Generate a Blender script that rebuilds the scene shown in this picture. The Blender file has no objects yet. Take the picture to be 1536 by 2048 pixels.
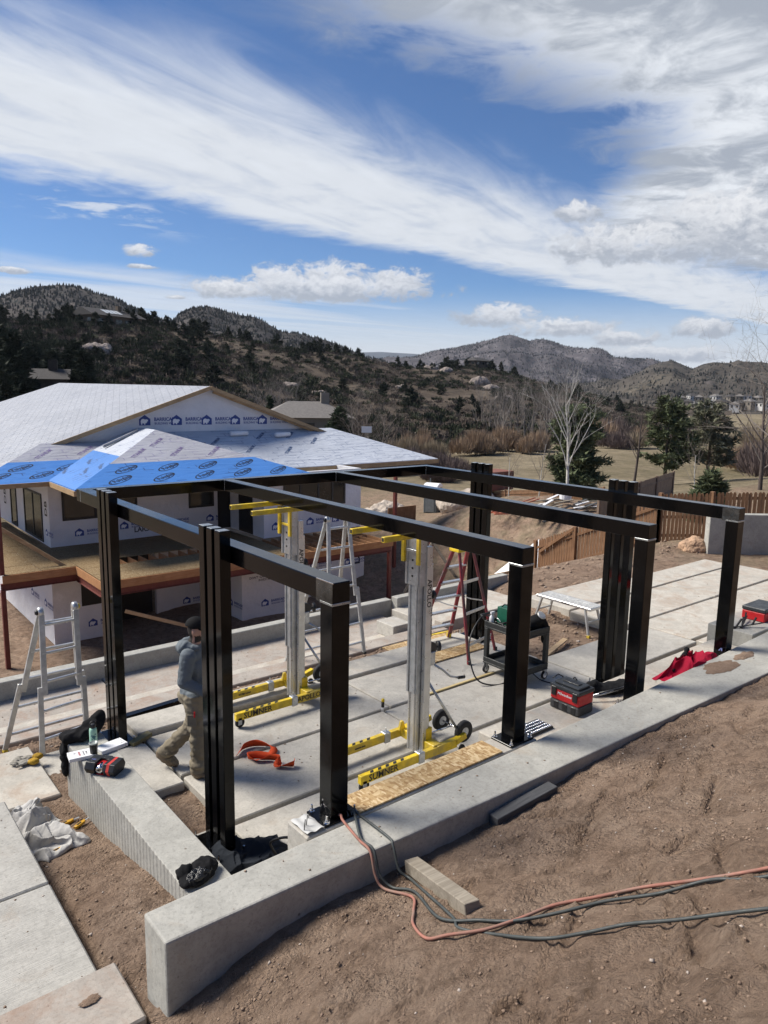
import bpy, bmesh, math, random
import numpy as np
from mathutils import Vector, Matrix, Euler
from math import sin, cos, pi, radians, atan2, sqrt
random.seed(7); rng = np.random.default_rng(11)
scene = bpy.context.scene
C = scene.collection

# ---------------------------------------------------------------- camera
CAM_Z = 4.19
YAW, PITCH, ROLL = radians(50.8456), radians(9.52634), radians(1.02239)
fw = Vector((cos(YAW)*cos(PITCH), sin(YAW)*cos(PITCH), -sin(PITCH)))
rt = Vector((sin(YAW), -cos(YAW), 0)); up = rt.cross(fw)
rt, up = cos(ROLL)*rt + sin(ROLL)*up, -sin(ROLL)*rt + cos(ROLL)*up
cd = bpy.data.cameras.new('camera'); cam = bpy.data.objects.new('camera', cd); C.objects.link(cam)
M = Matrix.Identity(4)
for i in range(3):
    M[i][0] = rt[i]; M[i][1] = up[i]; M[i][2] = -fw[i]
M[2][3] = CAM_Z
cam.matrix_world = M
cd.sensor_fit = 'HORIZONTAL'; cd.sensor_width = 36.0; cd.lens = 36.0*1484.19/1536
cd.clip_start = 0.05; cd.clip_end = 30000
scene.camera = cam

# ---------------------------------------------------------------- sun
SUN_AZ, SUN_EL = radians(128), radians(46)          # azimuth from +X towards +Y
sd = bpy.data.lights.new('sun', 'SUN'); sun = bpy.data.objects.new('sun', sd); C.objects.link(sun)
sd.energy = 4.6; sd.angle = radians(24); sd.color = (1.0, 0.94, 0.85)
sdir = Vector((cos(SUN_AZ)*cos(SUN_EL), sin(SUN_AZ)*cos(SUN_EL), sin(SUN_EL)))
sun.rotation_euler = sdir.to_track_quat('Z', 'Y').to_euler()
sun.location = (0, 0, 60)

# ---------------------------------------------------------------- world: Nishita sky with cloud decks
W = bpy.data.worlds.new('World'); scene.world = W; W.use_nodes = True
nt = W.node_tree; nt.nodes.clear()
class E:
    """tiny expression wrapper over math nodes"""
    def __init__(s, sock): s.s = sock
    def _op(s, op, o=None, o2=None, clamp=False):
        n = nt.nodes.new('ShaderNodeMath'); n.operation = op; n.use_clamp = clamp
        for i, x in enumerate((s, o, o2)):
            if x is None: continue
            if isinstance(x, E): nt.links.new(x.s, n.inputs[i])
            else: n.inputs[i].default_value = x
        return E(n.outputs[0])
    def __add__(s, o): return s._op('ADD', o)
    def __sub__(s, o): return s._op('SUBTRACT', o)
    def __mul__(s, o): return s._op('MULTIPLY', o)
    def __truediv__(s, o): return s._op('DIVIDE', o)
    __radd__ = __add__; __rmul__ = __mul__
    def inv(s): return s*-1.0 + 1.0
    def mx(s, o): return s._op('MAXIMUM', o)
    def mn(s, o): return s._op('MINIMUM', o)
    def cl(s): return s._op('ADD', 0.0, clamp=True)
def sstep(x, a, b):
    n = nt.nodes.new('ShaderNodeMapRange'); n.interpolation_type = 'SMOOTHSTEP'
    nt.links.new(x.s, n.inputs[0]); n.inputs[1].default_value = a; n.inputs[2].default_value = b
    n.inputs[3].default_value = 0; n.inputs[4].default_value = 1
    return E(n.outputs[0])
def comb(x, y, z=None):
    n = nt.nodes.new('ShaderNodeCombineXYZ')
    for i, q in enumerate((x, y, z)):
        if isinstance(q, E): nt.links.new(q.s, n.inputs[i])
        elif q is not None: n.inputs[i].default_value = q
    return n.outputs[0]
def noise(vec, scale, detail=5, rough=0.55, dist=0.0):
    n = nt.nodes.new('ShaderNodeTexNoise'); nt.links.new(vec, n.inputs['Vector'])
    n.inputs['Scale'].default_value = scale; n.inputs['Detail'].default_value = detail
    n.inputs['Roughness'].default_value = rough; n.inputs['Distortion'].default_value = dist
    return E(n.outputs['Fac'])
tc = nt.nodes.new('ShaderNodeTexCoord')
sep = nt.nodes.new('ShaderNodeSeparateXYZ'); nt.links.new(tc.outputs['Generated'], sep.inputs[0])
dx, dy, dz = E(sep.outputs[0]), E(sep.outputs[1]), E(sep.outputs[2])
zc = dz.mx(0.03)
cx, cy = dx/zc, dy/zc                       # position on a flat cloud deck overhead
P = comb(cx, cy)
big = noise(P, 0.9, 6, 0.6, 0.4) - 0.5
fine = noise(P, 3.2, 7, 0.62, 0.6) - 0.5
# fibrous cirrus: noise stretched along a skewed direction
fib = noise(comb(cx*0.55 + cy*0.35, cy*2.1 - cx*0.9, 3.0), 1.5, 6, 0.6, 0.8) - 0.5
skew = cy - cx*0.12
a_in = sstep(skew + big*0.55 + fib*0.75, 1.95, 2.85)
a_out = sstep(skew + big*0.9 + fine*0.55 + fib*0.25, 3.62, 4.12).inv()
bandA = a_in*a_out*(fib*0.85 + fine*0.5 + 1.0).cl()
# second deck overhead and to the right: lumpier edge
bulge = sstep(cx + big*0.8, 2.5, 4.3)*1.25
edge = cy - bulge + big*0.75 + fine*0.85
bandB = sstep(edge, 1.45, 1.98).inv()*sstep(cy + big*0.6, -0.9, 0.2)*sstep(cx + big*0.6, 0.75, 1.35)
# third: broken wisps left under the first band
wis = sstep(skew, 4.0, 4.3)*sstep(skew, 5.2, 4.3)*sstep(fine + big*0.9, 0.02, 0.2)*sstep(cx, 2.9, 1.3)
# high thin veil near the horizon
veil = sstep(skew + big*1.2, 6.0, 7.2)*sstep(noise(comb(cx*0.12, cy*0.8, 8.0), 0.9, 4, 0.5, 0.5), 0.36, 0.66)*0.75
hor = sstep(dz, 0.135, 0.03)
veil = veil.mx(hor*0.95)
# cumulus near the horizon, in azimuth / elevation (degrees)
azn = nt.nodes.new('ShaderNodeMath'); azn.operation = 'ARCTAN2'
nt.links.new(dy.s, azn.inputs[0]); nt.links.new(dx.s, azn.inputs[1])
az = E(azn.outputs[0])*(180/pi) - 50.85
el = dz._op('ARCSINE')*(180/pi)
AE = comb(az, el*1.5, 2.0)
cn = noise(AE, 0.5, 6, 0.68, 0.5) - 0.5
cn2 = noise(AE, 1.6, 4, 0.6, 0.3) - 0.5
cum = None; base = None
for (a0, e0, ra, re) in ((4.6, 6.9, 8.8, 1.25), (4.4, 7.7, 3.2, 1.5), (-0.8, 7.6, 3.2, 1.3), (8.2, 7.4, 2.4, 1.2), (11.8, 6.6, 3.2, .8),
                         (-8.6, 5.2, 3.4, 1.1), (-13.0, 4.4, 4.6, .9), (-17.4, 3.7, 2.8, .9), (17.9, 9.0, 1.3, .55), (17.6, 8.05, 1.1, .22),
                         (-22.5, 4.3, 2.2, .9), (-20, 2.6, 6, .8), (-17.5, 9.9, 6.2, 1.7), (-24, 10.6, 7, 3.0), (-13.5, 12.2, 1.7, .9), (26, 7.2, 1.2, .3), (15.5, 6.1, .8, .2)):
    u_, v_ = (az - a0)*(1/ra), (el - e0)*(1/re)
    v2 = v_*v_
    d = u_*u_ + v2*(sstep(v_, 0.0, -0.2)*1.3 + 1.0)
    m = sstep(d + cn*4.0 + cn2*1.2, 1.25, 0.25)
    g = sstep(v_ + cn*2.4 + cn2*0.9, -0.45, 0.85)       # lit top, grey base
    g = g*m
    cum = m if cum is None else cum.mx(m); base = g if base is None else base.mx(g)
sky = nt.nodes.new('ShaderNodeTexSky'); sky.sky_type = 'NISHITA'; sky.sun_disc = False
sky.sun_elevation = SUN_EL; sky.sun_rotation = radians(90) - SUN_AZ
sky.altitude = 1800; sky.air_density = 1.0; sky.dust_density = 0.3; sky.ozone_density = 4.0
def vscale(col, k):
    n = nt.nodes.new('ShaderNodeVectorMath'); n.operation = 'SCALE'
    if isinstance(col, tuple): n.inputs[0].default_value = col
    else: nt.links.new(col, n.inputs[0])
    if isinstance(k, E): nt.links.new(k.s, n.inputs['Scale'])
    else: n.inputs['Scale'].default_value = k
    return n.outputs[0]
def mixc(fac, a, b):
    n = nt.nodes.new('ShaderNodeMix'); n.data_type = 'RGBA'
    nt.links.new(fac.s, n.inputs[0])
    for i, q in ((6, a), (7, b)):
        if isinstance(q, tuple): n.inputs[i].default_value = (*q, 1)
        else: nt.links.new(q, n.inputs[i])
    return n.outputs[2]
tint = nt.nodes.new('ShaderNodeVectorMath'); tint.operation = 'MULTIPLY'; nt.links.new(sky.outputs[0], tint.inputs[0]); tint.inputs[1].default_value = (0.74, 0.97, 1.20)
SKY = vscale(tint.outputs[0], 0.066)
aA = (bandA*0.97).cl()
aA = aA.mx(wis*0.8).mx(veil)
colA = vscale((0.80, 0.84, 0.90), (fine*0.12 + fib*0.14 + 0.665))
col = mixc(aA.cl(), SKY, colA)
colB = mixc((sstep(big*1.3 + fine*1.5, -0.26, 0.26)), (0.29, 0.32, 0.37), (0.61, 0.635, 0.67))
col = mixc((bandB*0.97).cl(), col, colB)
colC = mixc((base*0.85 + cn2*0.5).cl(), (0.30, 0.33, 0.385), (0.68, 0.685, 0.70))
col = mixc((cum*0.93).cl(), col, colC)
bg = nt.nodes.new('ShaderNodeBackground'); nt.links.new(col, bg.inputs[0]); bg.inputs[1].default_value = 1.0
W.cycles.sampling_method = 'MANUAL'; W.cycles.sample_map_resolution = 256
wo = nt.nodes.new('ShaderNodeOutputWorld'); nt.links.new(bg.outputs[0], wo.inputs[0])

scene.view_settings.view_transform = 'Standard'; scene.view_settings.look = 'None'
scene.view_settings.exposure = 0.50; scene.view_settings.gamma = 1.0; scene.view_settings.use_curve_mapping = False
scene.cycles.max_bounces = 5; scene.cycles.use_denoising = True
scene.cycles.diffuse_bounces = 2; scene.cycles.transparent_max_bounces = 8
# ================================================================ helpers
def fbm(x, y, scale=1.0, octaves=4, seed=0, gain=0.5):
    """value-noise fBm, numpy, range about -1..1"""
    x = np.asarray(x, float)*scale; y = np.asarray(y, float)*scale
    out = np.zeros(np.broadcast(x, y).shape); amp = 1.0; tot = 0
    for o in range(octaves):
        xi = np.floor(x).astype(np.int64); yi = np.floor(y).astype(np.int64)
        xf = x-xi; yf = y-yi
        u = xf*xf*(3-2*xf); v = yf*yf*(3-2*yf)
        def h(a, b):
            n = (a*374761393 + b*668265263 + (seed+o*17)*1442695041) & 0x7fffffff
            n = ((n ^ (n >> 13))*1274126177) & 0x7fffffff
            n = (n ^ (n >> 16)) & 0xffff
            return n/32767.5-1
        a = h(xi, yi)*(1-u)+h(xi+1, yi)*u; b = h(xi, yi+1)*(1-u)+h(xi+1, yi+1)*u
        out += amp*(a*(1-v)+b*v); tot += amp
        amp *= gain; x = x*2.03+7.1; y = y*2.03+3.7
    return out/tot
def sm(x, a, b):
    t = np.clip((np.asarray(x, float)-a)/(b-a), 0, 1); return t*t*(3-2*t)

class MB:
    def __init__(s): s.v = []; s.f = []; s.m = []
    def add(s, vs, fs, mi=0):
        o = len(s.v); s.v.extend([tuple(v) for v in vs]); s.f.extend([[i+o for i in f] for f in fs]); s.m.extend([mi]*len(fs)); return s
    def box(s, c, d, R=None, mi=0):
        hx, hy, hz = d[0]/2, d[1]/2, d[2]/2; c = Vector(c)
        vs = [Vector((x, y, z)) for x in (-hx, hx) for y in (-hy, hy) for z in (-hz, hz)]
        if R is not None: vs = [R @ v for v in vs]
        return s.add([c+v for v in vs], [(0, 1, 3, 2), (4, 6, 7, 5), (0, 4, 5, 1), (2, 3, 7, 6), (0, 2, 6, 4), (1, 5, 7, 3)], mi)
    def b2(s, lo, hi, mi=0):
        return s.box([(a+b)/2 for a, b in zip(lo, hi)], [abs(b-a) for a, b in zip(lo, hi)], None, mi)
    def bar(s, a, b, w, h, mi=0, upv=(0, 0, 1)):
        a, b = Vector(a), Vector(b); d = b-a; L = d.length; d.normalize(); u = Vector(upv)
        if abs(d.dot(u)) > .98: u = Vector((1, 0, 0))
        sd_ = d.cross(u).normalized(); u = sd_.cross(d)
        R = Matrix((d, sd_, u)).transposed()
        return s.box((a+b)/2, (L, w, h), R, mi)
    def tube(s, pts, r, n=8, mi=0, cap=True):
        pts = [Vector(p) for p in pts]; N = len(pts)
        rs = list(r) if hasattr(r, '__len__') else [r]*N
        t0 = (pts[1]-pts[0]).normalized()
        ref = Vector((0, 0, 1)) if abs(t0.z) < .9 else Vector((1, 0, 0))
        sx = t0.cross(ref).normalized(); vs = []
        for i, p in enumerate(pts):
            t = (pts[min(i+1, N-1)]-pts[max(i-1, 0)])
            if t.length < 1e-9: t = t0
            t.normalize(); sx = (sx-t*sx.dot(t))
            if sx.length < 1e-6: sx = t.orthogonal()
            sx.normalize(); sy = t.cross(sx)
            for k in range(n):
                a = 2*pi*k/n; vs.append(p+(sx*cos(a)+sy*sin(a))*rs[i])
        fs = [(i*n+k, i*n+(k+1) % n, (i+1)*n+(k+1) % n, (i+1)*n+k) for i in range(N-1) for k in range(n)]
        if cap: fs += [tuple(range(n))[::-1], tuple((N-1)*n+k for k in range(n))]
        return s.add(vs, fs, mi)
    def lathe(s, prof, n=16, c=(0, 0, 0), R=None, mi=0):
        c = Vector(c); vs = []
        for r, z in prof:
            for k in range(n):
                v = Vector((r*cos(2*pi*k/n), r*sin(2*pi*k/n), z)); vs.append(c+(R @ v if R is not None else v))
        N = len(prof)
        fs = [(i*n+k, i*n+(k+1) % n, (i+1)*n+(k+1) % n, (i+1)*n+k) for i in range(N-1) for k in range(n)]
        fs += [tuple(range(n))[::-1], tuple((N-1)*n+k for k in range(n))]
        return s.add(vs, fs, mi)
    def prism(s, poly, z0, z1, mi=0, R=None, c=(0, 0, 0)):
        n = len(poly); c = Vector(c)
        vs = [Vector((p[0], p[1], z)) for z in (z0, z1) for p in poly]
        if R is not None: vs = [R @ v for v in vs]
        fs = [tuple(range(n))[::-1], tuple(range(n, 2*n))]+[(i, (i+1) % n, n+(i+1) % n, n+i) for i in range(n)]
        return s.add([c+v for v in vs], fs, mi)
    def ell(s, c, r, R=None, n=12, m=8, mi=0):
        c = Vector(c); vs = []; fs = []
        for i in range(m+1):
            th = pi*i/m
            for k in range(n):
                a = 2*pi*k/n; v = Vector((r[0]*sin(th)*cos(a), r[1]*sin(th)*sin(a), r[2]*cos(th)))
                vs.append(c+(R @ v if R is not None else v))
        for i in range(m):
            for k in range(n): fs.append((i*n+k, (i+1)*n+k, (i+1)*n+(k+1) % n, i*n+(k+1) % n))
        return s.add(vs, fs, mi)
    def build(s, name, mats, parent=None, bevel=0, smooth=False, seg=1, world=False):
        me = bpy.data.meshes.new(name); me.from_pydata([tuple(v) for v in s.v], [], s.f)
        for m in (mats if isinstance(mats, (list, tuple)) else [mats]): me.materials.append(m)
        me.polygons.foreach_set('material_index', s.m)
        bm = bmesh.new(); bm.from_mesh(me)
        if bevel:
            es = [e for e in bm.edges if len(e.link_faces) == 2 and e.calc_face_angle(0) > .5]
            bmesh.ops.bevel(bm, geom=es, offset=bevel, segments=seg, affect='EDGES', profile=.5, clamp_overlap=True)
        bmesh.ops.recalc_face_normals(bm, faces=bm.faces)
        bm.to_mesh(me); bm.free()
        if smooth: me.polygons.foreach_set('use_smooth', [True]*len(me.polygons))
        return link(name, me, parent, world)
def link(name, me, parent=None, world=False):
    o = bpy.data.objects.new(name, me); C.objects.link(o)
    if parent is not None:
        o.parent = parent
        if world: o.matrix_parent_inverse = parent.matrix_basis.inverted()
    return o
def mesh_np(name, V, F, mat, parent=None, smooth=True, world=False, mi=None):
    me = bpy.data.meshes.new(name); V = np.asarray(V, np.float32); F = np.asarray(F, np.int32)
    nv, nf, k = len(V), len(F), F.shape[1]
    me.vertices.add(nv); me.vertices.foreach_set('co', V.ravel())
    me.loops.add(nf*k); me.loops.foreach_set('vertex_index', F.ravel())
    me.polygons.add(nf); me.polygons.foreach_set('loop_start', np.arange(0, nf*k, k, dtype=np.int32))
    for m in (mat if isinstance(mat, (list, tuple)) else [mat]): me.materials.append(m)
    if mi is not None: me.polygons.foreach_set('material_index', np.asarray(mi, np.int32))
    if smooth: me.polygons.foreach_set('use_smooth', np.ones(nf, bool))
    me.update(calc_edges=True); me.validate()
    return link(name, me, parent, world)
def gridf(ni, nj):
    i, j = np.meshgrid(np.arange(ni-1), np.arange(nj-1), indexing='ij'); a = (i*nj+j).ravel()
    return np.stack([a, a+nj, a+nj+1, a+1], 1)
def tag(o, label=None, cat=None, group=None, kind=None):
    if label: o['label'] = label
    if cat: o['category'] = cat
    if group: o['group'] = group
    if kind: o['kind'] = kind
    return o
def thing(name, label, cat, loc=(0, 0, 0), rz=0, group=None, kind=None):
    o = bpy.data.objects.new(name, None); C.objects.link(o); o.empty_display_size = .1
    o.location = loc; o.rotation_euler = (0, 0, rz)
    o.matrix_basis = Matrix.Translation(Vector(loc)) @ Matrix.Rotation(rz, 4, 'Z')
    return tag(o, label, cat, group, kind)
def dup(root, loc, rz, label=None, group=None, scale=None):
    r = root.copy(); C.objects.link(r); r.location = loc; r.rotation_euler = (0, 0, rz)
    if scale: r.scale = (scale,)*3 if not hasattr(scale, '__len__') else scale
    if label: r['label'] = label
    if group: r['group'] = group
    for ch in list(root.children):
        c = ch.copy(); C.objects.link(c); c.parent = r
        for g in ch.children:
            d = g.copy(); C.objects.link(d); d.parent = c
    return r
def remeshed(mb, voxel, smooth_it=4, disp=0, dscale=5, seed=0, ridged=False):
    """union of the shapes in mb as one continuous smoothed surface -> mesh data"""
    me = bpy.data.meshes.new('tmp'); me.from_pydata([tuple(v) for v in mb.v], [], mb.f)
    o = bpy.data.objects.new('tmp', me); C.objects.link(o)
    m = o.modifiers.new('r', 'REMESH'); m.mode = 'VOXEL'; m.voxel_size = voxel
    m = o.modifiers.new('s', 'SMOOTH'); m.iterations = smooth_it; m.factor = .5
    dg = bpy.context.evaluated_depsgraph_get(); dg.update()
    out = bpy.data.meshes.new_from_object(o.evaluated_get(dg)); bpy.data.objects.remove(o)
    if disp:
        from mathutils import noise as mn
        nn = [Vector(v.normal) for v in out.vertices]
        for v, nrm in zip(out.vertices, nn):
            q = v.co*dscale+Vector((seed*3.1, seed*1.7, 0))
            h = mn.fractal(q, 1.0, 2.0, 4)
            if ridged: h = 1-abs(mn.noise(q))*2.2+.35*mn.noise(q*2.3)
            v.co += nrm*h*disp
    out.polygons.foreach_set('use_smooth', [True]*len(out.polygons))
    return out
# ---------------------------------------------------------------- materials
MATS = {}
def new_mat(name):
    m = bpy.data.materials.new(name); m.use_nodes = True; MATS[name] = m
    t = m.node_tree; b = t.nodes['Principled BSDF']; return m, t, b
def tnoise(t, vec, scale, detail=4, rough=.6, dist=0):
    n = t.nodes.new('ShaderNodeTexNoise'); n.inputs['Scale'].default_value = scale; n.inputs['Detail'].default_value = detail
    n.inputs['Roughness'].default_value = rough; n.inputs['Distortion'].default_value = dist
    if vec is not None: t.links.new(vec, n.inputs['Vector'])
    return n.outputs['Fac']
def tramp(t, fac, stops, interp='LINEAR'):
    n = t.nodes.new('ShaderNodeValToRGB'); n.color_ramp.interpolation = interp
    cr = n.color_ramp
    while len(cr.elements) < len(stops): cr.elements.new(.5)
    for e, (p, c) in zip(cr.elements, stops):
        e.position = p; e.color = (*c, 1) if hasattr(c, '__len__') else (c, c, c, 1)
    t.links.new(fac, n.inputs[0]); return n.outputs[0]
def tmix(t, fac, a, b, mode='MIX'):
    n = t.nodes.new('ShaderNodeMix'); n.data_type = 'RGBA'; n.blend_type = mode
    if isinstance(fac, (int, float)): n.inputs[0].default_value = fac
    else: t.links.new(fac, n.inputs[0])
    for i, q in ((6, a), (7, b)):
        if isinstance(q, tuple): n.inputs[i].default_value = (*q, 1)
        else: t.links.new(q, n.inputs[i])
    return n.outputs[2]
def tbump(t, b, h, strength, dist=.01):
    n = t.nodes.new('ShaderNodeBump'); n.inputs['Strength'].default_value = strength; n.inputs['Distance'].default_value = dist
    t.links.new(h, n.inputs['Height']); t.links.new(n.outputs[0], b.inputs['Normal'])
def coords(t, kind='pos', scale=(1, 1, 1), rot=(0, 0, 0)):
    if kind == 'pos': v = t.nodes.new('ShaderNodeNewGeometry').outputs['Position']
    else: v = t.nodes.new('ShaderNodeTexCoord').outputs['Object']
    if scale != (1, 1, 1) or rot != (0, 0, 0):
        mp = t.nodes.new('ShaderNodeMapping'); mp.inputs['Scale'].default_value = scale; mp.inputs['Rotation'].default_value = rot
        t.links.new(v, mp.inputs[0]); v = mp.outputs[0]
    return v
def mat(name, base, rough=.6, metal=0, var=.18, scale=6, bump=0, bscale=60, kind='obj', spec=.5, stretch=(1, 1, 1), tint=None, bdist=.01, rvar=.12):
    m, t, b = new_mat(name); v = coords(t, kind, stretch)
    n1 = tnoise(t, v, scale, 5, .62, .3)
    lo = tuple(max(0, c*(1-var)) for c in base); hi = tuple(min(1, c*(1+var)) for c in base)
    col = tramp(t, n1, [(.3, lo), (.7, hi)])
    if tint: col = tmix(t, tramp(t, tnoise(t, v, scale*.37, 4, .6), [(.42, 0.), (.68, 1.)]), col, tint)
    t.links.new(col, b.inputs['Base Color'])
    t.links.new(tramp(t, tnoise(t, v, scale*2.3, 3), [(.3, max(.02, rough-rvar)), (.7, min(1, rough+rvar))]), b.inputs['Roughness'])
    b.inputs['Metallic'].default_value = metal; b.inputs['Specular IOR Level'].default_value = spec
    if bump: tbump(t, b, tnoise(t, v, bscale, 4, .65), bump, bdist)
    return m
def concrete(name, base, dirty, dirt_amt=.5, bump=.25, rough=.85, broom=False):
    m, t, b = new_mat(name); v = coords(t, 'pos')
    k = lambda f: tuple(min(1, c*f) for c in base)
    n1 = tnoise(t, v, .9, 7, .68, .8); n2 = tnoise(t, v, 5, 8, .74, .6); n3 = tnoise(t, v, 38, 5, .75)
    c1 = tramp(t, n1, [(.26, k(.78)), (.46, k(.97)), (.60, k(1.03)), (.76, k(1.16))])
    c1 = tmix(t, tramp(t, n2, [(.40, .5), (.56, 0.)]), c1, k(.66))
    c1 = tmix(t, tramp(t, tnoise(t, v, 3.1, 8, .76, 1.4), [(.56, 0.), (.70, .55)]), c1, tuple(min(1, c*q) for c, q in zip(base, (1.30, 1.27, 1.22))))
    c1 = tmix(t, tramp(t, n3, [(.36, .45), (.5, 0.)]), c1, k(.55))
    msk = tramp(t, tnoise(t, v, 1.7, 9, .74, 1.2), [(.62-.16*dirt_amt, 0.), (.70, min(1, dirt_amt))])
    c1 = tmix(t, msk, c1, dirty)
    for sc, th, amt in ((3.7, .045, .75), (11., .06, .6), (27., .09, .5)):   # pinholes, specks, clods of mud
        sp = t.nodes.new('ShaderNodeTexVoronoi'); sp.inputs['Scale'].default_value = sc; t.links.new(v, sp.inputs['Vector'])
        c1 = tmix(t, tramp(t, sp.outputs['Distance'], [(th*.6, amt), (th, 0.)]), c1, tuple(c*.35 for c in dirty))
    t.links.new(c1, b.inputs['Base Color']); b.inputs['Roughness'].default_value = rough; b.inputs['Specular IOR Level'].default_value = .25
    h = tmix(t, .5, tnoise(t, v, 30, 7, .75), n2)
    if broom:
        h = tmix(t, .6, h, tnoise(t, coords(t, 'pos', (4, 120, 4)), 1.0, 4, .6))
    tbump(t, b, h, bump*1.6, .012)
    return m
def dirt_mat(name, a, bcol, ccol, pebbles=True):
    m, t, b = new_mat(name); v = coords(t, 'pos')
    n1 = tnoise(t, v, .9, 6, .65, .5); n2 = tnoise(t, v, 7, 7, .72, .4); n3 = tnoise(t, v, 46, 5, .7)
    col = tramp(t, n1, [(.3, a), (.55, bcol), (.78, ccol)])
    col = tmix(t, tramp(t, n2, [(.34, .55), (.6, 0.)]), col, tuple(c*.6 for c in a))
    col = tmix(t, tramp(t, n3, [(.55, 0.), (.78, .55)]), col, tuple(min(1, c*1.7) for c in ccol))
    if pebbles:
        vo = t.nodes.new('ShaderNodeTexVoronoi'); vo.inputs['Scale'].default_value = 30; t.links.new(v, vo.inputs['Vector'])
        pk = tramp(t, vo.outputs['Distance'], [(.10, .8), (.16, 0.)])
        sel = tramp(t, tnoise(t, v, 21, 2), [(.62, 0.), (.66, 1.)])
        mu = t.nodes.new('ShaderNodeMath'); mu.operation = 'MULTIPLY'; t.links.new(pk, mu.inputs[0]); t.links.new(sel, mu.inputs[1])
        col = tmix(t, mu.outputs[0], col, (.42, .36, .31))
    t.links.new(col, b.inputs['Base Color']); b.inputs['Roughness'].default_value = .95; b.inputs['Specular IOR Level'].default_value = .15
    h = tmix(t, .5, tnoise(t, v, 24, 8, .75, .3), tnoise(t, v, 120, 3, .7))
    tbump(t, b, h, .75, .03)
    return m
M_CONC = concrete('concrete_new', (.47, .445, .395), (.34, .275, .21), .45, .3)
M_CONC2 = concrete('concrete_wall', (.405, .395, .355), (.36, .29, .215), .35, .4)
M_CONC_OLD = concrete('concrete_dusty', (.52, .485, .42), (.37, .28, .21), .85, .3)
M_CONC_PINK = concrete('concrete_muddy', (.40, .36, .315), (.31, .215, .16), .95, .35)
M_CONC_BROOM = concrete('concrete_broomed', (.44, .425, .385), (.31, .245, .185), .35, .5, broom=True)
M_DIRT = dirt_mat('dirt_brown', (.118, .078, .056), (.175, .120, .088), (.225, .163, .122))
M_DIRT_YARD = dirt_mat('dirt_yard', (.095, .066, .050), (.150, .108, .082), (.205, .158, .122))
M_STEEL = None
def steel_black():
    m, t, b = new_mat('black_mill_steel'); v = coords(t, 'obj')
    n1 = tnoise(t, v, 1.6, 7, .7, 1.2); n2 = tnoise(t, v, 9, 5, .7, .5)
    col = tramp(t, n1, [(.44, (.0018, .0019, .0023)), (.66, (.0030, .0032, .0038)), (.82, (.018, .0185, .020))])
    col = tmix(t, tramp(t, n2, [(.64, 0.), (.84, .2)]), col, (.03, .03, .03))
    t.links.new(col, b.inputs['Base Color'])
    t.links.new(tramp(t, n1, [(.3, .05), (.7, .20)]), b.inputs['Roughness']); b.inputs['Metallic'].default_value = 0.0
    b.inputs['IOR'].default_value = 1.34; b.inputs['Specular IOR Level'].default_value = .5
    return m
M_STEEL = steel_black()
M_WELD = mat('ground_bright_steel', (.10, .105, .105), .22, .8, .6, 9, .05, 40)
M_CAP = mat('weld_cap_edge', (.40, .42, .42), .35, .8, .2, 10)
M_GALV = mat('galvanised_steel', (.46, .48, .50), .38, .75, .22, 10, .05, 30)
M_ALU = mat('aluminium', (.60, .60, .59), .36, .75, .12, 7, .04, 40)
M_ALU_DULL = mat('aluminium_dull', (.52, .52, .50), .5, .6, .22, 9, .05, 40)
M_YEL = mat('yellow_paint', (.74, .52, .015), .45, 0, .22, 14, .1, 40, tint=(.42, .31, .06))
M_BLACK = mat('black_plastic', (.013, .013, .014), .45, 0, .3, 12)
M_RUBBER = mat('rubber', (.018, .018, .019), .8, 0, .3, 15, .2, 60)
M_PRINT = mat('print_black', (.014, .014, .015), .55, 0, .1)
M_RED = mat('red_plastic', (.50, .014, .018), .4, 0, .15, 8)
M_CHROME = mat('chrome', (.72, .72, .73), .15, 1, .08)
M_WHITE = mat('white_card', (.78, .78, .79), .6, 0, .05)
M_FIBRE = mat('red_fibreglass', (.32, .028, .042), .5, 0, .25, 8, tint=(.14, .07, .06))
M_REDSTEEL = mat('red_oxide_steel', (.125, .024, .017), .6, 0, .2, 4, .1)
def wood_mat(name, a, bcol, scale=(1, 14, 14), kind='obj', rough=.75, rot=(0, 0, 0)):
    m, t, b = new_mat(name); v = coords(t, kind, scale, rot)
    n = tnoise(t, v, 2.2, 6, .62, 1.0); n2 = tnoise(t, coords(t, kind), 3.0, 4)
    col = tramp(t, n, [(.3, a), (.7, bcol)]); col = tmix(t, tramp(t, n2, [(.4, 0.), (.75, .45)]), col, tuple(c*.6 for c in a))
    t.links.new(col, b.inputs['Base Color']); b.inputs['Roughness'].default_value = rough; b.inputs['Specular IOR Level'].default_value = .25
    tbump(t, b, n, .25, .004); return m
M_WOOD = wood_mat('lumber', (.40, .27, .15), (.55, .41, .25))
M_WOOD_GREY = wood_mat('lumber_weathered', (.20, .17, .13), (.34, .30, .24))
M_WOOD_DK = wood_mat('lumber_dark', (.055, .056, .06), (.115, .117, .12))
M_FENCE = wood_mat('cedar_stained', (.155, .075, .036), (.31, .18, .10), (14, 14, 1.2))
M_FENCE_OLD = wood_mat('cedar_weathered', (.15, .10, .07), (.30, .23, .17), (14, 14, 1.2))
M_RIM = wood_mat('rim_board', (.34, .155, .065), (.47, .26, .125), (1, 10, 10), 'pos')
M_FASCIA = wood_mat('fascia_lumber', (.32, .21, .11), (.46, .33, .19), (1, 1, 8), 'pos')
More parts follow.
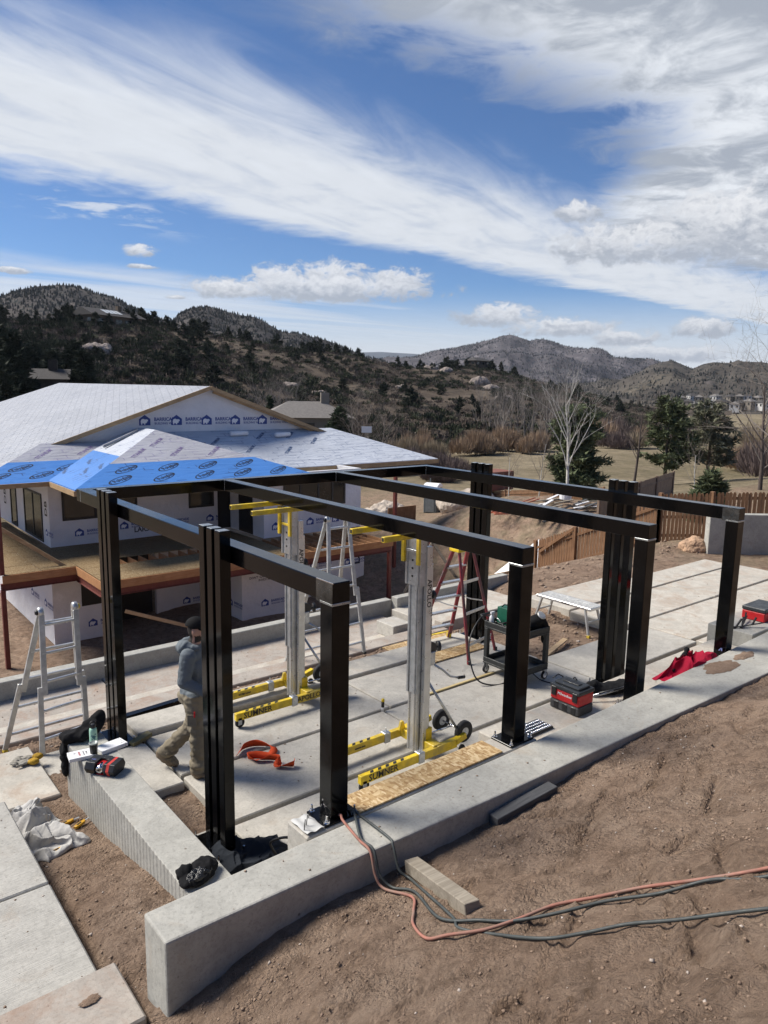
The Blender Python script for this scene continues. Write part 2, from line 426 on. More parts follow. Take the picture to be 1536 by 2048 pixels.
def osb_mat(name, k=1.0):
    m, t, b = new_mat(name); v = coords(t, 'pos', (1, 1, 1))
    vo = t.nodes.new('ShaderNodeTexVoronoi'); vo.inputs['Scale'].default_value = 16; vo.inputs['Randomness'].default_value = 1
    t.links.new(coords(t, 'pos', (1, 2.6, 1), (0, 0, .7)), vo.inputs['Vector'])
    vo2 = t.nodes.new('ShaderNodeTexVoronoi'); vo2.inputs['Scale'].default_value = 22
    t.links.new(coords(t, 'pos', (2.8, 1, 1), (0, 0, -.5)), vo2.inputs['Vector'])
    s1 = t.nodes.new('ShaderNodeSeparateColor'); t.links.new(vo.outputs['Color'], s1.inputs[0])
    s2 = t.nodes.new('ShaderNodeSeparateColor'); t.links.new(vo2.outputs['Color'], s2.inputs[0])
    c1 = tramp(t, s1.outputs[0], [(0., (.30*k, .185*k, .085*k)), (.5, (.46*k, .32*k, .16*k)), (1., (.60*k, .46*k, .27*k))])
    c2 = tramp(t, s2.outputs[1], [(0., (.26*k, .15*k, .065*k)), (.5, (.43*k, .29*k, .14*k)), (1., (.62*k, .48*k, .29*k))])
    t.links.new(tmix(t, tramp(t, s2.outputs[0], [(.45, 0.), (.5, 1.)]), c1, c2), b.inputs['Base Color'])
    b.inputs['Roughness'].default_value = .8; b.inputs['Specular IOR Level'].default_value = .2
    tbump(t, b, s1.outputs[1], .2, .004); return m
M_OSB = osb_mat('osb'); M_OSB_DK = osb_mat('osb_deck', .52)
def cloth(name, base, rough=.9, var=.2, bump=.35, bscale=14):
    m, t, b = new_mat(name); v = coords(t, 'obj')
    n = tnoise(t, v, bscale, 4, .55, 1.5); n2 = tnoise(t, v, 4, 4)
    t.links.new(tramp(t, n2, [(.3, tuple(c*(1-var) for c in base)), (.7, tuple(min(1, c*(1+var)) for c in base))]), b.inputs['Base Color'])
    b.inputs['Roughness'].default_value = rough; b.inputs['Specular IOR Level'].default_value = .15
    tbump(t, b, n, bump, .02); return m
def text_mesh(body, size, ext=0.0, bold=0.0, sx=1.0, shear=0.0):
    cu = bpy.data.curves.new('txt', 'FONT'); cu.body = body; cu.size = size; cu.align_x = 'CENTER'; cu.align_y = 'CENTER'
    cu.offset = bold; cu.shear = shear; cu.resolution_u = 2
    o = bpy.data.objects.new('txt', cu); C.objects.link(o); bpy.context.view_layer.update()
    dg = bpy.context.evaluated_depsgraph_get(); me = bpy.data.meshes.new_from_object(o.evaluated_get(dg)); bpy.data.objects.remove(o)
    vs = [(v.co.x*sx, v.co.y, 0) for v in me.vertices]; fs = [list(p.vertices) for p in me.polygons]
    bpy.data.meshes.remove(me); return vs, fs
def lettering(mb, body, size, c, xdir, ydir, bold=0.0, sx=1.0, mi=0, shear=0.0):
    vs, fs = text_mesh(body, size, 0, bold, sx, shear); c, xd, yd = Vector(c), Vector(xdir).normalized(), Vector(ydir).normalized()
    mb.add([c+xd*v[0]+yd*v[1] for v in vs], fs, mi)
# ================================================================ ground sheet
def ip(x, xs, ys): return np.interp(x, xs, ys)
def slope_back(x, y):
    """ground level behind the patio: drops to the house yard"""
    left = ip(y, [8.7, 9.2, 9.5, 10.2, 11.9, 12.2, 22, 24, 60, 110, 200, 420, 900, 3000], [-.1, -.14, -.42, -.68, -.72, -.9, -5.7, -6, -6.2, -7, -8, -12, -16, -20])
    right = ip(y, [8.7, 10.8, 12, 17, 23.5, 26, 60, 110, 200, 420, 900, 3000], [-.12, -.12, -.36, -2.57, -5.3, -5.6, -6.2, -7, -8, -12, -16, -20])
    k = sm(x, 10.5, 13.5)
    return left*(1-k)+right*k
def G(x, y, detail=True):
    x, y = np.broadcast_arrays(np.asarray(x, float), np.asarray(y, float))
    wz = ip(x, [-8, -2, 0, .8, 1.42, 2.0, 2.5, 3.3, 4.7, 5.2, 7, 9, 20], [.1, .25, .36, .45, .62, .78, .84, .86, .94, .97, 1.02, 1.04, 1.1])
    d = np.clip(3.62-y, 0, 4.2)
    front = wz+.24*d+.075*d*d
    L = ip(y, [3.6, 4.0, 4.6, 5.2, 6.3, 7.5, 8.6], [.60, .52, .46, .37, .13, 0, -.08])
    inner = np.full(x.shape, -.10)
    inner = np.where((x > 9.0) & (x < 11.6) & (y > 7.0), -.17, inner)
    inner = np.where((x > 9.6) & (x < 11.9) & (y < 6.05), -.17, inner)
    mid = np.where(x < 2.1, L-.22*sm(x, 1.42, 1.22), inner); front = front-np.where(x < 1.6, .42*sm(x, 1.40, 1.22)*sm(y, 2.4, 3.2), 0)
    back = slope_back(x, y)
    z = np.where(y < 3.75, front, np.where(y < 8.7, mid, back))
    # far east / west flatten
    k = sm(x, 24, 30); z = z*(1-k)+k*ip(y, [-400, 0, 10, 18, 23, 29, 33.5, 38.5, 44, 60, 110, 200, 420, 900, 3000], [-.4, -.4, -.5, -1.5, -1.9, -3.5, -4.2, -4.9, -5.9, -6.2, -7, -8, -12, -16, -20])
    k = sm(x, 60, 200); z = z*(1-k)+k*np.minimum(z, -5.5)
    r = np.hypot(x-10, y-10)
    z = z-ip(r, [0, 60, 200, 1000, 6000], [0, 0, .5, 6, 30])*(x > 0)
    # mounds of excavated soil
    z = z+1.3*np.exp(-(((x-31)/5.5)**2+((y-27.5)/4.0)**2)**1.3)*(1+.25*fbm(x, y, .6, 4, 5))
    z = z+1.2*np.exp(-(((x-24)/3.2)**2+((y-30)/3.0)**2))
    if detail:
        near = (y < 9.3) & (x < 14)
        a = np.where(near, 1.0, 2.2+np.clip(r/60, 0, 6))
        z = z+a*(.016*fbm(x, y, 1.4, 4, 1)+.009*fbm(x, y, 6.0, 3, 2))
        f = (y < 3.75) & (x < 14)
        rid = 1-np.abs(fbm(x+.4*y, y*1.0, 2.2, 3, 9))*2
        rid2 = 1-np.abs(fbm(x*.7+.9*y, y*1.3-.5*x, 3.4, 3, 19))*2.4
        z = z+np.where(f, .030*rid*fbm(x, y, .7, 2, 4)+.030*fbm(x, y, 2.6, 4, 12)+.016*fbm(x, y, 11, 3, 8)+.026*np.clip(rid2, -.3, 1)*sm(fbm(x, y, .9, 2, 31), -.2, .5), 0)
        z = z+np.where(near & ~f & (x < 3.1), .022*fbm(x, y, 3.0, 4, 14)+.012*fbm(x, y, 12, 3, 15), 0)
        z = z+np.where(~near, .5*fbm(x, y, .045, 3, 21)*sm(r, 30, 120), 0)
    return z
gx = np.unique(np.round(np.concatenate([-np.geomspace(.8, 5000, 40)[::-1], np.arange(-.8, 10.0, .035), np.arange(10, 26, .14), np.arange(26, 60, .5), np.geomspace(60, 6000, 60)]), 3))
gy = np.unique(np.round(np.concatenate([-np.geomspace(3, 3000, 26)[::-1], np.arange(-3, -.2, .12), np.arange(-.2, 4.0, .03), np.arange(4, 9.4, .05), np.arange(9.4, 30, .2), np.arange(30, 70, .5), np.geomspace(70, 6000, 70)]), 3))
X_, Y_ = np.meshgrid(gx, gy, indexing='ij'); Z_ = G(X_, Y_)
# boot prints and drag marks pressed into the loose bank in front of the wall
prints = []
for k in range(64):
    px, py, a = rng.uniform(1.6, 7.5), rng.uniform(.5, 3.3), rng.uniform(-.9, .3)
    prints.append((px, py, a, rng.uniform(.10, .15), rng.uniform(.035, .055), rng.uniform(.020, .050)))
for k in range(22):
    px, py = rng.uniform(2.2, 6.5), rng.uniform(1.0, 3.0)
    prints.append((px, py, rng.uniform(.3, .8), rng.uniform(.16, .40), rng.uniform(.022, .045), rng.uniform(.022, .05)))
for (px, py, a, la, lb, dp) in prints:
    sel = np.where((np.abs(gx-px) < .6))[0]; sel2 = np.where((np.abs(gy-py) < .6))[0]
    if len(sel) == 0 or len(sel2) == 0: continue
    sl = np.ix_(sel, sel2); ux = (X_[sl]-px)*cos(a)+(Y_[sl]-py)*sin(a); uy = -(X_[sl]-px)*sin(a)+(Y_[sl]-py)*cos(a)
    q = np.sqrt((ux/la)**2+(uy/lb)**2)
    Z_[sl] += -dp*np.exp(-q**4*.9)+dp*.45*np.exp(-((q-1.35)/.28)**2)*(uy > -.2*lb)
def ground_mat():
    m, t, b = new_mat('ground_soil_grass'); v = coords(t, 'pos')
    src = M_DIRT.node_tree
    n1 = tnoise(t, v, 1.1, 7, .72, .9); n2 = tnoise(t, v, 5, 8, .76, .6); n3 = tnoise(t, v, 34, 6, .75)
    a, bc, cc = (.282, .191, .133), (.365, .262, .190), (.435, .327, .244)
    col = tramp(t, n1, [(.3, a), (.55, bc), (.78, cc)])
    col = tmix(t, tramp(t, n2, [(.38, .8), (.54, 0.)]), col, tuple(c*.60 for c in a))
    col = tmix(t, tramp(t, n3, [(.55, 0.), (.78, .5)]), col, tuple(min(1, c*1.6) for c in cc))
    vo = t.nodes.new('ShaderNodeTexVoronoi'); vo.inputs['Scale'].default_value = 30; t.links.new(v, vo.inputs['Vector'])
    mu = t.nodes.new('ShaderNodeMath'); mu.operation = 'MULTIPLY'
    t.links.new(tramp(t, vo.outputs['Distance'], [(.10, .8), (.16, 0.)]), mu.inputs[0]); t.links.new(tramp(t, tnoise(t, v, 21, 2), [(.6, 0.), (.64, 1.)]), mu.inputs[1])
    col = tmix(t, mu.outputs[0], col, (.42, .36, .31))
    # dry meadow beyond the building site
    g1 = tnoise(t, v, .06, 5, .6, .3); g2 = tnoise(t, v, .7, 6, .7)
    gr = tramp(t, g1, [(.3, (.17, .145, .08)), (.5, (.26, .21, .135)), (.68, (.34, .28, .19))])
    gr = tmix(t, tramp(t, g2, [(.35, .6), (.65, 0.)]), gr, (.085, .075, .048))
    sp = t.nodes.new('ShaderNodeSeparateXYZ'); t.links.new(v, sp.inputs[0])
    def mr(o, lo, hi):
        n = t.nodes.new('ShaderNodeMapRange'); t.links.new(o, n.inputs[0]); n.inputs[1].default_value = lo; n.inputs[2].default_value = hi; return n.outputs[0]
    def op(o, x, y):
        n = t.nodes.new('ShaderNodeMath'); n.operation = o
        for i, q in enumerate((x, y)):
            if isinstance(q, (int, float)): n.inputs[i].default_value = q
            else: t.links.new(q, n.inputs[i])
        return n.outputs[0]
    wob = op('MULTIPLY', op('SUBTRACT', tnoise(t, v, .12, 4, .6), .5), 30)
    far = op('MAXIMUM', mr(op('ADD', sp.outputs[1], wob), 48, 62), mr(op('ADD', sp.outputs[0], wob), 40, 52))
    strip = op('MULTIPLY', mr(op('ADD', sp.outputs[0], op('MULTIPLY', wob, .12)), 16.5, 19.5), tramp(t, tnoise(t, v, 1.1, 5, .7), [(.42, 0.), (.6, .7)]))
    col = tmix(t, op('MAXIMUM', far, strip), col, gr)
    t.links.new(col, b.inputs['Base Color']); b.inputs['Roughness'].default_value = .95; b.inputs['Specular IOR Level'].default_value = .12
    v1 = t.nodes.new('ShaderNodeTexVoronoi'); v1.inputs['Scale'].default_value = 34; v2 = t.nodes.new('ShaderNodeTexVoronoi'); v2.inputs['Scale'].default_value = 85
    wv = t.nodes.new('ShaderNodeVectorMath'); wv.operation = 'ADD'; nz = t.nodes.new('ShaderNodeTexNoise'); nz.inputs['Scale'].default_value = 14; nz.inputs['Detail'].default_value = 3; t.links.new(v, nz.inputs['Vector'])
    scl = t.nodes.new('ShaderNodeVectorMath'); scl.operation = 'SCALE'; scl.inputs['Scale'].default_value = .05; t.links.new(nz.outputs['Color'], scl.inputs[0]); t.links.new(v, wv.inputs[0]); t.links.new(scl.outputs[0], wv.inputs[1])
    for q in (v1, v2): t.links.new(wv.outputs[0], q.inputs['Vector'])
    crumb = op('ADD', op('MULTIPLY', v1.outputs['Distance'], -.9), op('MULTIPLY', v2.outputs['Distance'], -.5))
    h = op('ADD', op('MULTIPLY', crumb, tramp(t, tnoise(t, v, 2.3, 4, .7), [(.40, .12), (.62, 1.)])), op('MULTIPLY', tnoise(t, v, 18, 9, .8, .3), 1.3))
    tbump(t, b, h, 1.0, .05); return m
M_GROUND = ground_mat()
V_ = np.stack([X_.ravel(), Y_.ravel(), Z_.ravel()], 1)
ground = mesh_np('ground', V_, gridf(len(gx), len(gy)), M_GROUND); tag(ground, 'brown trampled dirt of the building site', kind='structure')
def gz(x, y): return float(G(x, y))

# ---------------------------------------------------------------- hills and mountains, lofted from ridge lines
F_PX = 1484.19
def pix_dir(x, y):
    return fw + rt*((x-768)/F_PX) - up*((y-1024)/F_PX)
def ridge_xyz(x, y, D):
    d = pix_dir(x, y); d = d*(D/Vector((d.x, d.y)).length); return np.array([d.x, d.y, CAM_Z+d.z])
def loft(name, ridge, base_scale, base_z, mt, rough=8.0, nscale=.02, back=.25, na=220, nd=46, seed=3, power=1.15, label=None):
    """terrain ridge: crest points (azimuth px, height px, distance), slope down to the base at base_scale*distance"""
    xs = np.array([r[0] for r in ridge], float)
    P3 = np.array([ridge_xyz(*r) for r in ridge])
    u = np.linspace(xs[0], xs[-1], na)
    crest = np.stack([np.interp(u, xs, P3[:, k]) for k in range(3)], 1)
    tt = np.concatenate([np.linspace(0, 1, nd), 1+np.linspace(0, back, 8)[1:]])
    rows = []
    for t_ in tt:
        if t_ <= 1:
            s_ = base_scale+(1-base_scale)*t_; z = base_z+(crest[:, 2]-base_z)*(t_**power)
        else:
            s_ = 1+(t_-1); z = crest[:, 2]-(crest[:, 2]-base_z)*((t_-1)/back)**1.3*.8
        q = np.stack([crest[:, 0]*s_, crest[:, 1]*s_, z], 1); rows.append(q)
    Q = np.stack(rows, 0)
    amp = rough*np.clip(np.sin(np.clip(tt, 0, 1)*pi)**.6+.12, 0, 1)[:, None]
    Q[:, :, 2] += amp*(fbm(Q[:, :, 0], Q[:, :, 1], nscale, 5, seed)*.8+.55*(1-2*np.abs(fbm(Q[:, :, 0], Q[:, :, 1], nscale*.6, 4, seed+5))))
    o = mesh_np(name, Q.reshape(-1, 3), gridf(len(tt), na), mt); tag(o, label, kind='structure')
    return Q
def hill_mat(name, cols, rock, dots, dscale, dens, big=.01, fine=.08, rockamt=.66):
    m, t, b = new_mat(name); v = coords(t, 'pos')
    n1 = tnoise(t, v, big, 6, .65, .5); n2 = tnoise(t, v, fine, 6, .7, .4)
    col = tramp(t, n1, [(.3, cols[0]), (.5, cols[1]), (.7, cols[2])])
    col = tmix(t, tramp(t, n2, [(.35, .7), (.62, 0.)]), col, tuple(c*.55 for c in cols[0]))
    col = tmix(t, tramp(t, tnoise(t, v, fine*.8, 7, .75, 1.0), [(rockamt, 0.), (rockamt+.06, .85)]), col, rock)
    vo = t.nodes.new('ShaderNodeTexVoronoi'); vo.inputs['Scale'].default_value = dscale; t.links.new(v, vo.inputs['Vector'])
    mu = t.nodes.new('ShaderNodeMath'); mu.operation = 'MULTIPLY'
    t.links.new(tramp(t, vo.outputs['Distance'], [(.22, 1.), (.40, 0.)]), mu.inputs[0])
    t.links.new(tramp(t, tnoise(t, v, big*2.2, 5, .7), [(dens, 0.), (dens+.12, 1.)]), mu.inputs[1])
    col = tmix(t, mu.outputs[0], col, dots)
    t.links.new(col, b.inputs['Base Color']); b.inputs['Roughness'].default_value = 1; b.inputs['Specular IOR Level'].default_value = .05
    tbump(t, b, n2, 1.0, 2.0); return m
M_HILL = hill_mat('hillside_scrub', [(.085, .068, .055), (.125, .10, .078), (.17, .14, .105)], (.30, .25, .215), (.03, .034, .027), .20, .46, .012, .10, .65)
M_MOUNT = hill_mat('rocky_mountain', [(.085, .078, .084), (.118, .108, .116), (.142, .128, .134)], (.185, .168, .172), (.045, .05, .058), .085, .33, .0025, .016, .55)
M_MOUNT_L = hill_mat('wooded_mountain', [(.065, .060, .058), (.088, .08, .076), (.135, .115, .10)], (.18, .155, .142), (.022, .029, .029), .13, .26, .005, .03, .60)
M_MOUNT_R = hill_mat('grassy_ridge', [(.068, .061, .055), (.095, .084, .072), (.15, .13, .10)], (.115, .10, .095), (.026, .028, .028), .09, .40, .005, .025, .60)
M_FAR = hill_mat('haze_blue_far_range', [(.10, .12, .15), (.12, .14, .17), (.14, .16, .185)], (.18, .19, .21), (.08, .10, .12), .02, .5, .0015, .006, .6)  # blue of the distant air is put into the base colour
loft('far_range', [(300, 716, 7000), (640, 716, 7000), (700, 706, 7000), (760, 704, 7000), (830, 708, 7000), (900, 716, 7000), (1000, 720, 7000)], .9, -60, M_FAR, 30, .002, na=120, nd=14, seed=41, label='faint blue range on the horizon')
MAINM = loft('main_mountain', [(560, 752, 2300), (700, 735, 2400), (780, 722, 2500), (850, 712, 2600), (900, 702, 2600), (960, 686, 2600), (985, 679, 2600), (1003, 672, 2600), (1022, 671, 2600), (1045, 678, 2600), (1060, 683, 2600), (1085, 679, 2600), (1105, 684, 2600), (1130, 695, 2600), (1170, 705, 2600), (1200, 716, 2600), (1225, 729, 2600), (1290, 741, 2600), (1400, 757, 2600), (1560, 772, 2600)], .55, -30, M_MOUNT, 62, .0042, seed=13, na=420, nd=90, label='grey rocky mountain with a pointed double summit')
RIDGE = loft('right_ridge', [(1080, 790, 1500), (1180, 776, 1550), (1240, 760, 1600), (1285, 742, 1600), (1302, 731, 1600), (1325, 725, 1600), (1345, 722, 1600), (1365, 729, 1600), (1385, 737, 1600), (1405, 729, 1600), (1428, 725, 1600), (1455, 727, 1600), (1475, 723, 1600), (1500, 727, 1600), (1536, 731, 1600), (1700, 720, 1600), (2100, 690, 1600)], .45, -22, M_MOUNT_R, 26, .010, seed=23, na=300, nd=60, label='olive ridge with rocky outcrops on the right')
LEFTM = loft('left_mountain', [(-500, 520, 900), (-200, 560, 950), (-60, 588, 950), (0, 591, 950), (40, 578, 950), (80, 572, 950), (120, 570, 950), (150, 573, 950), (190, 589, 950), (240, 606, 950), (270, 617, 950), (310, 640, 950), (345, 645, 950), (362, 628, 1000), (385, 618, 1000), (410, 615, 1000), (440, 622, 1000), (475, 631, 1000), (510, 636, 1000), (530, 648, 1000), (560, 664, 1000), (610, 672, 1000), (650, 682, 1000), (700, 700, 1000), (780, 735, 1000), (860, 770, 1000)], .5, -10, M_MOUNT_L, 14, .016, seed=31, na=320, nd=70, label='wooded mountain with two rounded humps on the left')
HILL = loft('hillside', [(-600, 560, 250), (-250, 600, 260), (-80, 640, 270), (0, 648, 275), (60, 641, 275), (150, 639, 280), (230, 649, 285), (300, 649, 290), (380, 664, 300), (450, 675, 310), (520, 688, 325), (600, 700, 340), (650, 703, 350), (700, 712, 360), (760, 723, 375), (820, 737, 390), (870, 737, 400), (940, 735, 420), (980, 740, 430), (1040, 754, 450), (1100, 768, 470), (1160, 786, 490), (1220, 802, 510), (1300, 818, 530), (1380, 840, 545), (1460, 862, 560)], .33, -7.5, M_HILL, 3.0, .03, seed=7, na=360, nd=90, power=1.05, label='dark scrub covered hillside behind the house')

# ---------------------------------------------------------------- concrete work
def slab_group(name, label, rects, mt, th=.13, jit=.004, top=0.0, bevel=.012):
    g = thing(name, label, None, (rects[0][0], rects[0][2], top), kind='structure')
    for r in rects:
        x0, x1, y0, y1 = r[:4]; tz = (r[4] if len(r) > 4 else top)+random.uniform(-jit, jit)
        mm = r[5] if len(r) > 5 else mt
        m = MB(); m.b2((x0, y0, tz-th), (x1, y1, tz)); m.build('slab', mm, g, bevel, world=True)
    return g
slab_group('patio_pavement', 'new grey concrete patio slabs laid in long joints', [
    (3.03, 5.9, 4.32, 5.965), (5.93, 9.68, 4.32, 5.965),
    (3.05, 5.82, 6.03, 7.10), (5.85, 9.02, 6.03, 7.10), (9.05, 11.86, 6.03, 7.10, .0, M_CONC),
    (3.05, 5.98, 7.155, 8.215), (6.01, 9.04, 7.155, 8.215),
    (3.0, 5.4, 8.265, 8.76, .055), (5.43, 8.82, 8.265, 8.76, .03),
    (2.335, 3.02, 7.0, 8.10), (1.93, 2.30, 8.0, 8.6, -.03)], M_CONC)
slab_group('old_terrace_pavement', 'pale dusty concrete terrace slabs beyond the frame', [
    (11.92, 15.0, 4.45, 6.08), (15.04, 19, 4.45, 6.08), (11.90, 14.6, 6.15, 7.23), (14.63, 18.3, 6.15, 7.23), (11.52, 14.9, 7.29, 8.42), (14.93, 18.2, 7.29, 8.42),
    (11.60, 14.4, 8.48, 9.58), (14.43, 18.1, 8.48, 9.2)], M_CONC_OLD, th=.2)
slab_group('side_walkway', 'broomed grey walkway slabs at lower left', [
    (-1.2, 1.275, 5.51, 6.92, .45), (-1.2, 1.275, 4.285, 5.485, .45)], M_CONC_BROOM, th=.2)
slab_group('side_step', 'tan muddy concrete step at lower left', [(-1.2, 1.345, 3.74, 4.275, .58, M_CONC_PINK), (-1.2, 1.46, 2.75, 3.36, .74, M_CONC_BROOM)], M_CONC_PINK, th=.3)
slab_group('glove_slab', 'small pale slab under the work gloves', [(.9, 1.90, 7.48, 8.75, .04)], M_CONC_OLD, th=.14)
slab_group('garden_stair', 'long muddy concrete treads stepping down behind the patio', [
    (-3, 9.2, 9.36, 9.73, -.15, M_CONC_PINK), (-3, 8.6, 9.79, 10.2, -.29, M_CONC_OLD), (-3, 3.6, 10.27, 11.46, -.45, M_CONC_PINK), (3.62, 9.3, 10.27, 11.46, -.45, M_CONC_PINK),
    (9.45, 12.2, 9.9, 11.3, -.30, M_CONC_OLD), (9.3, 11.3, 9.63, 9.86, -.12, M_CONC_OLD)], M_CONC_PINK, th=.3)
for k, (x, y, z, a, b_, c_) in enumerate(((6.95, 10.0, -.29, .30, .34, .16), (8.25, 10.05, -.29, .42, .5, .24))):
    m = MB(); m.b2((x, y-b_/2, z), (x+a, y+b_/2, z+c_)); o = m.build('stair_block', M_CONC, None, .01)
    tag(o, ['low concrete block on the stair tread, nearer the aluminium ladder', 'taller concrete block on the stair tread, nearer the lift mast'][k], 'block', 'blocks on the stair')

def poly_wall(name, label, poly, z0, z1, mt, bevel=.014, cat='wall', seg=2):
    m = MB(); m.prism(poly, z0, z1); o = m.build(name, mt, None, bevel, seg=seg); tag(o, label, cat); return o
k_ = .987
outer = [(1.435, 3.655), (2.7, 3.62), (4.1, 3.565), (6.1, 3.52), (8.5, 3.46), (11, 3.40), (14, 3.32)]
inner_ = [(14, 4.36), (10.3, 4.16), (8.4, 4.08), (6.8, 4.03), (4.6, 3.985), (2.9, 3.985), (1.43, 3.97)]
poly_wall('retaining_wall', 'long low grey concrete wall crossing the foreground', [(a*k_, b*k_) for a, b in outer+inner_], -.3, 1.10, M_CONC2)
ribs = []
yy = 3.99; s_ = 0
while yy < 7.42:
    ribs += [(1.965, yy), (1.9615, yy+.012), (1.9615, yy+.040), (1.9655, yy+.050)]; yy += .07
poly_wall('low_wall', 'ribbed board formed low wall carrying the bottle and boxes', [(2.31, 3.96), (2.31, 7.45), (1.965, 7.47)]+ribs[::-1], -.3, .60, M_CONC2, .006, seg=1)
m = MB(); m.b2((2.62, 4.005, -.2), (5.11, 4.275, 1.055)); tag(m.build('footing', M_CONC, None, .01), 'narrow concrete footing behind the wall under the front posts', 'footing')
m = MB(); m.b2((-3, 11.48, -.9), (9.6, 11.68, -.17)); m.b2((9.603, 11.30, -.9), (13, 11.5, -.1)); tag(m.build('curb_wall', M_CONC2, None, .01), 'dark faced curb wall at the back of the stair landing', 'wall')
m = MB(); m.prism([(19.3, 9.75), (23.6, 6.2), (23.8, 6.4), (19.45, 9.95)], -.6, .98); tag(m.build('far_wall', M_CONC2, None, .012), 'plain grey concrete wall at the far right edge', 'wall')

# ---------------------------------------------------------------- steel frame
FR = thing('pergola', 'black steel pergola frame of four beams and triple tube columns', 'pergola', (2.9, 4.1, 0))
BX = [2.94, 4.93, 6.875, 8.80]; S_ = .152; ZT = 2.85; YB, YF = 9.58, 4.065
def tubebox(m, lo, hi): m.b2(lo, hi)
m = MB(); m.b2((BX[0]-S_/2, YB, ZT-S_), (BX[3]+S_/2, YB+S_, ZT)); m.build('header_beam', M_STEEL, FR, .006, world=True, seg=2)
for i, bx in enumerate(BX):
    m = MB(); m.b2((bx-S_/2, YF, ZT-S_), (bx+S_/2, YB-.003, ZT)); o = m.build('roof_beam', M_STEEL, FR, .006, world=True, seg=2)
    w = MB(); w.b2((bx-S_/2-.002, YB-.012, ZT-S_+.004), (bx+S_/2+.002, YB-.001, ZT+.002)); w.build('weld_seam', M_CAP, o, 0, world=False) if False else w.build('weld_seam', M_CAP, o, .002)
    p = MB(); zb = 1.055 if i < 2 else .849; p.b2((bx-S_/2, YF+.001, zb+.02), (bx+S_/2, YF+S_, ZT-S_-.004)); po = p.build('front_post', M_STEEL, FR, .006, world=True, seg=2)
    q = MB(); q.b2((bx-S_/2-.003, YF-.002, ZT-S_-.016), (bx+S_/2+.003, YF+S_+.003, ZT-S_+.004)); q.build('weld_band', M_CAP, po, .003)
    pl = MB(); pl.b2((bx-.155, YF-.04, zb+.001), (bx+.155, YF+.205, zb+.019)); pl.build('base_plate', M_STEEL, po, .003)
    for dx_ in (-.125, .125):
        for dy_ in (-.015, .18):
            bt = MB(); bt.lathe([(.022, 0), (.022, .006), (.014, .006), (.014, .022), (.008, .022), (.008, .055)], 8, (bx+dx_, YF+dy_, zb+.019)); bt.build('anchor_bolt', M_CHROME, po)
for i in (0, 3):   # ground bright patches at two beam ends
    bx = BX[i]; m = MB(); m.b2((bx-S_/2-.0025, YF-.002, ZT-S_-.01), (bx-S_/2-.0005, YF+.20, ZT-.004)); m.build('ground_patch', M_WELD, FR, 0, world=True)
    if i == 0:
        m = MB(); m.b2((bx-S_/2-.002, YF-.004, ZT-.006), (bx-S_/2+.004, YF+.2, ZT+.002)); m.build('bright_edge', M_CHROME, FR, 0, world=True)
for (tx, ty) in ((2.80, 8.40), (2.80, 5.73), (8.935, 8.44), (8.935, 5.78)):
    co = MB(); co.b2((tx-.16, ty-.27, .0), (tx+.14, ty+.27, .018)); cb = co.build('column_base', M_STEEL, FR, .003, world=True)
    for k in (-1, 0, 1):
        m = MB(); m.b2((tx-.05, ty+k*.15-.05, .019), (tx+.05, ty+k*.15+.05, 2.985)); m.build('column_tube', M_STEEL, cb, .005, seg=2)
        m = MB(); m.b2((tx-.046, ty+k*.15-.046, 2.985), (tx+.046, ty+k*.15+.046, 2.990)); m.build('tube_cap', M_CAP, cb, .001)
    for dx_ in (-.135, .115):
        for dy_ in (-.235, .235):
            bt = MB(); bt.lathe([(.024, 0), (.024, .006), (.016, .006), (.016, .026), (.009, .026), (.009, .075)], 8, (tx+dx_, ty+dy_, .018)); bt.build('anchor_bolt', M_CHROME, cb)
for k, (tx, ty) in enumerate(((2.80, 8.40), (2.80, 5.73))):
    m = MB(); m.b2((tx-.22, ty-.33, -.35), (tx+.2, ty+.33, -.004)); tag(m.build('column_pier', M_CONC, None, .01), ['concrete pier under the column beside the green bottle', 'concrete pier under the column beside the dark jacket'][k], 'pier', 'piers under the columns')
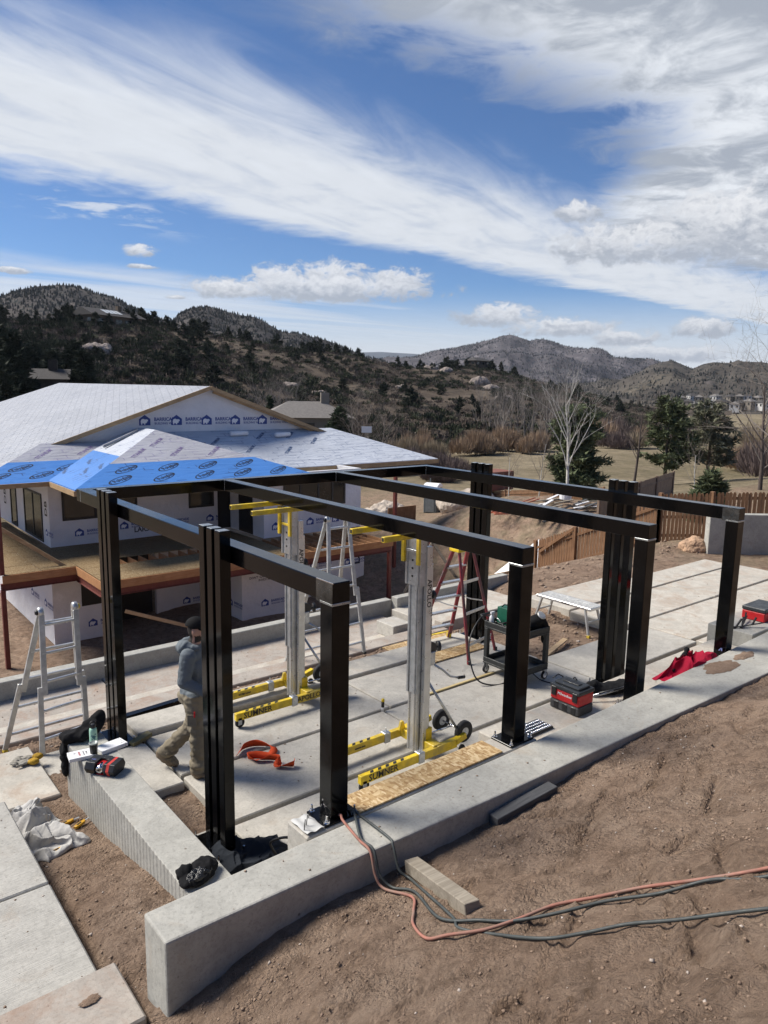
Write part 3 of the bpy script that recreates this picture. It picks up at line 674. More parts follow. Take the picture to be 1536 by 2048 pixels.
# ================================================================ lifts
def make_lift(name, label, loc, mast_text, leg_texts, winch_back, grp='material lifts holding up the second beam'):
    t = thing(name, label, 'material lift', loc, pi, grp)        # local +x points to world -X (leg side)
    # legs
    for sy in (-1, 1):
        y = sy*.30
        m = MB(); m.box((.46, y, .15), (1.16, .062, .095)); lg = m.build('leg', M_YEL, t, .004)
        m = MB(); m.box((.20, y, .15), (.085, .085, .125)); m.box((.20, y, .235), (.012, .012, .06)); m.build('clamp', M_GALV, lg, .004)
        m = MB(); m.box((-.20, y, .155), (.30, .07, .10)); m.bar((-.33, y, .16), (-.50, y, .205), .07, .07); m.build('rear_arm', M_YEL, lg, .004)
        for k in range(5):
            m = MB(); x0 = .42+k*.105
            m.add([(x0, y-.022, .1985), (x0+.045, y-.022, .1985), (x0+.075, y+.022, .1985), (x0+.03, y+.022, .1985)], [(0, 1, 2, 3)]); m.build('hazard_stripe', M_PRINT, lg)
        m = MB(); m.lathe([(.055, -.018), (.062, -.012), (.062, .012), (.055, .018)], 18, (.98, y, .066), Matrix.Rotation(pi/2, 3, 'X')); m.build('caster', M_RUBBER, lg, 0, True)
        [MB().box((.99, y+q_, .09), (.05, .006, .09)).build('caster_fork', M_GALV, lg) for q_ in (-.028, .028)]
        m = MB(); m.lathe([(.030, -.012), (.045, -.010), (.045, .010), (.030, .012)], 14, (-.46, y, .05), Matrix.Rotation(pi/2, 3, 'X')); m.build('rear_caster', M_RUBBER, lg, 0, True)
        tx = leg_texts[0 if sy > 0 else 1]
        if tx:
            m = MB(); lettering(m, tx[0], tx[1], (tx[2], y+.0335, .150), (-1, 0, 0), (0, 0, 1), .002, 1.0); m.build('lettering', M_PRINT, lg)
        if tx and len(tx) > 3:
            m = MB(); lettering(m, tx[3], tx[4], (tx[5], y+.0365, .155), (-1, 0, 0), (0, 0, 1), .0012, 1.0); m.build('lettering', M_PRINT, lg)
    m = MB(); m.box((-.06, 0, .16), (.12, .62, .11)); m.box((-.075, 0, .27), (.09, .30, .16)); m.prism([(-.05, -.05), (.05, -.05), (.018, .06), (-.018, .06)], -.02, .02, 0, Matrix.Rotation(pi/2, 3, 'X'), (.0, -.25, .25)); m.build('base_frame', M_YEL, t, .005)
    # mast sections
    m = MB(); m.box((0, 0, .53), (.14, .15, .92)); m.box((.075, -.045, .53), (.02, .02, .92)); m.box((.075, .045, .53), (.02, .02, .92)); ms = m.build('outer_mast', M_ALU, t, .004)
    for k in range(5):
        for zz in (.3, .5, .58):
            pass
    m = MB(); m.box((.035, -.005, 1.44), (.10, .17, 1.34)); m.box((.09, -.06, 1.44), (.018, .03, 1.34)); m.box((.09, .05, 1.44), (.018, .03, 1.34)); m.build('middle_mast', M_GALV, t, .004)
    m = MB(); m.box((-.02, .115, 1.28), (.075, .055, 2.40)); m.box((-.075, .10, 1.18), (.03, .05, 2.2)); rl = m.build('side_rail', M_ALU, t, .003)
    m = MB(); lettering(m, mast_text, .085, (-.02, .1433, 1.95), (0, 0, -1), (-1, 0, 0), .002); m.build('lettering', M_PRINT, rl)
    if winch_back:
        m = MB(); lettering(m, 'GENERAL  ONLY', .05, (-.075, .1260, 1.62), (0, 0, 1), (1, 0, 0), .001); m.build('lettering', M_PRINT, rl)
    m = MB(); m.box((.06, 0, 2.345), (.10, .25, .62)); m.box((.115, -.095, 2.345), (.02, .03, .62)); m.box((.115, .095, 2.345), (.02, .03, .62)); ca = m.build('carriage', M_GALV, t, .004)
    for k in range(3):
        m = MB(); m.lathe([(.013, 0), (.013, .004)], 10, (.111, 0, 2.14+k*.09), Matrix.Rotation(pi/2, 3, 'Y')); m.build('bolt_hole', M_PRINT, ca)
    m = MB(); m.box((.126, .0, 2.43), (.012, .27, .03)); m.build('cross_strap', M_GALV if winch_back else M_YEL, ca, .002)
    for sy in (-1, 1):
        m = MB(); m.box((.14, sy*.125, 2.47), (.03, .05, .36)); fk = m.build('fork_upright', M_YEL, t, .003)
        m = MB(); m.box((.40, sy*.27, 2.668), (.72, .052, .058)); m.box((.06, sy*.2, 2.668), (.05, .16, .05)); fa = m.build('fork_arm', M_YEL, t, .003)
        m = MB(); m.box((.7605, sy*.27, 2.668), (.002, .034, .038)); m.build('fork_socket', M_PRINT, fa)
    # winch
    m = MB(); m.box((-.13, .06, 1.16), (.085, .11, .16)); w = m.build('winch', M_GALV, t, .006)
    m = MB(); m.lathe([(.085, -.05), (.085, .05)], 20, (-.12, .05, 1.27), Matrix.Rotation(pi/2, 3, 'X')); m.build('winch_drum', M_BLACK, w, .004)
    m = MB(); m.lathe([(.06, -.018), (.06, .018)], 18, (-.30, .02, 1.25), Matrix.Rotation(pi/2, 3, 'Y') @ Matrix.Rotation(.4, 3, 'X')); m.tube([(-.17, .04, 1.25), (-.30, .02, 1.25)], .014, 8); m.build('hand_wheel', M_BLACK, w, .004)
    m = MB(); m.tube([(-.16, .11, 1.08), (-.24, .16, 1.02), (-.33, .20, .93), (-.43, .23, .90)], .013, 8); ck = m.build('crank', M_GALV, w, 0, True)
    m = MB(); m.tube([(-.43, .23, .90), (-.52, .245, .893)], .019, 10); m.build('crank_grip', M_BLACK, w, 0, True)
    m = MB(); m.lathe([(.05, -.02), (.05, .02)], 14, (-.10, .11, 1.92), Matrix.Rotation(pi/2, 3, 'Y')); m.build('cable_pulley', M_BLACK, t, .004)
    m = MB(); m.tube([(-.09, .05, .92), (-.47, .26, .20)], .016, 8); m.build('brace', M_GALV, t, 0, True)
    m = MB(); m.tube([(-.09, -.05, .92), (-.30, -.34, .22)], .014, 8); m.build('brace', M_GALV, t, 0, True)
    # transport wheels
    for y in (-.12, .26):
        m = MB(); m.lathe([(.07, -.03), (.115, -.034), (.13, -.02), (.13, .02), (.115, .034), (.07, .03)], 24, (-.52, y, .225), Matrix.Rotation(pi/2, 3, 'X')); wh = m.build('transport_wheel', M_RUBBER, t, 0, True)
        m = MB(); m.lathe([(.02, -.036), (.068, -.028), (.068, .028), (.02, .036)], 18, (-.52, y, .225), Matrix.Rotation(pi/2, 3, 'X')); m.build('rim', M_GALV, wh, 0, False)
    m = MB(); m.tube([(-.52, -.16, .225), (-.52, .3, .225)], .011, 8); m.tube([(-.12, .1, .25), (-.52, .07, .225)], .011, 6); m.build('axle', M_CHROME, t, 0, True)
    return t
make_lift('material_lift', 'yellow legged aluminium material lift nearer the foreground, in the middle of the slab', (5.40, 5.98, 0), 'APOLLO', (('SUMNER', .105, .74), ('sumner.com', .03, .6)), True)
make_lift('material_lift', 'yellow legged aluminium material lift farther back beside the aluminium ladder', (5.08, 8.09, 0), 'APOLLO', (('SUMNER', .105, .74, 'APOLLO', .095, -.02), ('RATED LOAD', .03, .6)), False)
C.objects['material_lift.001']['label'] = C.objects['material_lift.001']['label']

# ================================================================ ladders
def multi_ladder(name, label, top, half, feet, rungs, extra=True):
    """articulated aluminium A-frame ladder; top=(x,y,z) centre of hinge line, feet = four ground points FL FR BL BR"""
    t = thing(name, label, 'ladder', (top[0], top[1], min(f[2] for f in feet)))
    T = [Vector((top[0]-half, top[1], top[2])), Vector((top[0]+half, top[1], top[2]))]
    for s, (a, b) in enumerate(((feet[0], feet[1]), (feet[2], feet[3]))):
        off = Vector((0, -.035 if s == 0 else .035, -.03))
        ends = []
        for k, ft in enumerate((a, b)):
            p0 = T[k]+off; p1 = Vector(ft)
            kn = p0.lerp(p1, .56); inw = Vector(((1 if k else -1)*-.03, 0, 0)); kn = kn+inw
            m = MB(); m.bar(p0, kn, .034, .062, 0, (1, 0, 0)); r1 = m.build('rail', M_ALU_DULL, t, .004, world=True)
            m = MB(); m.bar(p0.lerp(p1, .50)+inw*.4+Vector(((1 if k else -1)*.03, 0, 0)), p1+Vector((0, 0, .03)), .032, .058, 0, (1, 0, 0)); m.build('rail', M_ALU_DULL, t, .004, world=True)
            m = MB(); m.box(p1+Vector((0, 0, .02)), (.05, .07, .04)); m.build('foot', M_YEL if (s == 1 and k == 0) else M_BLACK, t, .006, world=True)
            ends.append((p0, p1))
        for i in range(rungs):
            f = (i+.35)/rungs
            pa = ends[0][0].lerp(ends[0][1], f); pb = ends[1][0].lerp(ends[1][1], f)
            m = MB(); m.bar(pa, pb, .036, .028); m.build('rung', M_ALU, t, .006, world=True)
    for k in (0, 1):
        m = MB(); m.lathe([(.05, -.03), (.058, -.02), (.058, .02), (.05, .03)], 16, T[k]+Vector((0, 0, .0)), Matrix.Rotation(pi/2, 3, 'Y')); h = m.build('hinge', M_ALU, t, 0, True, world=True)
        m = MB(); m.lathe([(.03, 0), (.034, .012), (.02, .03)], 12, T[k]+Vector(((1 if k else -1)*.03, 0, 0)), Matrix.Rotation((1 if k else -1)*pi/2, 3, 'Y')); m.build('lock_knob', M_YEL if extra and k else M_BLACK, t, 0, True, world=True)
    return t
multi_ladder('folding_ladder', 'aluminium articulated ladder standing at the left edge of the photo', (2.33, 8.86, 1.57), .19, [(2.0, 8.57, -.08), (2.52, 8.62, -.05), (1.72, 9.10, -.13), (2.66, 9.14, -.13)], 5)
multi_ladder('folding_ladder', 'aluminium articulated ladder behind the far lift, below the second beam', (6.62, 9.28, 2.16), .19, [(6.12, 8.82, .03), (6.86, 8.86, .03), (6.0, 9.82, -.29), (7.0, 9.82, -.29)], 7, False)
def step_ladder():
    t = thing('step_ladder', 'red fibreglass stepladder with yellow top cap by the tool cart', 'ladder', (8.27, 8.15, 0))
    top = 1.66; L = [(Vector((8.10, 8.20, top)), Vector((7.80, 8.72, 0))), (Vector((8.44, 8.20, top)), Vector((8.52, 8.66, 0)))]
    R_ = [(Vector((8.12, 8.08, top)), Vector((7.93, 7.60, 0))), (Vector((8.42, 8.08, top)), Vector((8.74, 7.80, 0)))]
    for a, b in L:
        m = MB(); m.bar(a, b, .028, .075, 0, (1, 0, 0)); m.build('rail', M_FIBRE, t, .004, world=True)
        m = MB(); m.box(b+Vector((0, 0, .05)), (.04, .09, .10)); m.build('foot', M_YEL, t, .005, world=True)
    for a, b in R_:
        m = MB(); m.bar(a, b, .026, .05, 0, (1, 0, 0)); m.build('rail', M_FIBRE, t, .004, world=True)
        m = MB(); m.box(b+Vector((0, 0, .03)), (.04, .06, .06)); m.build('foot', M_BLACK, t, .005, world=True)
    for i in range(5):
        f = .17+i*.165; m = MB(); m.bar(L[0][0].lerp(L[0][1], f), L[1][0].lerp(L[1][1], f), .09, .028); m.build('step', M_ALU, t, .004, world=True)
    for i, f in enumerate((.28, .56, .84)):
        m = MB(); m.bar(R_[0][0].lerp(R_[0][1], f), R_[1][0].lerp(R_[1][1], f), .012, .05); m.build('rear_bar', M_ALU, t, .003, world=True)
    for k in (0, 1):
        m = MB(); pa = L[k][0].lerp(L[k][1], .5); pb = R_[k][0].lerp(R_[k][1], .5); m.bar(pa, (pa+pb)/2+Vector((0, 0, -.02)), .004, .02); m.bar((pa+pb)/2+Vector((0, 0, -.02)), pb, .004, .02); m.build('spreader', M_ALU, t, world=True)
        m = MB(); a, b = L[k]; p = a.lerp(b, .2); q = a.lerp(b, .38); m.bar(p+Vector((-.016, 0, 0)), q+Vector((-.016, 0, 0)), .002, .05, 0, (1, 0, 0)); m.build('warning_label', M_WHITE, t, world=True)
    m = MB(); m.box((8.27, 8.14, top+.03), (.42, .22, .06)); m.build('top_cap', M_YEL, t, .012, world=True, seg=2)
    m = MB(); m.bar(L[0][1]+Vector((0, 0, .13)), L[1][1]+Vector((0, 0, .13)), .05, .012); m.build('foot_brace', M_YEL, t, .003, world=True)
step_ladder()

# ================================================================ tool cart and what is on it
M_CART = mat('cart_grey_plastic', (.022, .024, .024), .55, 0, .2, 20, .1, 90)
ct = thing('utility_cart', 'black two shelf plastic utility cart loaded with tools', 'cart', (8.15, 6.88, 0))
def tray(z, h):
    m = MB(); x0, x1, y0, y1 = 7.87, 8.45, 6.50, 7.26
    m.b2((x0, y0, z), (x1, y1, z+.03)); m.b2((x0, y0, z+.031), (x0+.025, y1, z+h)); m.b2((x1-.025, y0, z+.031), (x1, y1, z+h))
    m.b2((x0+.026, y0, z+.031), (x1-.026, y0+.025, z+h)); m.b2((x0+.026, y1-.025, z+.031), (x1-.026, y1, z+h)); return m
tray(.70, .11).build('top_tray', M_CART, ct, .006, world=True); tray(.155, .10).build('bottom_tray', M_CART, ct, .006, world=True)
for x in (7.905, 8.415):
    for y in (6.535, 7.225):
        m = MB(); m.b2((x-.033, y-.033, .256), (x+.033, y+.033, .699)); m.build('corner_post', M_CART, ct, .006, world=True)
        m = MB(); m.lathe([(.04, -.016), (.06, -.014), (.06, .014), (.04, .016)], 18, (x, y, .062), Matrix.Rotation(pi/2, 3, 'X')); w = m.build('caster', M_RUBBER, ct, 0, True, world=True)
        m = MB(); m.lathe([(.01, -.018), (.04, -.0165), (.04, .0165), (.01, .018)], 12, (x, y, .062), Matrix.Rotation(pi/2, 3, 'X')); m.build('caster_hub', M_WHITE, w, 0)
        [MB().b2((x-.02, y+q_, .06), (x+.02, y+q_+.004, .152)).build('caster_fork', M_GALV, w) for q_ in (-.024, .02)]
m = MB(); m.tube([(7.9, 7.27, .80), (7.9, 7.36, .86), (8.42, 7.36, .86), (8.42, 7.27, .80)], .018, 8); m.build('push_handle', M_CART, ct, 0, True, world=True)
M_GREEN = mat('green_enamel', (.012, .12, .07), .45, 0, .15, 10)
m = MB(); m.b2((8.08, 6.86, .732), (8.34, 7.2, 1.0)); m.b2((8.10, 6.858, .78), (8.32, 6.861, .95), 1); wb = m.build('welder', [M_GREEN, mat('green_panel', (.03, .19, .12), .5)], None, .012); tag(wb, 'green metal box welder standing on the cart', 'welder')
m = MB(); m.tube([(8.12, 6.9, 1.0), (8.12, 6.95, 1.05), (8.12, 7.1, 1.05), (8.12, 7.15, 1.0)], .01, 6); m.build('handle', M_BLACK, wb)
m = MB(); m.ell((8.27, 6.68, .83), (.16, .13, .11)); m.ell((8.30, 6.62, .90), (.13, .10, .08)); m.ell((8.40, 6.6, .80), (.07, .1, .12)); m.ell((8.43, 6.58, .62), (.05, .06, .10))
o = link('tool_bag', remeshed(m, .018, 3, .014, 9, 3)); o.data.materials.append(cloth('bag_black', (.012, .012, .013))); tag(o, 'crumpled black tool bag spilling over the cart corner', 'bag')
m = MB(); m.lathe([(.062, 0), (.07, .012), (.055, .02), (.03, .022)], 20, (8.33, 6.58, .97), Matrix.Rotation(.7, 3, 'X')); tag(m.build('grinder_disc', M_ALU_DULL, None, 0, True), 'grey grinding disc lying on the black bag', 'disc')
def spray(x, y, z, label, body, head):
    t = thing('spray_bottle', label, 'bottle', (x, y, z), group='bottles on the tool cart')
    m = MB(); m.lathe([(.033, 0), (.036, .01), (.036, .12), (.028, .15), (.013, .165), (.013, .18)], 14); m.build('body', body, t, 0, True)
    m = MB(); m.box((.012, 0, .20), (.07, .03, .035)); m.bar((.03, 0, .19), (.045, 0, .14), .012, .012); m.tube([(.045, 0, .205), (.065, 0, .205)], .009, 8); m.build('trigger_head', head, t, .004)
    return t
spray(7.94, 7.18, .731, 'white spray bottle at the far corner of the cart', M_WHITE, M_WHITE)
spray(7.93, 6.78, .731, 'pale green spray bottle with dark trigger on the cart', mat('pale_green', (.36, .55, .44), .4), M_BLACK)
for k, (a, b, mt_) in enumerate((((7.98, 7.05, .78), (8.30, 6.95, .83), M_BLACK), ((7.96, 6.95, .77), (8.10, 7.2, .81), M_GALV), ((8.02, 6.9, .75), (8.05, 7.2, .77), M_BLACK), ((8.15, 6.72, .76), (7.95, 6.62, .77), M_GALV))):
    t = thing('hand_tool', ['long black handled tool across the cart tray', 'steel wrench among the tools on the cart', 'black bar lying along the cart tray', 'steel pliers at the near end of the cart'][k], 'tool', a, group='loose tools on the cart')
    a, b = Vector(a), Vector(b); d = b-a
    m = MB(); m.tube([(0, 0, 0), d*.3, d*.55], [.013, .016, .012], 8); m.build('grip', M_BLACK, t, 0, True)
    m = MB(); m.tube([d*.55, d*.85], .009, 8); m.box(d*.95, (.03, .035, .018)); m.build('jaw', mt_, t, .003)
def cord(name, label, pts, r, mt, cat='cord', sub=10, group=None, jit=0):
    P_ = [Vector(p) for p in pts]; out = []
    for i in range(len(P_)-1):
        p0, p1, p2, p3 = P_[max(i-1, 0)], P_[i], P_[i+1], P_[min(i+2, len(P_)-1)]
        for k in range(sub):
            u = k/sub; out.append(.5*((2*p1)+(-p0+p2)*u+(2*p0-5*p1+4*p2-p3)*u*u+(-p0+3*p1-3*p2+p3)*u**3))
    out.append(P_[-1]); m = MB(); m.tube(out, r, 8); o = m.build(name, mt, None, 0, True); tag(o, label, cat, group); return o
cord('welding_cable', 'thin black cable looping from the cart to the slab', [(8.0, 7.2, .85), (7.8, 7.27, .86), (7.5, 7.2, .55), (7.42, 7.0, .15), (7.55, 6.85, .02), (7.85, 6.75, .04), (7.93, 6.62, .5), (7.95, 6.6, .78)], .011, M_BLACK)
cord('power_cord', 'thin black cord running from the cart to the red vacuum', [(8.35, 6.95, .73), (8.2, 6.75, .3), (8.3, 6.55, .03), (8.3, 6.2, .012), (7.5, 5.6, .012), (6.9, 5.0, .02), (6.5, 4.75, .6), (6.42, 4.6, 1.1), (6.35, 4.5, 1.16)], .008, M_BLACK)

# ================================================================ aluminium work platform, planks, pipe stub, rule
wp = thing('work_platform', 'low aluminium work platform standing on the dirt notch', 'platform', (11.15, 8.1, -.17))
m = MB(); m.b2((10.93, 7.55, .31), (11.33, 8.78, .36)); m.build('deck', M_ALU, wp, .008, world=True)
for k in range(5): m = MB(); m.b2((10.95+k*.077, 7.57, .3605), (10.985+k*.077, 8.76, .365)); m.build('deck_rib', M_ALU_DULL, wp, .001, world=True)
for y, s in ((7.68, -1), (8.66, 1)):
    for x in (10.96, 11.30):
        m = MB(); m.bar((x, y, .31), (x+(.04 if x > 11.1 else -.04), y+s*.13, -.16), .03, .05, 0, (1, 0, 0)); lg = m.build('leg', M_ALU_DULL, wp, .004, world=True)
        m = MB(); m.box((x+(.04 if x > 11.1 else -.04), y+s*.13, -.15), (.05, .06, .05)); m.build('foot', M_YEL, lg, .004)
    m = MB(); m.bar((10.94, y+s*.06, .08), (11.32, y+s*.06, .08), .025, .03); m.build('leg_rung', M_ALU_DULL, wp, .003, world=True)
m = MB(); lettering(m, 'WERNER', .045, (10.928, 8.1, .335), (0, -1, 0), (0, 0, 1), .001); m.build('lettering', M_PRINT, wp, world=True)
def plank(name, label, a, b, w, h, mt, cat='plank', group=None, upv=(0, 0, 1), bevel=.004):
    a, b = Vector(a), Vector(b); c = (a+b)/2; d = b-a; m = MB(); m.bar(-d/2, d/2, w, h, 0, upv)
    o = m.build(name, mt, None, bevel); o.location = c; tag(o, label, cat, group); return o
plank('plank', 'short pale board on the dirt behind the cart', (9.42, 7.32, -.10), (10.35, 7.62, -.09), .10, .022, M_WOOD)
plank('plank', 'thin yellow wooden strip laid along the slab joint', (6.5, 7.125, .012), (8.0, 7.135, .012), .045, .018, wood_mat('yellow_lath', (.52, .40, .18), (.66, .54, .30)))
plank('plank', 'weathered grey board lying askew on the bank below the wall', (3.12, 3.46, .945), (2.93, 2.70, 1.155), .105, .085, M_WOOD_GREY)
plank('plank', 'dark grey board leaning along the foot of the wall', (3.93, 3.45, .965), (4.60, 3.42, 1.015), .10, .085, M_WOOD_DK)
plank('plank', 'olive lumber offcut beside the left column base', (2.86, 8.12, .02), (3.12, 8.2, .05), .09, .05, wood_mat('olive_lumber', (.16, .14, .07), (.25, .22, .12)))
plank('steel_channel', 'black steel channel lying behind the patio slabs', (2.95, 8.93, -.02), (4.6, 9.08, -.02), .10, .07, M_STEEL, 'steel bar')
o = MB(); o.b2((7.3, 7.95, .002), (8.72, 8.95, .02)); tag(o.build('osb_sheet', M_OSB, None, .002), 'pale wood sheet on the ground under the red stepladder', 'board')
o = MB(); o.b2((3.06, 4.02, 1.058), (4.66, 4.272, 1.072)); tag(o.build('osb_board', M_OSB, None, .002), 'flaky wood strand board on the footing beside the front post', 'board')
ps = thing('pipe_stub', 'short taped pipe stub rising from the slab joint', 'pipe', (5.82, 7.1, 0))
m = MB(); m.lathe([(.017, -.02), (.017, .10)], 12); m.build('pipe', M_WHITE, ps, 0, True)
m = MB(); m.lathe([(.0205, .055), (.0205, .13)], 12); m.build('tape', M_BLACK, ps, 0, True)
m = MB(); m.lathe([(.0215, .131), (.0215, .165), (.015, .17)], 12); m.build('cap', M_YEL, ps, 0, True)
# orange ratchet strap
def ribbon(name, label, pts, w, mt, cat, th=.004):
    P_ = [(Vector(p[:3]), p[3]) for p in pts]; V, Fc = [], []; out = []
    for i in range(len(P_)-1):
        for k in range(8):
            u = k/8; p0, p1, p2, p3 = P_[max(i-1, 0)][0], P_[i][0], P_[i+1][0], P_[min(i+2, len(P_)-1)][0]
            out.append((.5*((2*p1)+(-p0+p2)*u+(2*p0-5*p1+4*p2-p3)*u*u+(-p0+3*p1-3*p2+p3)*u**3), P_[i][1]*(1-u)+P_[i+1][1]*u))
    out.append(P_[-1]); n = len(out)
    for i, (p, tw) in enumerate(out):
        t_ = (out[min(i+1, n-1)][0]-out[max(i-1, 0)][0]).normalized(); s_ = t_.cross(Vector((0, 0, 1))).normalized(); u_ = s_.cross(t_)
        a = s_*cos(tw)+u_*sin(tw); nn = t_.cross(a).normalized()
        for q in (p-a*w/2, p+a*w/2): V += [q+nn*th/2, q-nn*th/2]
    for i in range(n-1):
        o = i*4; Fc += [(o, o+4, o+6, o+2), (o+1, o+3, o+7, o+5), (o, o+1, o+5, o+4), (o+2, o+6, o+7, o+3)]
    Fc += [(0, 2, 3, 1), ((n-1)*4, (n-1)*4+1, (n-1)*4+3, (n-1)*4+2)]
    m = MB(); m.add(V, Fc); o = m.build(name, mt, None, 0, True); return tag(o, label, cat)
M_ORANGE = cloth('orange_webbing', (.62, .075, .022), .7, .12, .2, 60)
ribbon('ratchet_strap', 'bright orange lifting strap dropped in folds on the slab', [(3.72, 7.12, .05, .9), (3.86, 7.24, .05, 1.3), (4.02, 7.22, .05, 1.5), (4.12, 7.02, .05, .4), (4.02, 6.92, .03, .2), (3.86, 6.98, .05, 1.2), (3.78, 7.0, .05, 1.4), (3.84, 6.9, .03, .3), (3.98, 6.82, .05, 1.3), (4.03, 6.72, .06, 1.5), (3.96, 6.66, .02, .1), (4.08, 6.55, .05, 1.2), (4.13, 6.58, .05, 1.5)], .085, M_ORANGE, 'strap')

# ================================================================ cloth, bags
def lump(name, label, cat, shapes, mt, voxel=.014, disp=.012, dscale=9, seed=0, ridged=True, it=3):
    m = MB()
    for s in shapes: m.ell(s[0], s[1], Matrix.Rotation(s[2] if len(s) > 2 else 0, 3, 'Z'))
    c = Vector(shapes[0][0]); m.v = [tuple(Vector(v)-c) for v in m.v]
    o = link(name, remeshed(m, voxel, it, disp, dscale, seed, ridged)); o.location = c
    for q in (mt if isinstance(mt, (list, tuple)) else [mt]): o.data.materials.append(q)
    tag(o, label, cat); return o
def drape(name, label, cat, c, size, rot, amp, mt, seed, zbase=None, n=90):
    """crumpled sheet: sharp folds, ragged outline, thin edge resting on the ground"""
    u, v = np.meshgrid(np.linspace(-1, 1, n), np.linspace(-1, 1, n), indexing='ij')
    x, y = u*size[0]/2, v*size[1]/2
    wx = x+.16*size[0]*fbm(u*1.3+seed, v*1.3, 1, 2, seed+1); wy = y+.16*size[1]*fbm(u*1.3, v*1.3+seed, 1, 2, seed+2)
    f1 = 1-np.abs(fbm(u*1.3+.7*v+seed, v*.8-.3*u, 1.0, 2, seed+3, .35))*2.4
    f2 = 1-np.abs(fbm(u*2.6+.8*fbm(u, v, 1.5, 2, seed+7), v*1.6-u, 1.2, 2, seed+4, .4))*2.4
    f3 = fbm(u, v, 6, 3, seed+5)
    r = np.maximum(np.abs(u), np.abs(v)); env = np.clip(1-r**4, 0, 1)**.7
    h = np.clip(.40+.60*f1*1.0+.24*f2+.03*f3, .03, None)*env*amp*(.75+.5*fbm(u, v, .9, 2, seed+8))
    wx = wx+.05*size[0]*f2*env; wy = wy-.05*size[1]*f1*env
    X = c[0]+wx*cos(rot)-wy*sin(rot); Y = c[1]+wx*sin(rot)+wy*cos(rot)
    z0 = G(X, Y) if zbase is None else zbase
    Z = z0+.006+h
    top = np.stack([X.ravel()-c[0], Y.ravel()-c[1], Z.ravel()], 1); bot = top.copy(); bot[:, 2] -= .005
    F_ = gridf(n, n); F2 = F_[:, ::-1]+n*n
    idx = np.arange(n*n).reshape(n, n); ring = np.concatenate([idx[0, :], idx[1:, -1], idx[-1, -2::-1], idx[-2:0:-1, 0]])
    side = np.stack([ring, np.roll(ring, -1), np.roll(ring, -1)+n*n, ring+n*n], 1)
    o = mesh_np(name, np.concatenate([top, bot]), np.concatenate([F_, F2, side]), mt); o.location = (c[0], c[1], 0)
    return tag(o, label, cat)
M_NAVY = cloth('charcoal_cloth', (.022, .026, .033)); M_BLKC = cloth('black_cloth', (.011, .011, .012)); M_LINEN = cloth('canvas', (.43, .42, .40), .95, .12)
M_CRIM = cloth('crimson_cloth', (.32, .007, .030), .75, .2)
drape('dark_jacket', 'dark charcoal jacket heaped beside the foreground column base', 'jacket', (2.95, 5.42), (.62, .42), -.35, .15, M_NAVY, 5, 0.0)
bb = lump('lined_bag', 'open black bag with glossy wrinkled lining at the wall corner', 'bag', [((2.09, 4.66, .635), (.16, .10, .035), .3), ((2.16, 4.70, .65), (.10, .09, .05), .2), ((2.02, 4.72, .65), (.07, .06, .05))], M_BLKC, .010, .012, 14, 4)
m = MB(); m.ell((2.09, 4.635, .655), (.125, .06, .030), Matrix.Rotation(.32, 3, 'Z')); me = remeshed(m, .007, 1, .012, 32, 2, True); lo = link('lining', me, bb, True); me.materials.append(mat('glossy_lining', (.012, .012, .013), .12, 0, .5, 40, .6, 120)); lo.matrix_parent_inverse = Matrix.Translation(bb.location).inverted()
lump('draped_jacket', 'black jacket draped over the far end of the low wall', 'jacket', [((2.10, 7.40, .66), (.17, .11, .055)), ((1.99, 7.45, .64), (.08, .10, .06)), ((1.945, 7.44, .45), (.035, .06, .22)), ((2.24, 7.44, .70), (.11, .09, .08)), ((2.30, 7.46, .74), (.07, .06, .10))], M_BLKC, .012, .016, 9, 6)
drape('canvas_drop_cloth', 'pale canvas drop cloth bunched against the walkway edge, farther heap', 'cloth', (1.50, 7.10), (.42, .50), .35, .20, M_LINEN, 2)
drape('canvas_drop_cloth', 'pale canvas drop cloth spread in folds, nearer heap', 'cloth', (1.52, 6.58), (.44, .62), .45, .14, M_LINEN, 9)
rj = drape('red_jacket', 'crimson jacket with black collar thrown over the footing by the last post', 'jacket', (7.98, 4.15), (.98, .38), .10, .20, M_CRIM, 4, .98)
m = MB(); m.tube([(7.72, 4.20, 1.03), (7.9, 4.24, 1.07), (8.05, 4.26, 1.10), (8.18, 4.30, 1.13), (8.25, 4.33, 1.15)], [.025, .03, .035, .03, .035], 8); me = remeshed(m, .012, 2, .01, 14, 1); co_ = link('collar', me, rj); me.materials.append(M_BLKC); co_.matrix_parent_inverse = Matrix.Translation((7.98, 4.17, 0)).inverted()
g = thing('work_gloves', 'pair of yellow and grey leather work gloves on the small slab', 'gloves', (1.79, 8.35, .04))
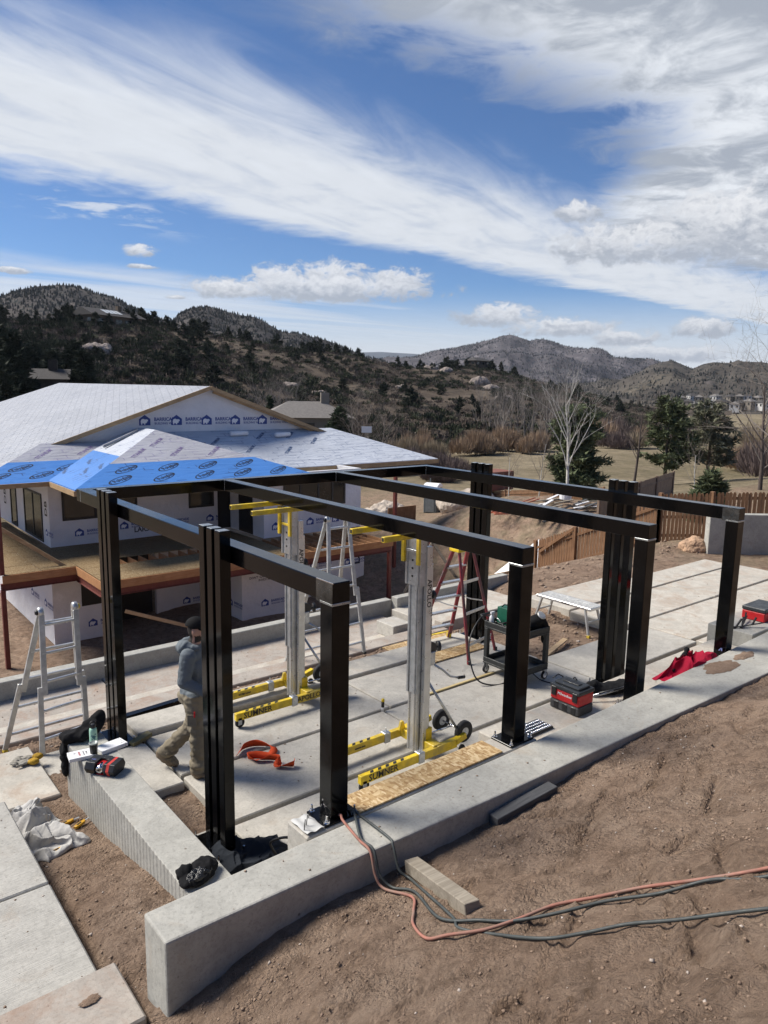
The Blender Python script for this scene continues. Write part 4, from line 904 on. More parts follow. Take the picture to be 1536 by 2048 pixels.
for k, (dx_, dy_, a) in enumerate(((0.02, .05, -.4), (-.04, -.03, -.55))):
    m = MB(); R0 = Matrix.Rotation(a, 3, 'Z'); o0 = Vector((dx_, dy_, .03))
    m.ell(o0, (.065, .048, .026), R0); m.ell(o0+R0 @ Vector((.10, 0, .006)), (.06, .052, .034), R0)
    for j in range(4): m.ell(o0+R0 @ Vector((-.095-.008*(1.5-abs(j-1.5)), (j-1.5)*.024, -.002+.004*(j % 2))), (.05, .012, .013), R0 @ Matrix.Rotation((j-1.5)*.12, 3, 'Z'))
    m.ell(o0+R0 @ Vector((-.02, -.065, 0)), (.045, .014, .014), R0 @ Matrix.Rotation(.6, 3, 'Z'))
    me = remeshed(m, .006, 2, .004, 40, k); me.materials.append(cloth('glove_grey', (.30, .28, .24), .9, .3) if k == 0 else MATS['glove_grey']); me.materials.append(cloth('glove_mustard', (.36, .22, .03), .85, .25) if k == 0 else MATS['glove_mustard'])
    ax = R0 @ Vector((1, 0, 0))
    for p in me.polygons: p.material_index = 1 if (Vector(p.center)-o0).dot(ax) > .045 else 0
    link('glove', me, g)

# ================================================================ things on the low wall
bo = thing('water_bottle', 'mint green insulated bottle with black loop lid and turtle print', 'bottle', (2.14, 7.13, .60))
M_MINT = mat('mint_powder_coat', (.36, .62, .47), .45, 0, .06, 10)
m = MB(); m.lathe([(.034, 0), (.037, .006), (.037, .19), (.033, .212), (.024, .222)], 24); m.build('flask', M_MINT, bo, 0, True)
m = MB(); m.lathe([(.027, .222), (.027, .25), (.02, .256)], 18); m.build('lid', M_BLACK, bo, 0, True)
m = MB(); m.tube([(-.026, 0, .24), (-.026, 0, .27), (-.012, 0, .285), (.012, 0, .285), (.026, 0, .27), (.026, 0, .24)], .007, 8); m.build('loop', M_BLACK, bo, 0, True)
tp = MB(); a0 = atan2(-7.1, -2.1)
def on_flask(u, v, r=.0376): return (r*cos(a0+u/.037), r*sin(a0+u/.037), v)
def blob(cx_, cy_, rx, ry, n=14, rot=0):
    pts = [on_flask(cx_+rx*cos(2*pi*k/n)*cos(rot)-ry*sin(2*pi*k/n)*sin(rot), cy_+rx*cos(2*pi*k/n)*sin(rot)+ry*sin(2*pi*k/n)*cos(rot)) for k in range(n)]
    tp.add(pts+[on_flask(cx_, cy_, .0379)], [(k, (k+1) % n, n) for k in range(n)])
for b_ in ((.004, .135, .016, .019, 14, .5), (.02, .162, .006, .008), (-.016, .15, .011, .004, 10, .7), (.024, .135, .011, .004, 10, -.6), (-.012, .112, .008, .004, 10, -.8), (.012, .112, .008, .004, 10, .8), (-.02, .075, .012, .003, 10, 1.2), (.014, .07, .007, .004)): blob(*b_)
tp.build('turtle_print', mat('print_teal', (.03, .13, .14), .5), bo)
tm = thing('tumbler', 'black travel tumbler with clear lid in front of the green bottle', 'cup', (2.09, 6.97, .612))
m = MB(); m.lathe([(.032, 0), (.040, .11), (.040, .118)], 20); m.build('cup', M_BLACK, tm, 0, True)
m = MB(); m.lathe([(.041, .118), (.043, .124), (.043, .13), (.036, .131), (.034, .125), (.0, .124)], 20); m.build('lid', mat('smoky_lid', (.30, .33, .31), .2), tm, 0, True)
def carton(label, loc, rz, size, marks):
    t = thing('white_carton', label, 'carton', loc, rz, 'white cartons on the low wall')
    m = MB(); m.box((0, 0, size[2]/2), size); m.build('box', M_WHITE, t, .003)
    m = MB(); m.box((size[0]*.42, 0, size[2]/2), (.004, size[1]+.001, size[2]+.001)); m.build('flap_seam', mat('seam_grey', (.2, .2, .2)) if 'seam_grey' not in MATS else MATS['seam_grey'], t)
    for (tx, sz, px, py, mt_) in marks:
        m = MB(); lettering(m, tx, sz, (px, py, size[2]+.0012), (0, -1, 0), (1, 0, 0), .0006); m.build('lettering', mt_, t)
    return t
M_REDPR = mat('print_red', (.5, .03, .03), .5)
carton('white printed carton overhanging the ribbed side of the low wall', (1.99, 7.03, .601), radians(-8), (.24, .16, .035), [('AVANTI', .026, -.02, 0, M_REDPR), ('4-1/2 x .045', .018, .02, .0, M_PRINT), ('PRO 50', .018, .045, 0, M_PRINT), ('A', .03, -.06, .02, M_PRINT)])
carton('plain white carton lying beside the tumbler', (2.28, 7.03, .601), radians(10), (.27, .15, .04), [('PRO', .012, .09, -.04, M_PRINT)])
hx = thing('hexagonal_case', 'black and red hexagonal case with a silver canister in its window', 'case', (2.08, 6.62, .601), radians(-52))
hexp = [(-.075, .0), (.075, .0), (.105, .055), (.075, .115), (-.075, .115), (-.105, .055)]
def hexprism(x0, x1, mi, k=1.0, dz=0): 
    m = MB(); m.v = []; pts = [(p[0]*k, (p[1]-.0575)*k+.0575+dz) for p in hexp]; n = 6
    vs = [(x, p[0], p[1]) for x in (x0, x1) for p in pts]
    m.add(vs, [tuple(range(n))[::-1], tuple(range(n, 2*n))]+[(i, (i+1) % n, n+(i+1) % n, n+i) for i in range(n)], mi); return m
hexprism(-.15, -.05, 0).build('end_block', M_BLACK, hx, .003); hexprism(.035, .15, 0).build('end_block', M_BLACK, hx, .003)
hexprism(-.05, .035, 0, .62).build('core', M_RED, hx)
m = MB(); m.add([(-.05, -.076, .001), (.036, -.076, .001), (.036, .076, .001), (-.05, .076, .001), (-.05, -.076, .006), (.036, -.076, .006), (.036, .076, .006), (-.05, .076, .006)], [(0, 1, 2, 3), (4, 5, 6, 7), (0, 1, 5, 4), (1, 2, 6, 5), (2, 3, 7, 6), (3, 0, 4, 7)]); m.build('floor_panel', M_RED, hx)
m = MB(); m.b2((-.05, .02, .112), (.036, .078, .1165)); m.build('roof_panel', M_BLACK, hx)
m = MB(); m.lathe([(.02, -.05), (.034, -.046), (.036, 0), (.034, .046), (.02, .05)], 18, (-.008, -.052, .062), Matrix.Rotation(.3, 3, 'Z') @ Matrix.Rotation(pi/2, 3, 'X')); m.build('canister', M_CHROME, hx, 0, True)
m = hexprism(.070, .098, 0, 1.006); m.build('red_stripe', mat('case_red', (.55, .05, .035), .45), hx)
m = MB(); lettering(m, 'HD', .03, (-.10, -.02, .1158), (1, 0, 0), (0, 1, 0), .0008); m.build('lettering', mat('print_blue', (.1, .12, .3)), hx)
M_DEW = mat('tool_yellow', (.52, .28, .015), .5, 0, .15)
for k, (x, y, a, L_, lab) in enumerate(((1.74, 6.82, .2, .19, 'yellow utility knife lying on the dirt, farthest of the three'), (1.85, 6.70, .55, .13, 'short yellow cutter close to the ribbed wall'), (1.55, 6.36, .25, .15, 'yellow utility knife beside the near canvas cloth'))):
    t = thing('utility_knife', lab, 'knife', (x, y, gz(x, y)+.012), a, 'yellow cutters dropped on the dirt')
    m = MB(); m.prism([(-L_/2, -.018), (L_*.3, -.022), (L_/2, -.010), (L_/2, .012), (0, .020), (-L_/2, .016)], 0, .026); m.build('handle', M_DEW, t, .005, seg=2)
    m = MB(); m.box((-.01, 0, .027), (L_*.4, .016, .004)); m.build('grip_inlay', M_BLACK, t, .001)
    m = MB(); m.box((L_/2+.025, 0, .012), (.06, .016, .006)); m.build('blade', M_GALV, t)

# ================================================================ ledge tools near the front wall
m = MB(); m.b2((5.113, 4.04, -.1), (9.73, 4.74, .848)); tag(m.build('footing_block', M_CONC_OLD, None, .01), 'pale concrete ledge under the vacuum and the socket set', 'footing')
va = thing('wet_vacuum', 'red and black portable toolbox vacuum on the concrete ledge', 'vacuum', (6.28, 4.50, .849))
m = MB(); m.b2((-.13, -.185, .0), (.13, .185, .105)); m.build('tank', mat('vacuum_grey', (.055, .055, .055), .6), va, .02, seg=2)
for k in range(3): m = MB(); m.b2((-.136, -.15+k*.11, .015), (-.128, -.09+k*.11, .095)); m.build('tank_rib', M_BLACK, va, .004)
m = MB(); m.b2((-.128, -.18, .106), (.128, .18, .225)); bd = m.build('body', M_RED, va, .012, seg=2)
m = MB(); lettering(m, 'Milwaukee', .042, (-.1295, .0, .186), (0, -1, 0), (0, 0, 1), .0006, 1, 0, .2); m.build('lettering', M_WHITE, bd)
m = MB(); m.b2((-.135, -.19, .226), (.135, .19, .272)); m.b2((-.10, -.16, .273), (.10, .16, .298)); m.build('lid', mat('lid_grey', (.030, .034, .038), .45), va, .014, seg=2)
m = MB(); m.b2((-.035, -.10, .3), (.035, .10, .306)); m.build('lid_recess', M_BLACK, va, .002)
for y in (-.135, .135): m = MB(); m.b2((-.142, y-.03, .15), (-.1285, y+.03, .25)); m.build('latch', M_BLACK, va, .005)
m = MB(); m.tube([(.05, .16, .30), (.0, .19, .33), (-.08, .2, .30)], .006, 6); m.build('hose_tail', M_BLACK, va, 0, True)
ss = thing('socket_set', 'open black tray of chrome sockets on the concrete ledge', 'socket set', (5.57, 4.42, .849))
m = MB(); m.b2((-.19, -.10, 0), (.19, .115, .022)); tr = m.build('tray', M_BLACK, ss, .004)
for r_ in range(4):
    for c_ in range(13):
        L_ = .022+.012*(r_ == 0)+.01*(r_ == 3)
        m = MB(); x = -.165+c_*.0275; y = -.075+r_*.047
        m.lathe([(.008+.001*(c_ % 3), -L_/2), (.009+.001*(c_ % 3), L_/2)], 8, (x, y, .030), Matrix.Rotation(pi/2, 3, 'X')); m.build('socket', M_CHROME, tr, 0, True)
m = MB(); m.bar((-.17, .1, .03), (.0, .1, .03), .016, .014); m.build('ratchet', M_CHROME, ss, .003)
ln = lump('black_tool_roll', 'black tool bag with chrome clamps beside the third post', 'bag', [((6.98, 4.52, .90), (.26, .12, .055), -.35), ((6.80, 4.60, .93), (.12, .08, .07)), ((7.14, 4.44, .92), (.10, .1, .06))], M_BLKC, .012, .010, 12, 5)
for k in range(3):
    m = MB(); m.tube([(6.58+k*.05, 4.50-k*.03, .90+.02*k), (6.75+k*.08, 4.40-k*.03, .94+.015*k), (7.05+k*.05, 4.34, .96)], .013, 8); tag(m.build('clamp_bar', M_GALV if k < 2 else M_BLACK, None, 0, True), ['lowest steel clamp bar leaning on the black tool bag', 'upper steel clamp bar leaning on the black tool bag', 'black bar across the black tool bag'][k], 'clamp', 'bars by the third post')
tbx = thing('red_tool_case', 'red tool case with dark lid at the right edge on the wall', 'tool case', (10.62, 4.5, 1.056))
m = MB(); m.b2((-.25, -.16, 0), (.25, .16, .13)); m.build('case', M_RED, tbx, .012); m = MB(); m.b2((-.255, -.165, .131), (.255, .165, .19)); m.build('lid', MATS['lid_grey'], tbx, .012); m = MB(); m.b2((-.13, -.168, .06), (-.07, -.161, .17)); m.b2((.07, -.168, .06), (.13, -.161, .17)); m.build('latch', M_BLACK, tbx, .003)
m = MB(); m.b2((9.74, 4.20, -.1), (11.9, 4.82, 1.055)); tag(m.build('footing_block', M_CONC2, None, .01), 'pale concrete ledge at the right edge under the red tool case', 'footing')
for k, (p, a) in enumerate((((10.12, 4.5, 1.066), .3), ((10.0, 4.38, 1.066), -.5))):
    t = thing('bar_clamp', ['black bar clamp lying open nearest the red tool case', 'black bar clamp lying farther from the red tool case'][k], 'clamp', p, a, 'clamps by the red tool case')
    m = MB(); m.bar((-.22, 0, 0), (.22, 0, .05), .02, .012); m.build('bar', M_BLACK, t, .002); m = MB(); m.bar((-.2, 0, 0), (-.12, .0, .12), .022, .02); m.bar((.05, 0, .03), (.1, 0, .13), .022, .02); m.build('jaw', M_BLACK, t, .002); m = MB(); m.tube([(-.26, 0, 0), (-.2, 0, 0)], .02, 8); m.build('handle', M_BLACK, t)
t = thing('pliers', 'small steel pliers lying on the wall near the red jacket', 'pliers', (8.72, 4.12, 1.10), .3)
m = MB(); m.bar((-.09, .01, .01), (.02, .0, .01), .014, .01); m.bar((-.09, -.02, .01), (.02, .0, .01), .014, .01); m.build('handles', mat('grip_blue', (.12, .14, .3)), t, .002); m = MB(); m.bar((.02, 0, .01), (.08, .006, .01), .018, .012); m.build('jaws', M_GALV, t, .002)
M_MUD = dirt_mat('dried_mud', (.20, .135, .095), (.26, .185, .135), (.32, .24, .18))
for k, (cx_, cy_, rx, ry) in enumerate(((8.14, 3.83, .30, .13), (8.72, 3.84, .22, .07))):
    n = 40; vs = []; 
    for j in range(3):
        for i in range(n):
            a = 2*pi*i/n; rr = (1, .7, .0)[j]*(1+.35*float(fbm(cos(a)*2+k*5, sin(a)*2, 1.5, 3, 6)))
            vs.append((cx_+rx*rr*cos(a), cy_+ry*rr*sin(a), 1.0865+(0.001, .012, .016)[j]))
    fs = [(j*n+i, j*n+(i+1) % n, (j+1)*n+(i+1) % n, (j+1)*n+i) for j in range(2) for i in range(n)]
    m = MB(); m.add([(v[0]*1, v[1], v[2]+.015) for v in vs], fs); o = m.build('mud_patch', M_MUD, None, 0, True); tag(o, ['larger dried mud patch on the wall top', 'smaller dried mud patch on the wall top'][k], 'mud', 'mud patches on the wall')
# white membrane scrap with wires beside the first post
m = MB(); V = []; 
for i in range(12):
    for j in range(6): V.append((2.63+i*.0135, 4.02+j*.045, 1.073+.007*sin(i*.9)+.005*cos(j*2.1)))
m.add(V, gridf(12, 6).tolist()); tag(m.build('membrane_scrap', mat('membrane_white', (.5, .5, .48), .8), None, 0, True), 'wrinkled white membrane scrap on the footing end', 'membrane')
for k in range(3):
    m = MB(); m.tube([(2.64+k*.05, 4.08+.05*k, 1.06), (2.645+k*.052, 4.07+.05*k, 1.16-.01*k)], .0035, 6); tag(m.build('tie_wire', M_BLACK, None), ['leftmost thin wire standing from the footing end', 'middle thin wire standing from the footing end', 'rightmost thin wire standing from the footing end'][k], 'wire', 'tie wires at the footing end')
cord('cable_loop', 'dark cable loop lying between the jacket and the footing', [(3.1, 5.2, .05), (3.05, 5.25, .2), (3.2, 5.1, .25), (3.35, 4.9, .05), (3.4, 4.6, .04)], .012, M_BLACK)
# hoses over the wall and down the bank
def bank(x, y, dz=.018): return (x, y, gz(x, y)+dz)
M_HOSE = mat('hose_terracotta', (.30, .125, .09), .75, 0, .25, 12, tint=(.25, .17, .13)); M_LEAD = mat('lead_grey', (.045, .052, .050), .6, 0, .2, 12)
cord('air_hose', 'terracotta red air hose draped over the wall and across the bank', [(3.0, 4.3, .9), (2.93, 4.05, 1.1), (2.89, 3.95, 1.115), (2.84, 3.7, 1.12), (2.83, 3.56, 1.11), (2.815, 3.48, .98), bank(2.83, 3.40), bank(2.86, 3.16), bank(2.75, 3.02), bank(2.64, 2.90), bank(2.58, 2.72), bank(2.63, 2.60), bank(2.77, 2.46), bank(2.95, 2.37), bank(3.16, 2.29), bank(3.32, 2.12), bank(3.48, 1.95, .012), bank(3.58, 1.70, .016), bank(3.70, 1.42, .02), bank(4.0, .7)], .0095, M_HOSE, 'hose')
cord('welding_lead', 'grey welding lead over the wall, ending upper right across the bank', [(3.1, 4.32, .9), (3.03, 4.05, 1.1), (3.0, 3.96, 1.115), (2.86, 3.7, 1.12), (2.85, 3.55, 1.12), (2.845, 3.47, .98), bank(2.88, 3.38), bank(2.90, 3.18), bank(2.76, 2.80), bank(2.83, 2.55, .01), bank(2.92, 2.38), bank(3.08, 2.20), bank(3.27, 2.04), bank(3.42, 1.82), bank(3.56, 1.62), bank(3.66, 1.37), bank(3.95, .65)], .0095, M_LEAD, 'cable')
cord('welding_lead', 'grey welding lead ending lower right across the bank', [(3.14, 4.3, .9), (3.06, 4.05, 1.1), (3.03, 3.96, 1.115), (3.02, 3.6, 1.12), (3.0, 3.52, 1.1), (2.99, 3.44, .97), bank(3.02, 3.36), bank(2.95, 3.18), bank(2.80, 2.74), bank(2.74, 2.62, .0), bank(2.78, 2.38, .008), bank(2.80, 2.08), bank(2.92, 1.92), bank(3.03, 1.76), bank(3.12, 1.55), bank(3.26, 1.20), bank(3.4, .5)], .0095, M_LEAD, 'cable')

for k, (cx_, cy_, rx, ry, zt) in enumerate(((.62, 4.72, .09, .06, .45), (.48, 4.52, .10, .05, .45), (1.12, 4.05, .06, .03, .58), (.35, 5.0, .05, .03, .45), (.75, 6.1, .03, .02, .45))):
    n = 36; vs = []
    for j in range(3):
        for i in range(n):
            a = 2*pi*i/n; rr = (1, .6, .0)[j]*(1+.6*float(fbm(cos(a)*2+k*5, sin(a)*2, 1.5, 4, 6)))
            vs.append((cx_+rx*rr*cos(a), cy_+ry*rr*sin(a), zt+.0045+(0.001, .007, .010)[j]))
    m = MB(); m.add(vs, [(j*n+i, j*n+(i+1) % n, (j+1)*n+(i+1) % n, (j+1)*n+i) for j in range(2) for i in range(n)]); o = m.build('mud_patch', M_MUD, None, 0, True)
    tag(o, ['largest crumbly mud patch on the lower left walkway', 'second mud patch on the lower left walkway', 'mud smear on the tan step', 'small mud patch far left on the walkway', 'tiny mud spot high on the walkway'][k], 'mud', 'mud patches on the walkway')
# ================================================================ man walking
def make_man():
    rz = atan2(-.632, .775); t = thing('person', 'man in grey hoodie, khaki trousers and black cap walking across the slab', 'person', (3.21, 7.11, 0), rz)
    body = MB()
    def limb(pts, rs, n=12): 
        # chain of overlapping tapered capsules
        for (a, b, ra, rb) in zip(pts[:-1], pts[1:], rs[:-1], rs[1:]):
            a, b = Vector(a), Vector(b); k = 6
            body.tube([a.lerp(b, i/k) for i in range(k+1)], [ra+(rb-ra)*i/k for i in range(k+1)], n)
            body.ell(a, (ra,)*3, None, n, 8); body.ell(b, (rb,)*3, None, n, 8)
    # right leg (viewer side, -y): planted under the body ; left leg: trailing, heel raised
    hipR, hipL = (.02, -.095, .90), (.0, .095, .90)
    limb([hipR, (.06, -.10, .50), (.045, -.10, .12)], [.122, .094, .078]); limb([(.045, -.10, .12), (.045, -.10, .045)], [.075, .07])
    limb([hipL, (-.05, .10, .50), (-.33, .11, .22)], [.122, .094, .082]); limb([(-.33, .11, .22), (-.38, .11, .17)], [.078, .068])
    # shoes
    body.ell((.10, -.10, .045), (.145, .05, .045)); body.ell((.03, -.10, .06), (.07, .05, .055))
    Rf = Matrix.Rotation(radians(38), 3, 'Y'); body.ell((-.345, .11, .085), (.145, .05, .045), Rf); body.ell((-.40, .11, .14), (.075, .05, .055), Rf)
    # pelvis, torso, shoulders, neck, head
    body.ell((-.01, 0, .93), (.145, .185, .14)); body.ell((-.045, 0, .90), (.13, .16, .13))
    body.ell((0, 0, 1.08), (.135, .175, .14)); body.ell((.005, 0, 1.24), (.145, .185, .17)); body.ell((-.01, 0, 1.37), (.125, .20, .115)); body.ell((-.06, 0, 1.28), (.09, .16, .16))
    limb([(.0, 0, 1.42), (.02, 0, 1.53)], [.085, .058]); body.ell((.035, 0, 1.635), (.098, .076, .122)); body.ell((.065, 0, 1.58), (.065, .058, .07))
    body.ell((.132, 0, 1.625), (.022, .014, .022)); body.ell((.118, 0, 1.655), (.03, .05, .02)); body.ell((.11, 0, 1.555), (.035, .038, .028))
    body.ell((.03, -.078, 1.62), (.022, .012, .034)); body.ell((.03, .078, 1.62), (.022, .012, .034))
    # right arm bent, forearm forward; left arm forward
    limb([(-.01, -.20, 1.40), (-.045, -.245, 1.14), (.16, -.235, 1.02), (.27, -.20, 1.04)], [.085, .068, .056, .042])
    limb([(-.01, .20, 1.40), (-.02, .25, 1.14), (.15, .20, 1.00), (.24, .13, 1.02)], [.085, .066, .054, .040])
    for (hx_, hy_, hz_, s) in ((.31, -.19, 1.045, 1), (.28, .115, 1.025, -1)):
        body.ell((hx_, hy_, hz_), (.05, .026, .044))
        for j, L_ in enumerate((.038, .046, .044, .034)):
            z0 = hz_+.030-.02*j; body.tube([(hx_+.035, hy_, z0), (hx_+.055+L_*.4, hy_+.004*s, z0-.006), (hx_+.06+L_*.6, hy_+.025*s, z0-.014)], [.011, .0105, .009], 7)
        body.tube([(hx_-.01, hy_+.012*s, hz_+.03), (hx_+.03, hy_+.03*s, hz_+.05), (hx_+.06, hy_+.034*s, hz_+.045)], [.013, .012, .010], 7)
    me = remeshed(body, .0115, 2)
    from mathutils import noise as mn
    SKIN = mat('skin', (.42, .235, .17), .55, 0, .1, 20); HOOD = cloth('hoodie_grey', (.135, .155, .17), .9, .12, .55, 9); KH = cloth('khaki_trousers', (.215, .185, .135), .9, .12, .6, 8); SH = mat('shoe_brown', (.16, .12, .08), .75, 0, .25, 20); HAIR = mat('dark_hair', (.022, .016, .012), .7, 0, .3, 60, .4, 200)
    for q in (SKIN, HOOD, KH, SH, HAIR): me.materials.append(q)
    # cloth folds pressed into the garment surface
    nrm = [Vector(v.normal) for v in me.vertices]
    for v, nn in zip(me.vertices, nrm):
        x, y, z = v.co
        if z < 1.48 and not (x > .26 and z > .98):
            k = .010 if z > .98 else .013
            near = 1.0+1.2*math.exp(-((z-.98)/.07)**2)+.9*math.exp(-((z-.16)/.10)**2)+.7*math.exp(-((z-.5)/.10)**2)
            f = mn.noise(Vector((x*7, y*7, z*15+x*6)))+.5*mn.noise(Vector((x*16, y*16, z*30)))
            v.co += nn*(k*near*f+(.012 if .02 < z < .2 else 0))
    shoeL = Matrix.Rotation(-radians(38), 3, 'Y')
    for p in me.polygons:
        x, y, z = p.center; mi = 2
        if z > 1.475 and math.hypot(x-.03, y) < .125:
            mi = 0
            if z > 1.50 and (x < .005 or (x < .045 and z > 1.66)): mi = 4
            if z < 1.575 and x > .03 and z > 1.50 and abs(y) < .075: mi = 4       # beard
        elif z > .955:
            mi = 1
            if x > .262 and abs(y) < .24: mi = 0
        elif y < 0 and z < .075: mi = 3
        elif y > 0 and x < -.2:
            q = shoeL @ (Vector((x, y, z))-Vector((-.36, .11, .10)))
            if q.z < .025 and q.x > -.13: mi = 3
        p.material_index = mi
    bo_ = link('body', me, t)
    CAPM = cloth('cap_black', (.011, .011, .012), .85, .2, .15, 30)
    m = MB(); m.ell((.028, 0, 1.672), (.112, .092, .098), None, 20, 12); m.v = [(x, y, max(z, 1.655+.02*(x < -.02))) for x, y, z in m.v]; cp = link('cap', remeshed(m, .010, 2), t); cp.data.materials.append(CAPM)
    m = MB(); vs = []
    for i in range(9):
        a = -1.15+2.3*i/8
        for rr in (.085, .19): vs.append((.03+rr*cos(a)*(1.0 if rr < .1 else .98), rr*.86*sin(a)*(1 if rr < .1 else .55), 1.675-.010*(rr > .1)-.022*abs(sin(a))))
    m.add(vs+[(v[0], v[1], v[2]-.006) for v in vs], [(2*i, 2*i+1, 2*i+3, 2*i+2) for i in range(8)]+[(18+2*i, 18+2*i+2, 18+2*i+3, 18+2*i+1) for i in range(8)]+[(2*i+1, 19+2*i, 21+2*i, 2*i+3) for i in range(8)]); m.build('cap_brim', CAPM, t, 0, True)
    m = MB(); m.ell((-.10, 0, 1.43), (.075, .125, .07), Matrix.Rotation(.5, 3, 'Y')); m.ell((-.06, .08, 1.47), (.08, .06, .045)); m.ell((-.06, -.08, 1.47), (.08, .06, .045)); m.ell((.03, .10, 1.455), (.06, .03, .03)); m.ell((.03, -.10, 1.455), (.06, .03, .03))
    h = link('hood', remeshed(m, .012, 2, .016, 13, 2, True), t); h.data.materials.append(HOOD)
    m = MB(); m.box((.02, -.215, .70), (.10, .012, .13)); m.build('thigh_pocket', KH, t, .004)
    m = MB(); m.tube([(.05, -.222, .74), (.052, -.222, .80)], .008, 8); m.build('red_marker', M_RED, t)
make_man()
# ================================================================ the house under construction
HS = thing('house', 'unfinished house in white building wrap with blue and white roof underlayment', 'house', (15, 30, -6))
M_WRAP = mat('white_house_wrap', (.66, .66, .68), .55, 0, .08, .8, .6, 1.6, 'pos', bdist=.12)
M_BLUEPR = mat('print_navy', (.03, .06, .24), .6, 0, .1)
M_GLASS = mat('dark_window_glass', (.016, .019, .019), .08, 0, .3, .6, 0, 1, 'pos', rvar=.02)
M_FRAME = mat('black_frame_and_opening', (.010, .010, .011), .5)
def hb(name, mt, lo, hi, parent=None, bevel=0):
    m = MB(); m.b2(lo, hi); return m.build(name, mt, parent or HS, bevel, world=(parent is None))
DK = -2.57; EV = .30
def roof_mat(name, base, mark, scale, dens, wr=.5, stretch=(1, 1, 1), rot=(0, 0, 0)):
    m, t, b = new_mat(name); v = coords(t, 'pos', stretch, rot)
    n = tnoise(t, v, scale*.35, 4, .6)
    col = tramp(t, n, [(.3, tuple(c*.90 for c in base)), (.7, tuple(min(1, c*1.06) for c in base))])
    # rows of faint printed dashes
    br = t.nodes.new('ShaderNodeTexBrick'); br.offset = .5; br.inputs['Scale'].default_value = scale; br.inputs['Mortar Size'].default_value = .018; br.inputs['Brick Width'].default_value = .9; br.inputs['Row Height'].default_value = .28
    t.links.new(v, br.inputs['Vector']); br.inputs['Color1'].default_value = (0, 0, 0, 1); br.inputs['Color2'].default_value = (0, 0, 0, 1); br.inputs['Mortar'].default_value = (1, 1, 1, 1)
    gate = tramp(t, tnoise(t, v, scale*1.6, 2), [(dens, 0.), (dens+.05, 1.)])
    mu = t.nodes.new('ShaderNodeMath'); mu.operation = 'MULTIPLY'; t.links.new(br.outputs['Color'], mu.inputs[0]); t.links.new(gate, mu.inputs[1])
    col = tmix(t, mu.outputs[0], col, mark)
    t.links.new(col, b.inputs['Base Color']); b.inputs['Roughness'].default_value = .45
    tbump(t, b, tnoise(t, coords(t, 'pos', (stretch[0]*.5, stretch[1]*1.6, 1), rot), 1.1, 4, .6, 2.0), wr, .12); return m
M_RWHITE = roof_mat('white_underlayment', (.37, .38, .405), (.10, .11, .13), 1.3, .30, 1.0, (1, 1, 1), (0, 0, .35))
M_RGREY = roof_mat('grey_underlayment', (.40, .40, .43), (.24, .22, .32), 1.0, .50, .6)
M_RGREY2 = roof_mat('pale_underlayment', (.52, .55, .60), (.22, .25, .34), .9, .48, .7)
M_RBLUE = roof_mat('blue_membrane', (.065, .215, .56), (.03, .08, .22), .8, .56, .3)
def roofp(name, pts, mt, th=.05, parent=None):
    m = MB(); n = len(pts); P_ = [Vector(p) for p in pts]
    m.add([tuple(p) for p in P_]+[(p.x, p.y, p.z-th) for p in P_], [tuple(range(n)), tuple(range(n, 2*n))[::-1]]+[(i, (i+1) % n, n+(i+1) % n, n+i) for i in range(n)])
    return m.build(name, mt, parent or HS, 0, world=(parent is None))
SL = .345; RX, RZ, YG, YEND = 16.83, 4.10, 34.5, 60.0
def mz(x): return RZ-SL*abs(x-RX)
# main gable: white slope to the west, second slope to the east
roofp('main_roof', [(RX, YG, RZ), (RX, YEND, RZ), (5.3, YEND, mz(5.3)), (5.3, 30.9, mz(5.3)), (9.05, 34.5, mz(9.05))], M_RWHITE)
roofp('main_roof', [(RX+.001, YG, RZ), (24.7, YG, mz(24.7)), (24.7, YEND, mz(24.7)), (RX+.001, YEND, RZ)], M_RWHITE)
m = MB(); m.bar((RX, YG-.03, RZ-.09), (8.9, YG-.03, mz(8.9)-.09), .05, .19, 0, (0, 0, 1)); m.build('rake_board', M_FASCIA, HS, world=True)
m = MB(); m.bar((RX, YG-.03, RZ-.09), (24.8, YG-.03, mz(24.8)-.09), .05, .19, 0, (0, 0, 1)); m.build('rake_board', M_FASCIA, HS, world=True)
m = MB(); m.bar((RX+.2, YG+.15, RZ-.30), (24.4, YG+.15, mz(24.4)-.24), .12, .10); m.build('lookout', M_FASCIA, HS, world=True)
m = MB(); m.prism([(9.4, 1.45), (24.2, 1.45), (RX, RZ-.10)], -.05, .05, 0, Matrix.Rotation(pi/2, 3, 'X'), (0, 35.0, 0)); m.build('gable_wall', M_WRAP, HS, world=True)
# west block front slope (faces the camera), with blue eave strip
s1 = lambda y: EV+SL*(y-31.1)
roofp('west_roof', [(7.05, 32.85, s1(32.85)+.01), (12.0, 32.85, s1(32.85)+.01), (13.6, 34.6, s1(34.6)+.01), (8.8, 34.6, s1(34.6)+.01)], M_RGREY)
roofp('west_roof', [(5.2, 31.0, s1(31.0)+.012), (9.6, 31.0, s1(31.0)+.012), (12.0, 32.849, s1(32.849)+.012), (7.05, 32.849, s1(32.849)+.012)], M_RBLUE)
m = MB(); m.b2((4.8, 30.93, EV-.20), (8.1, 30.98, EV-.02)); m.build('fascia', M_FASCIA, HS, world=True)
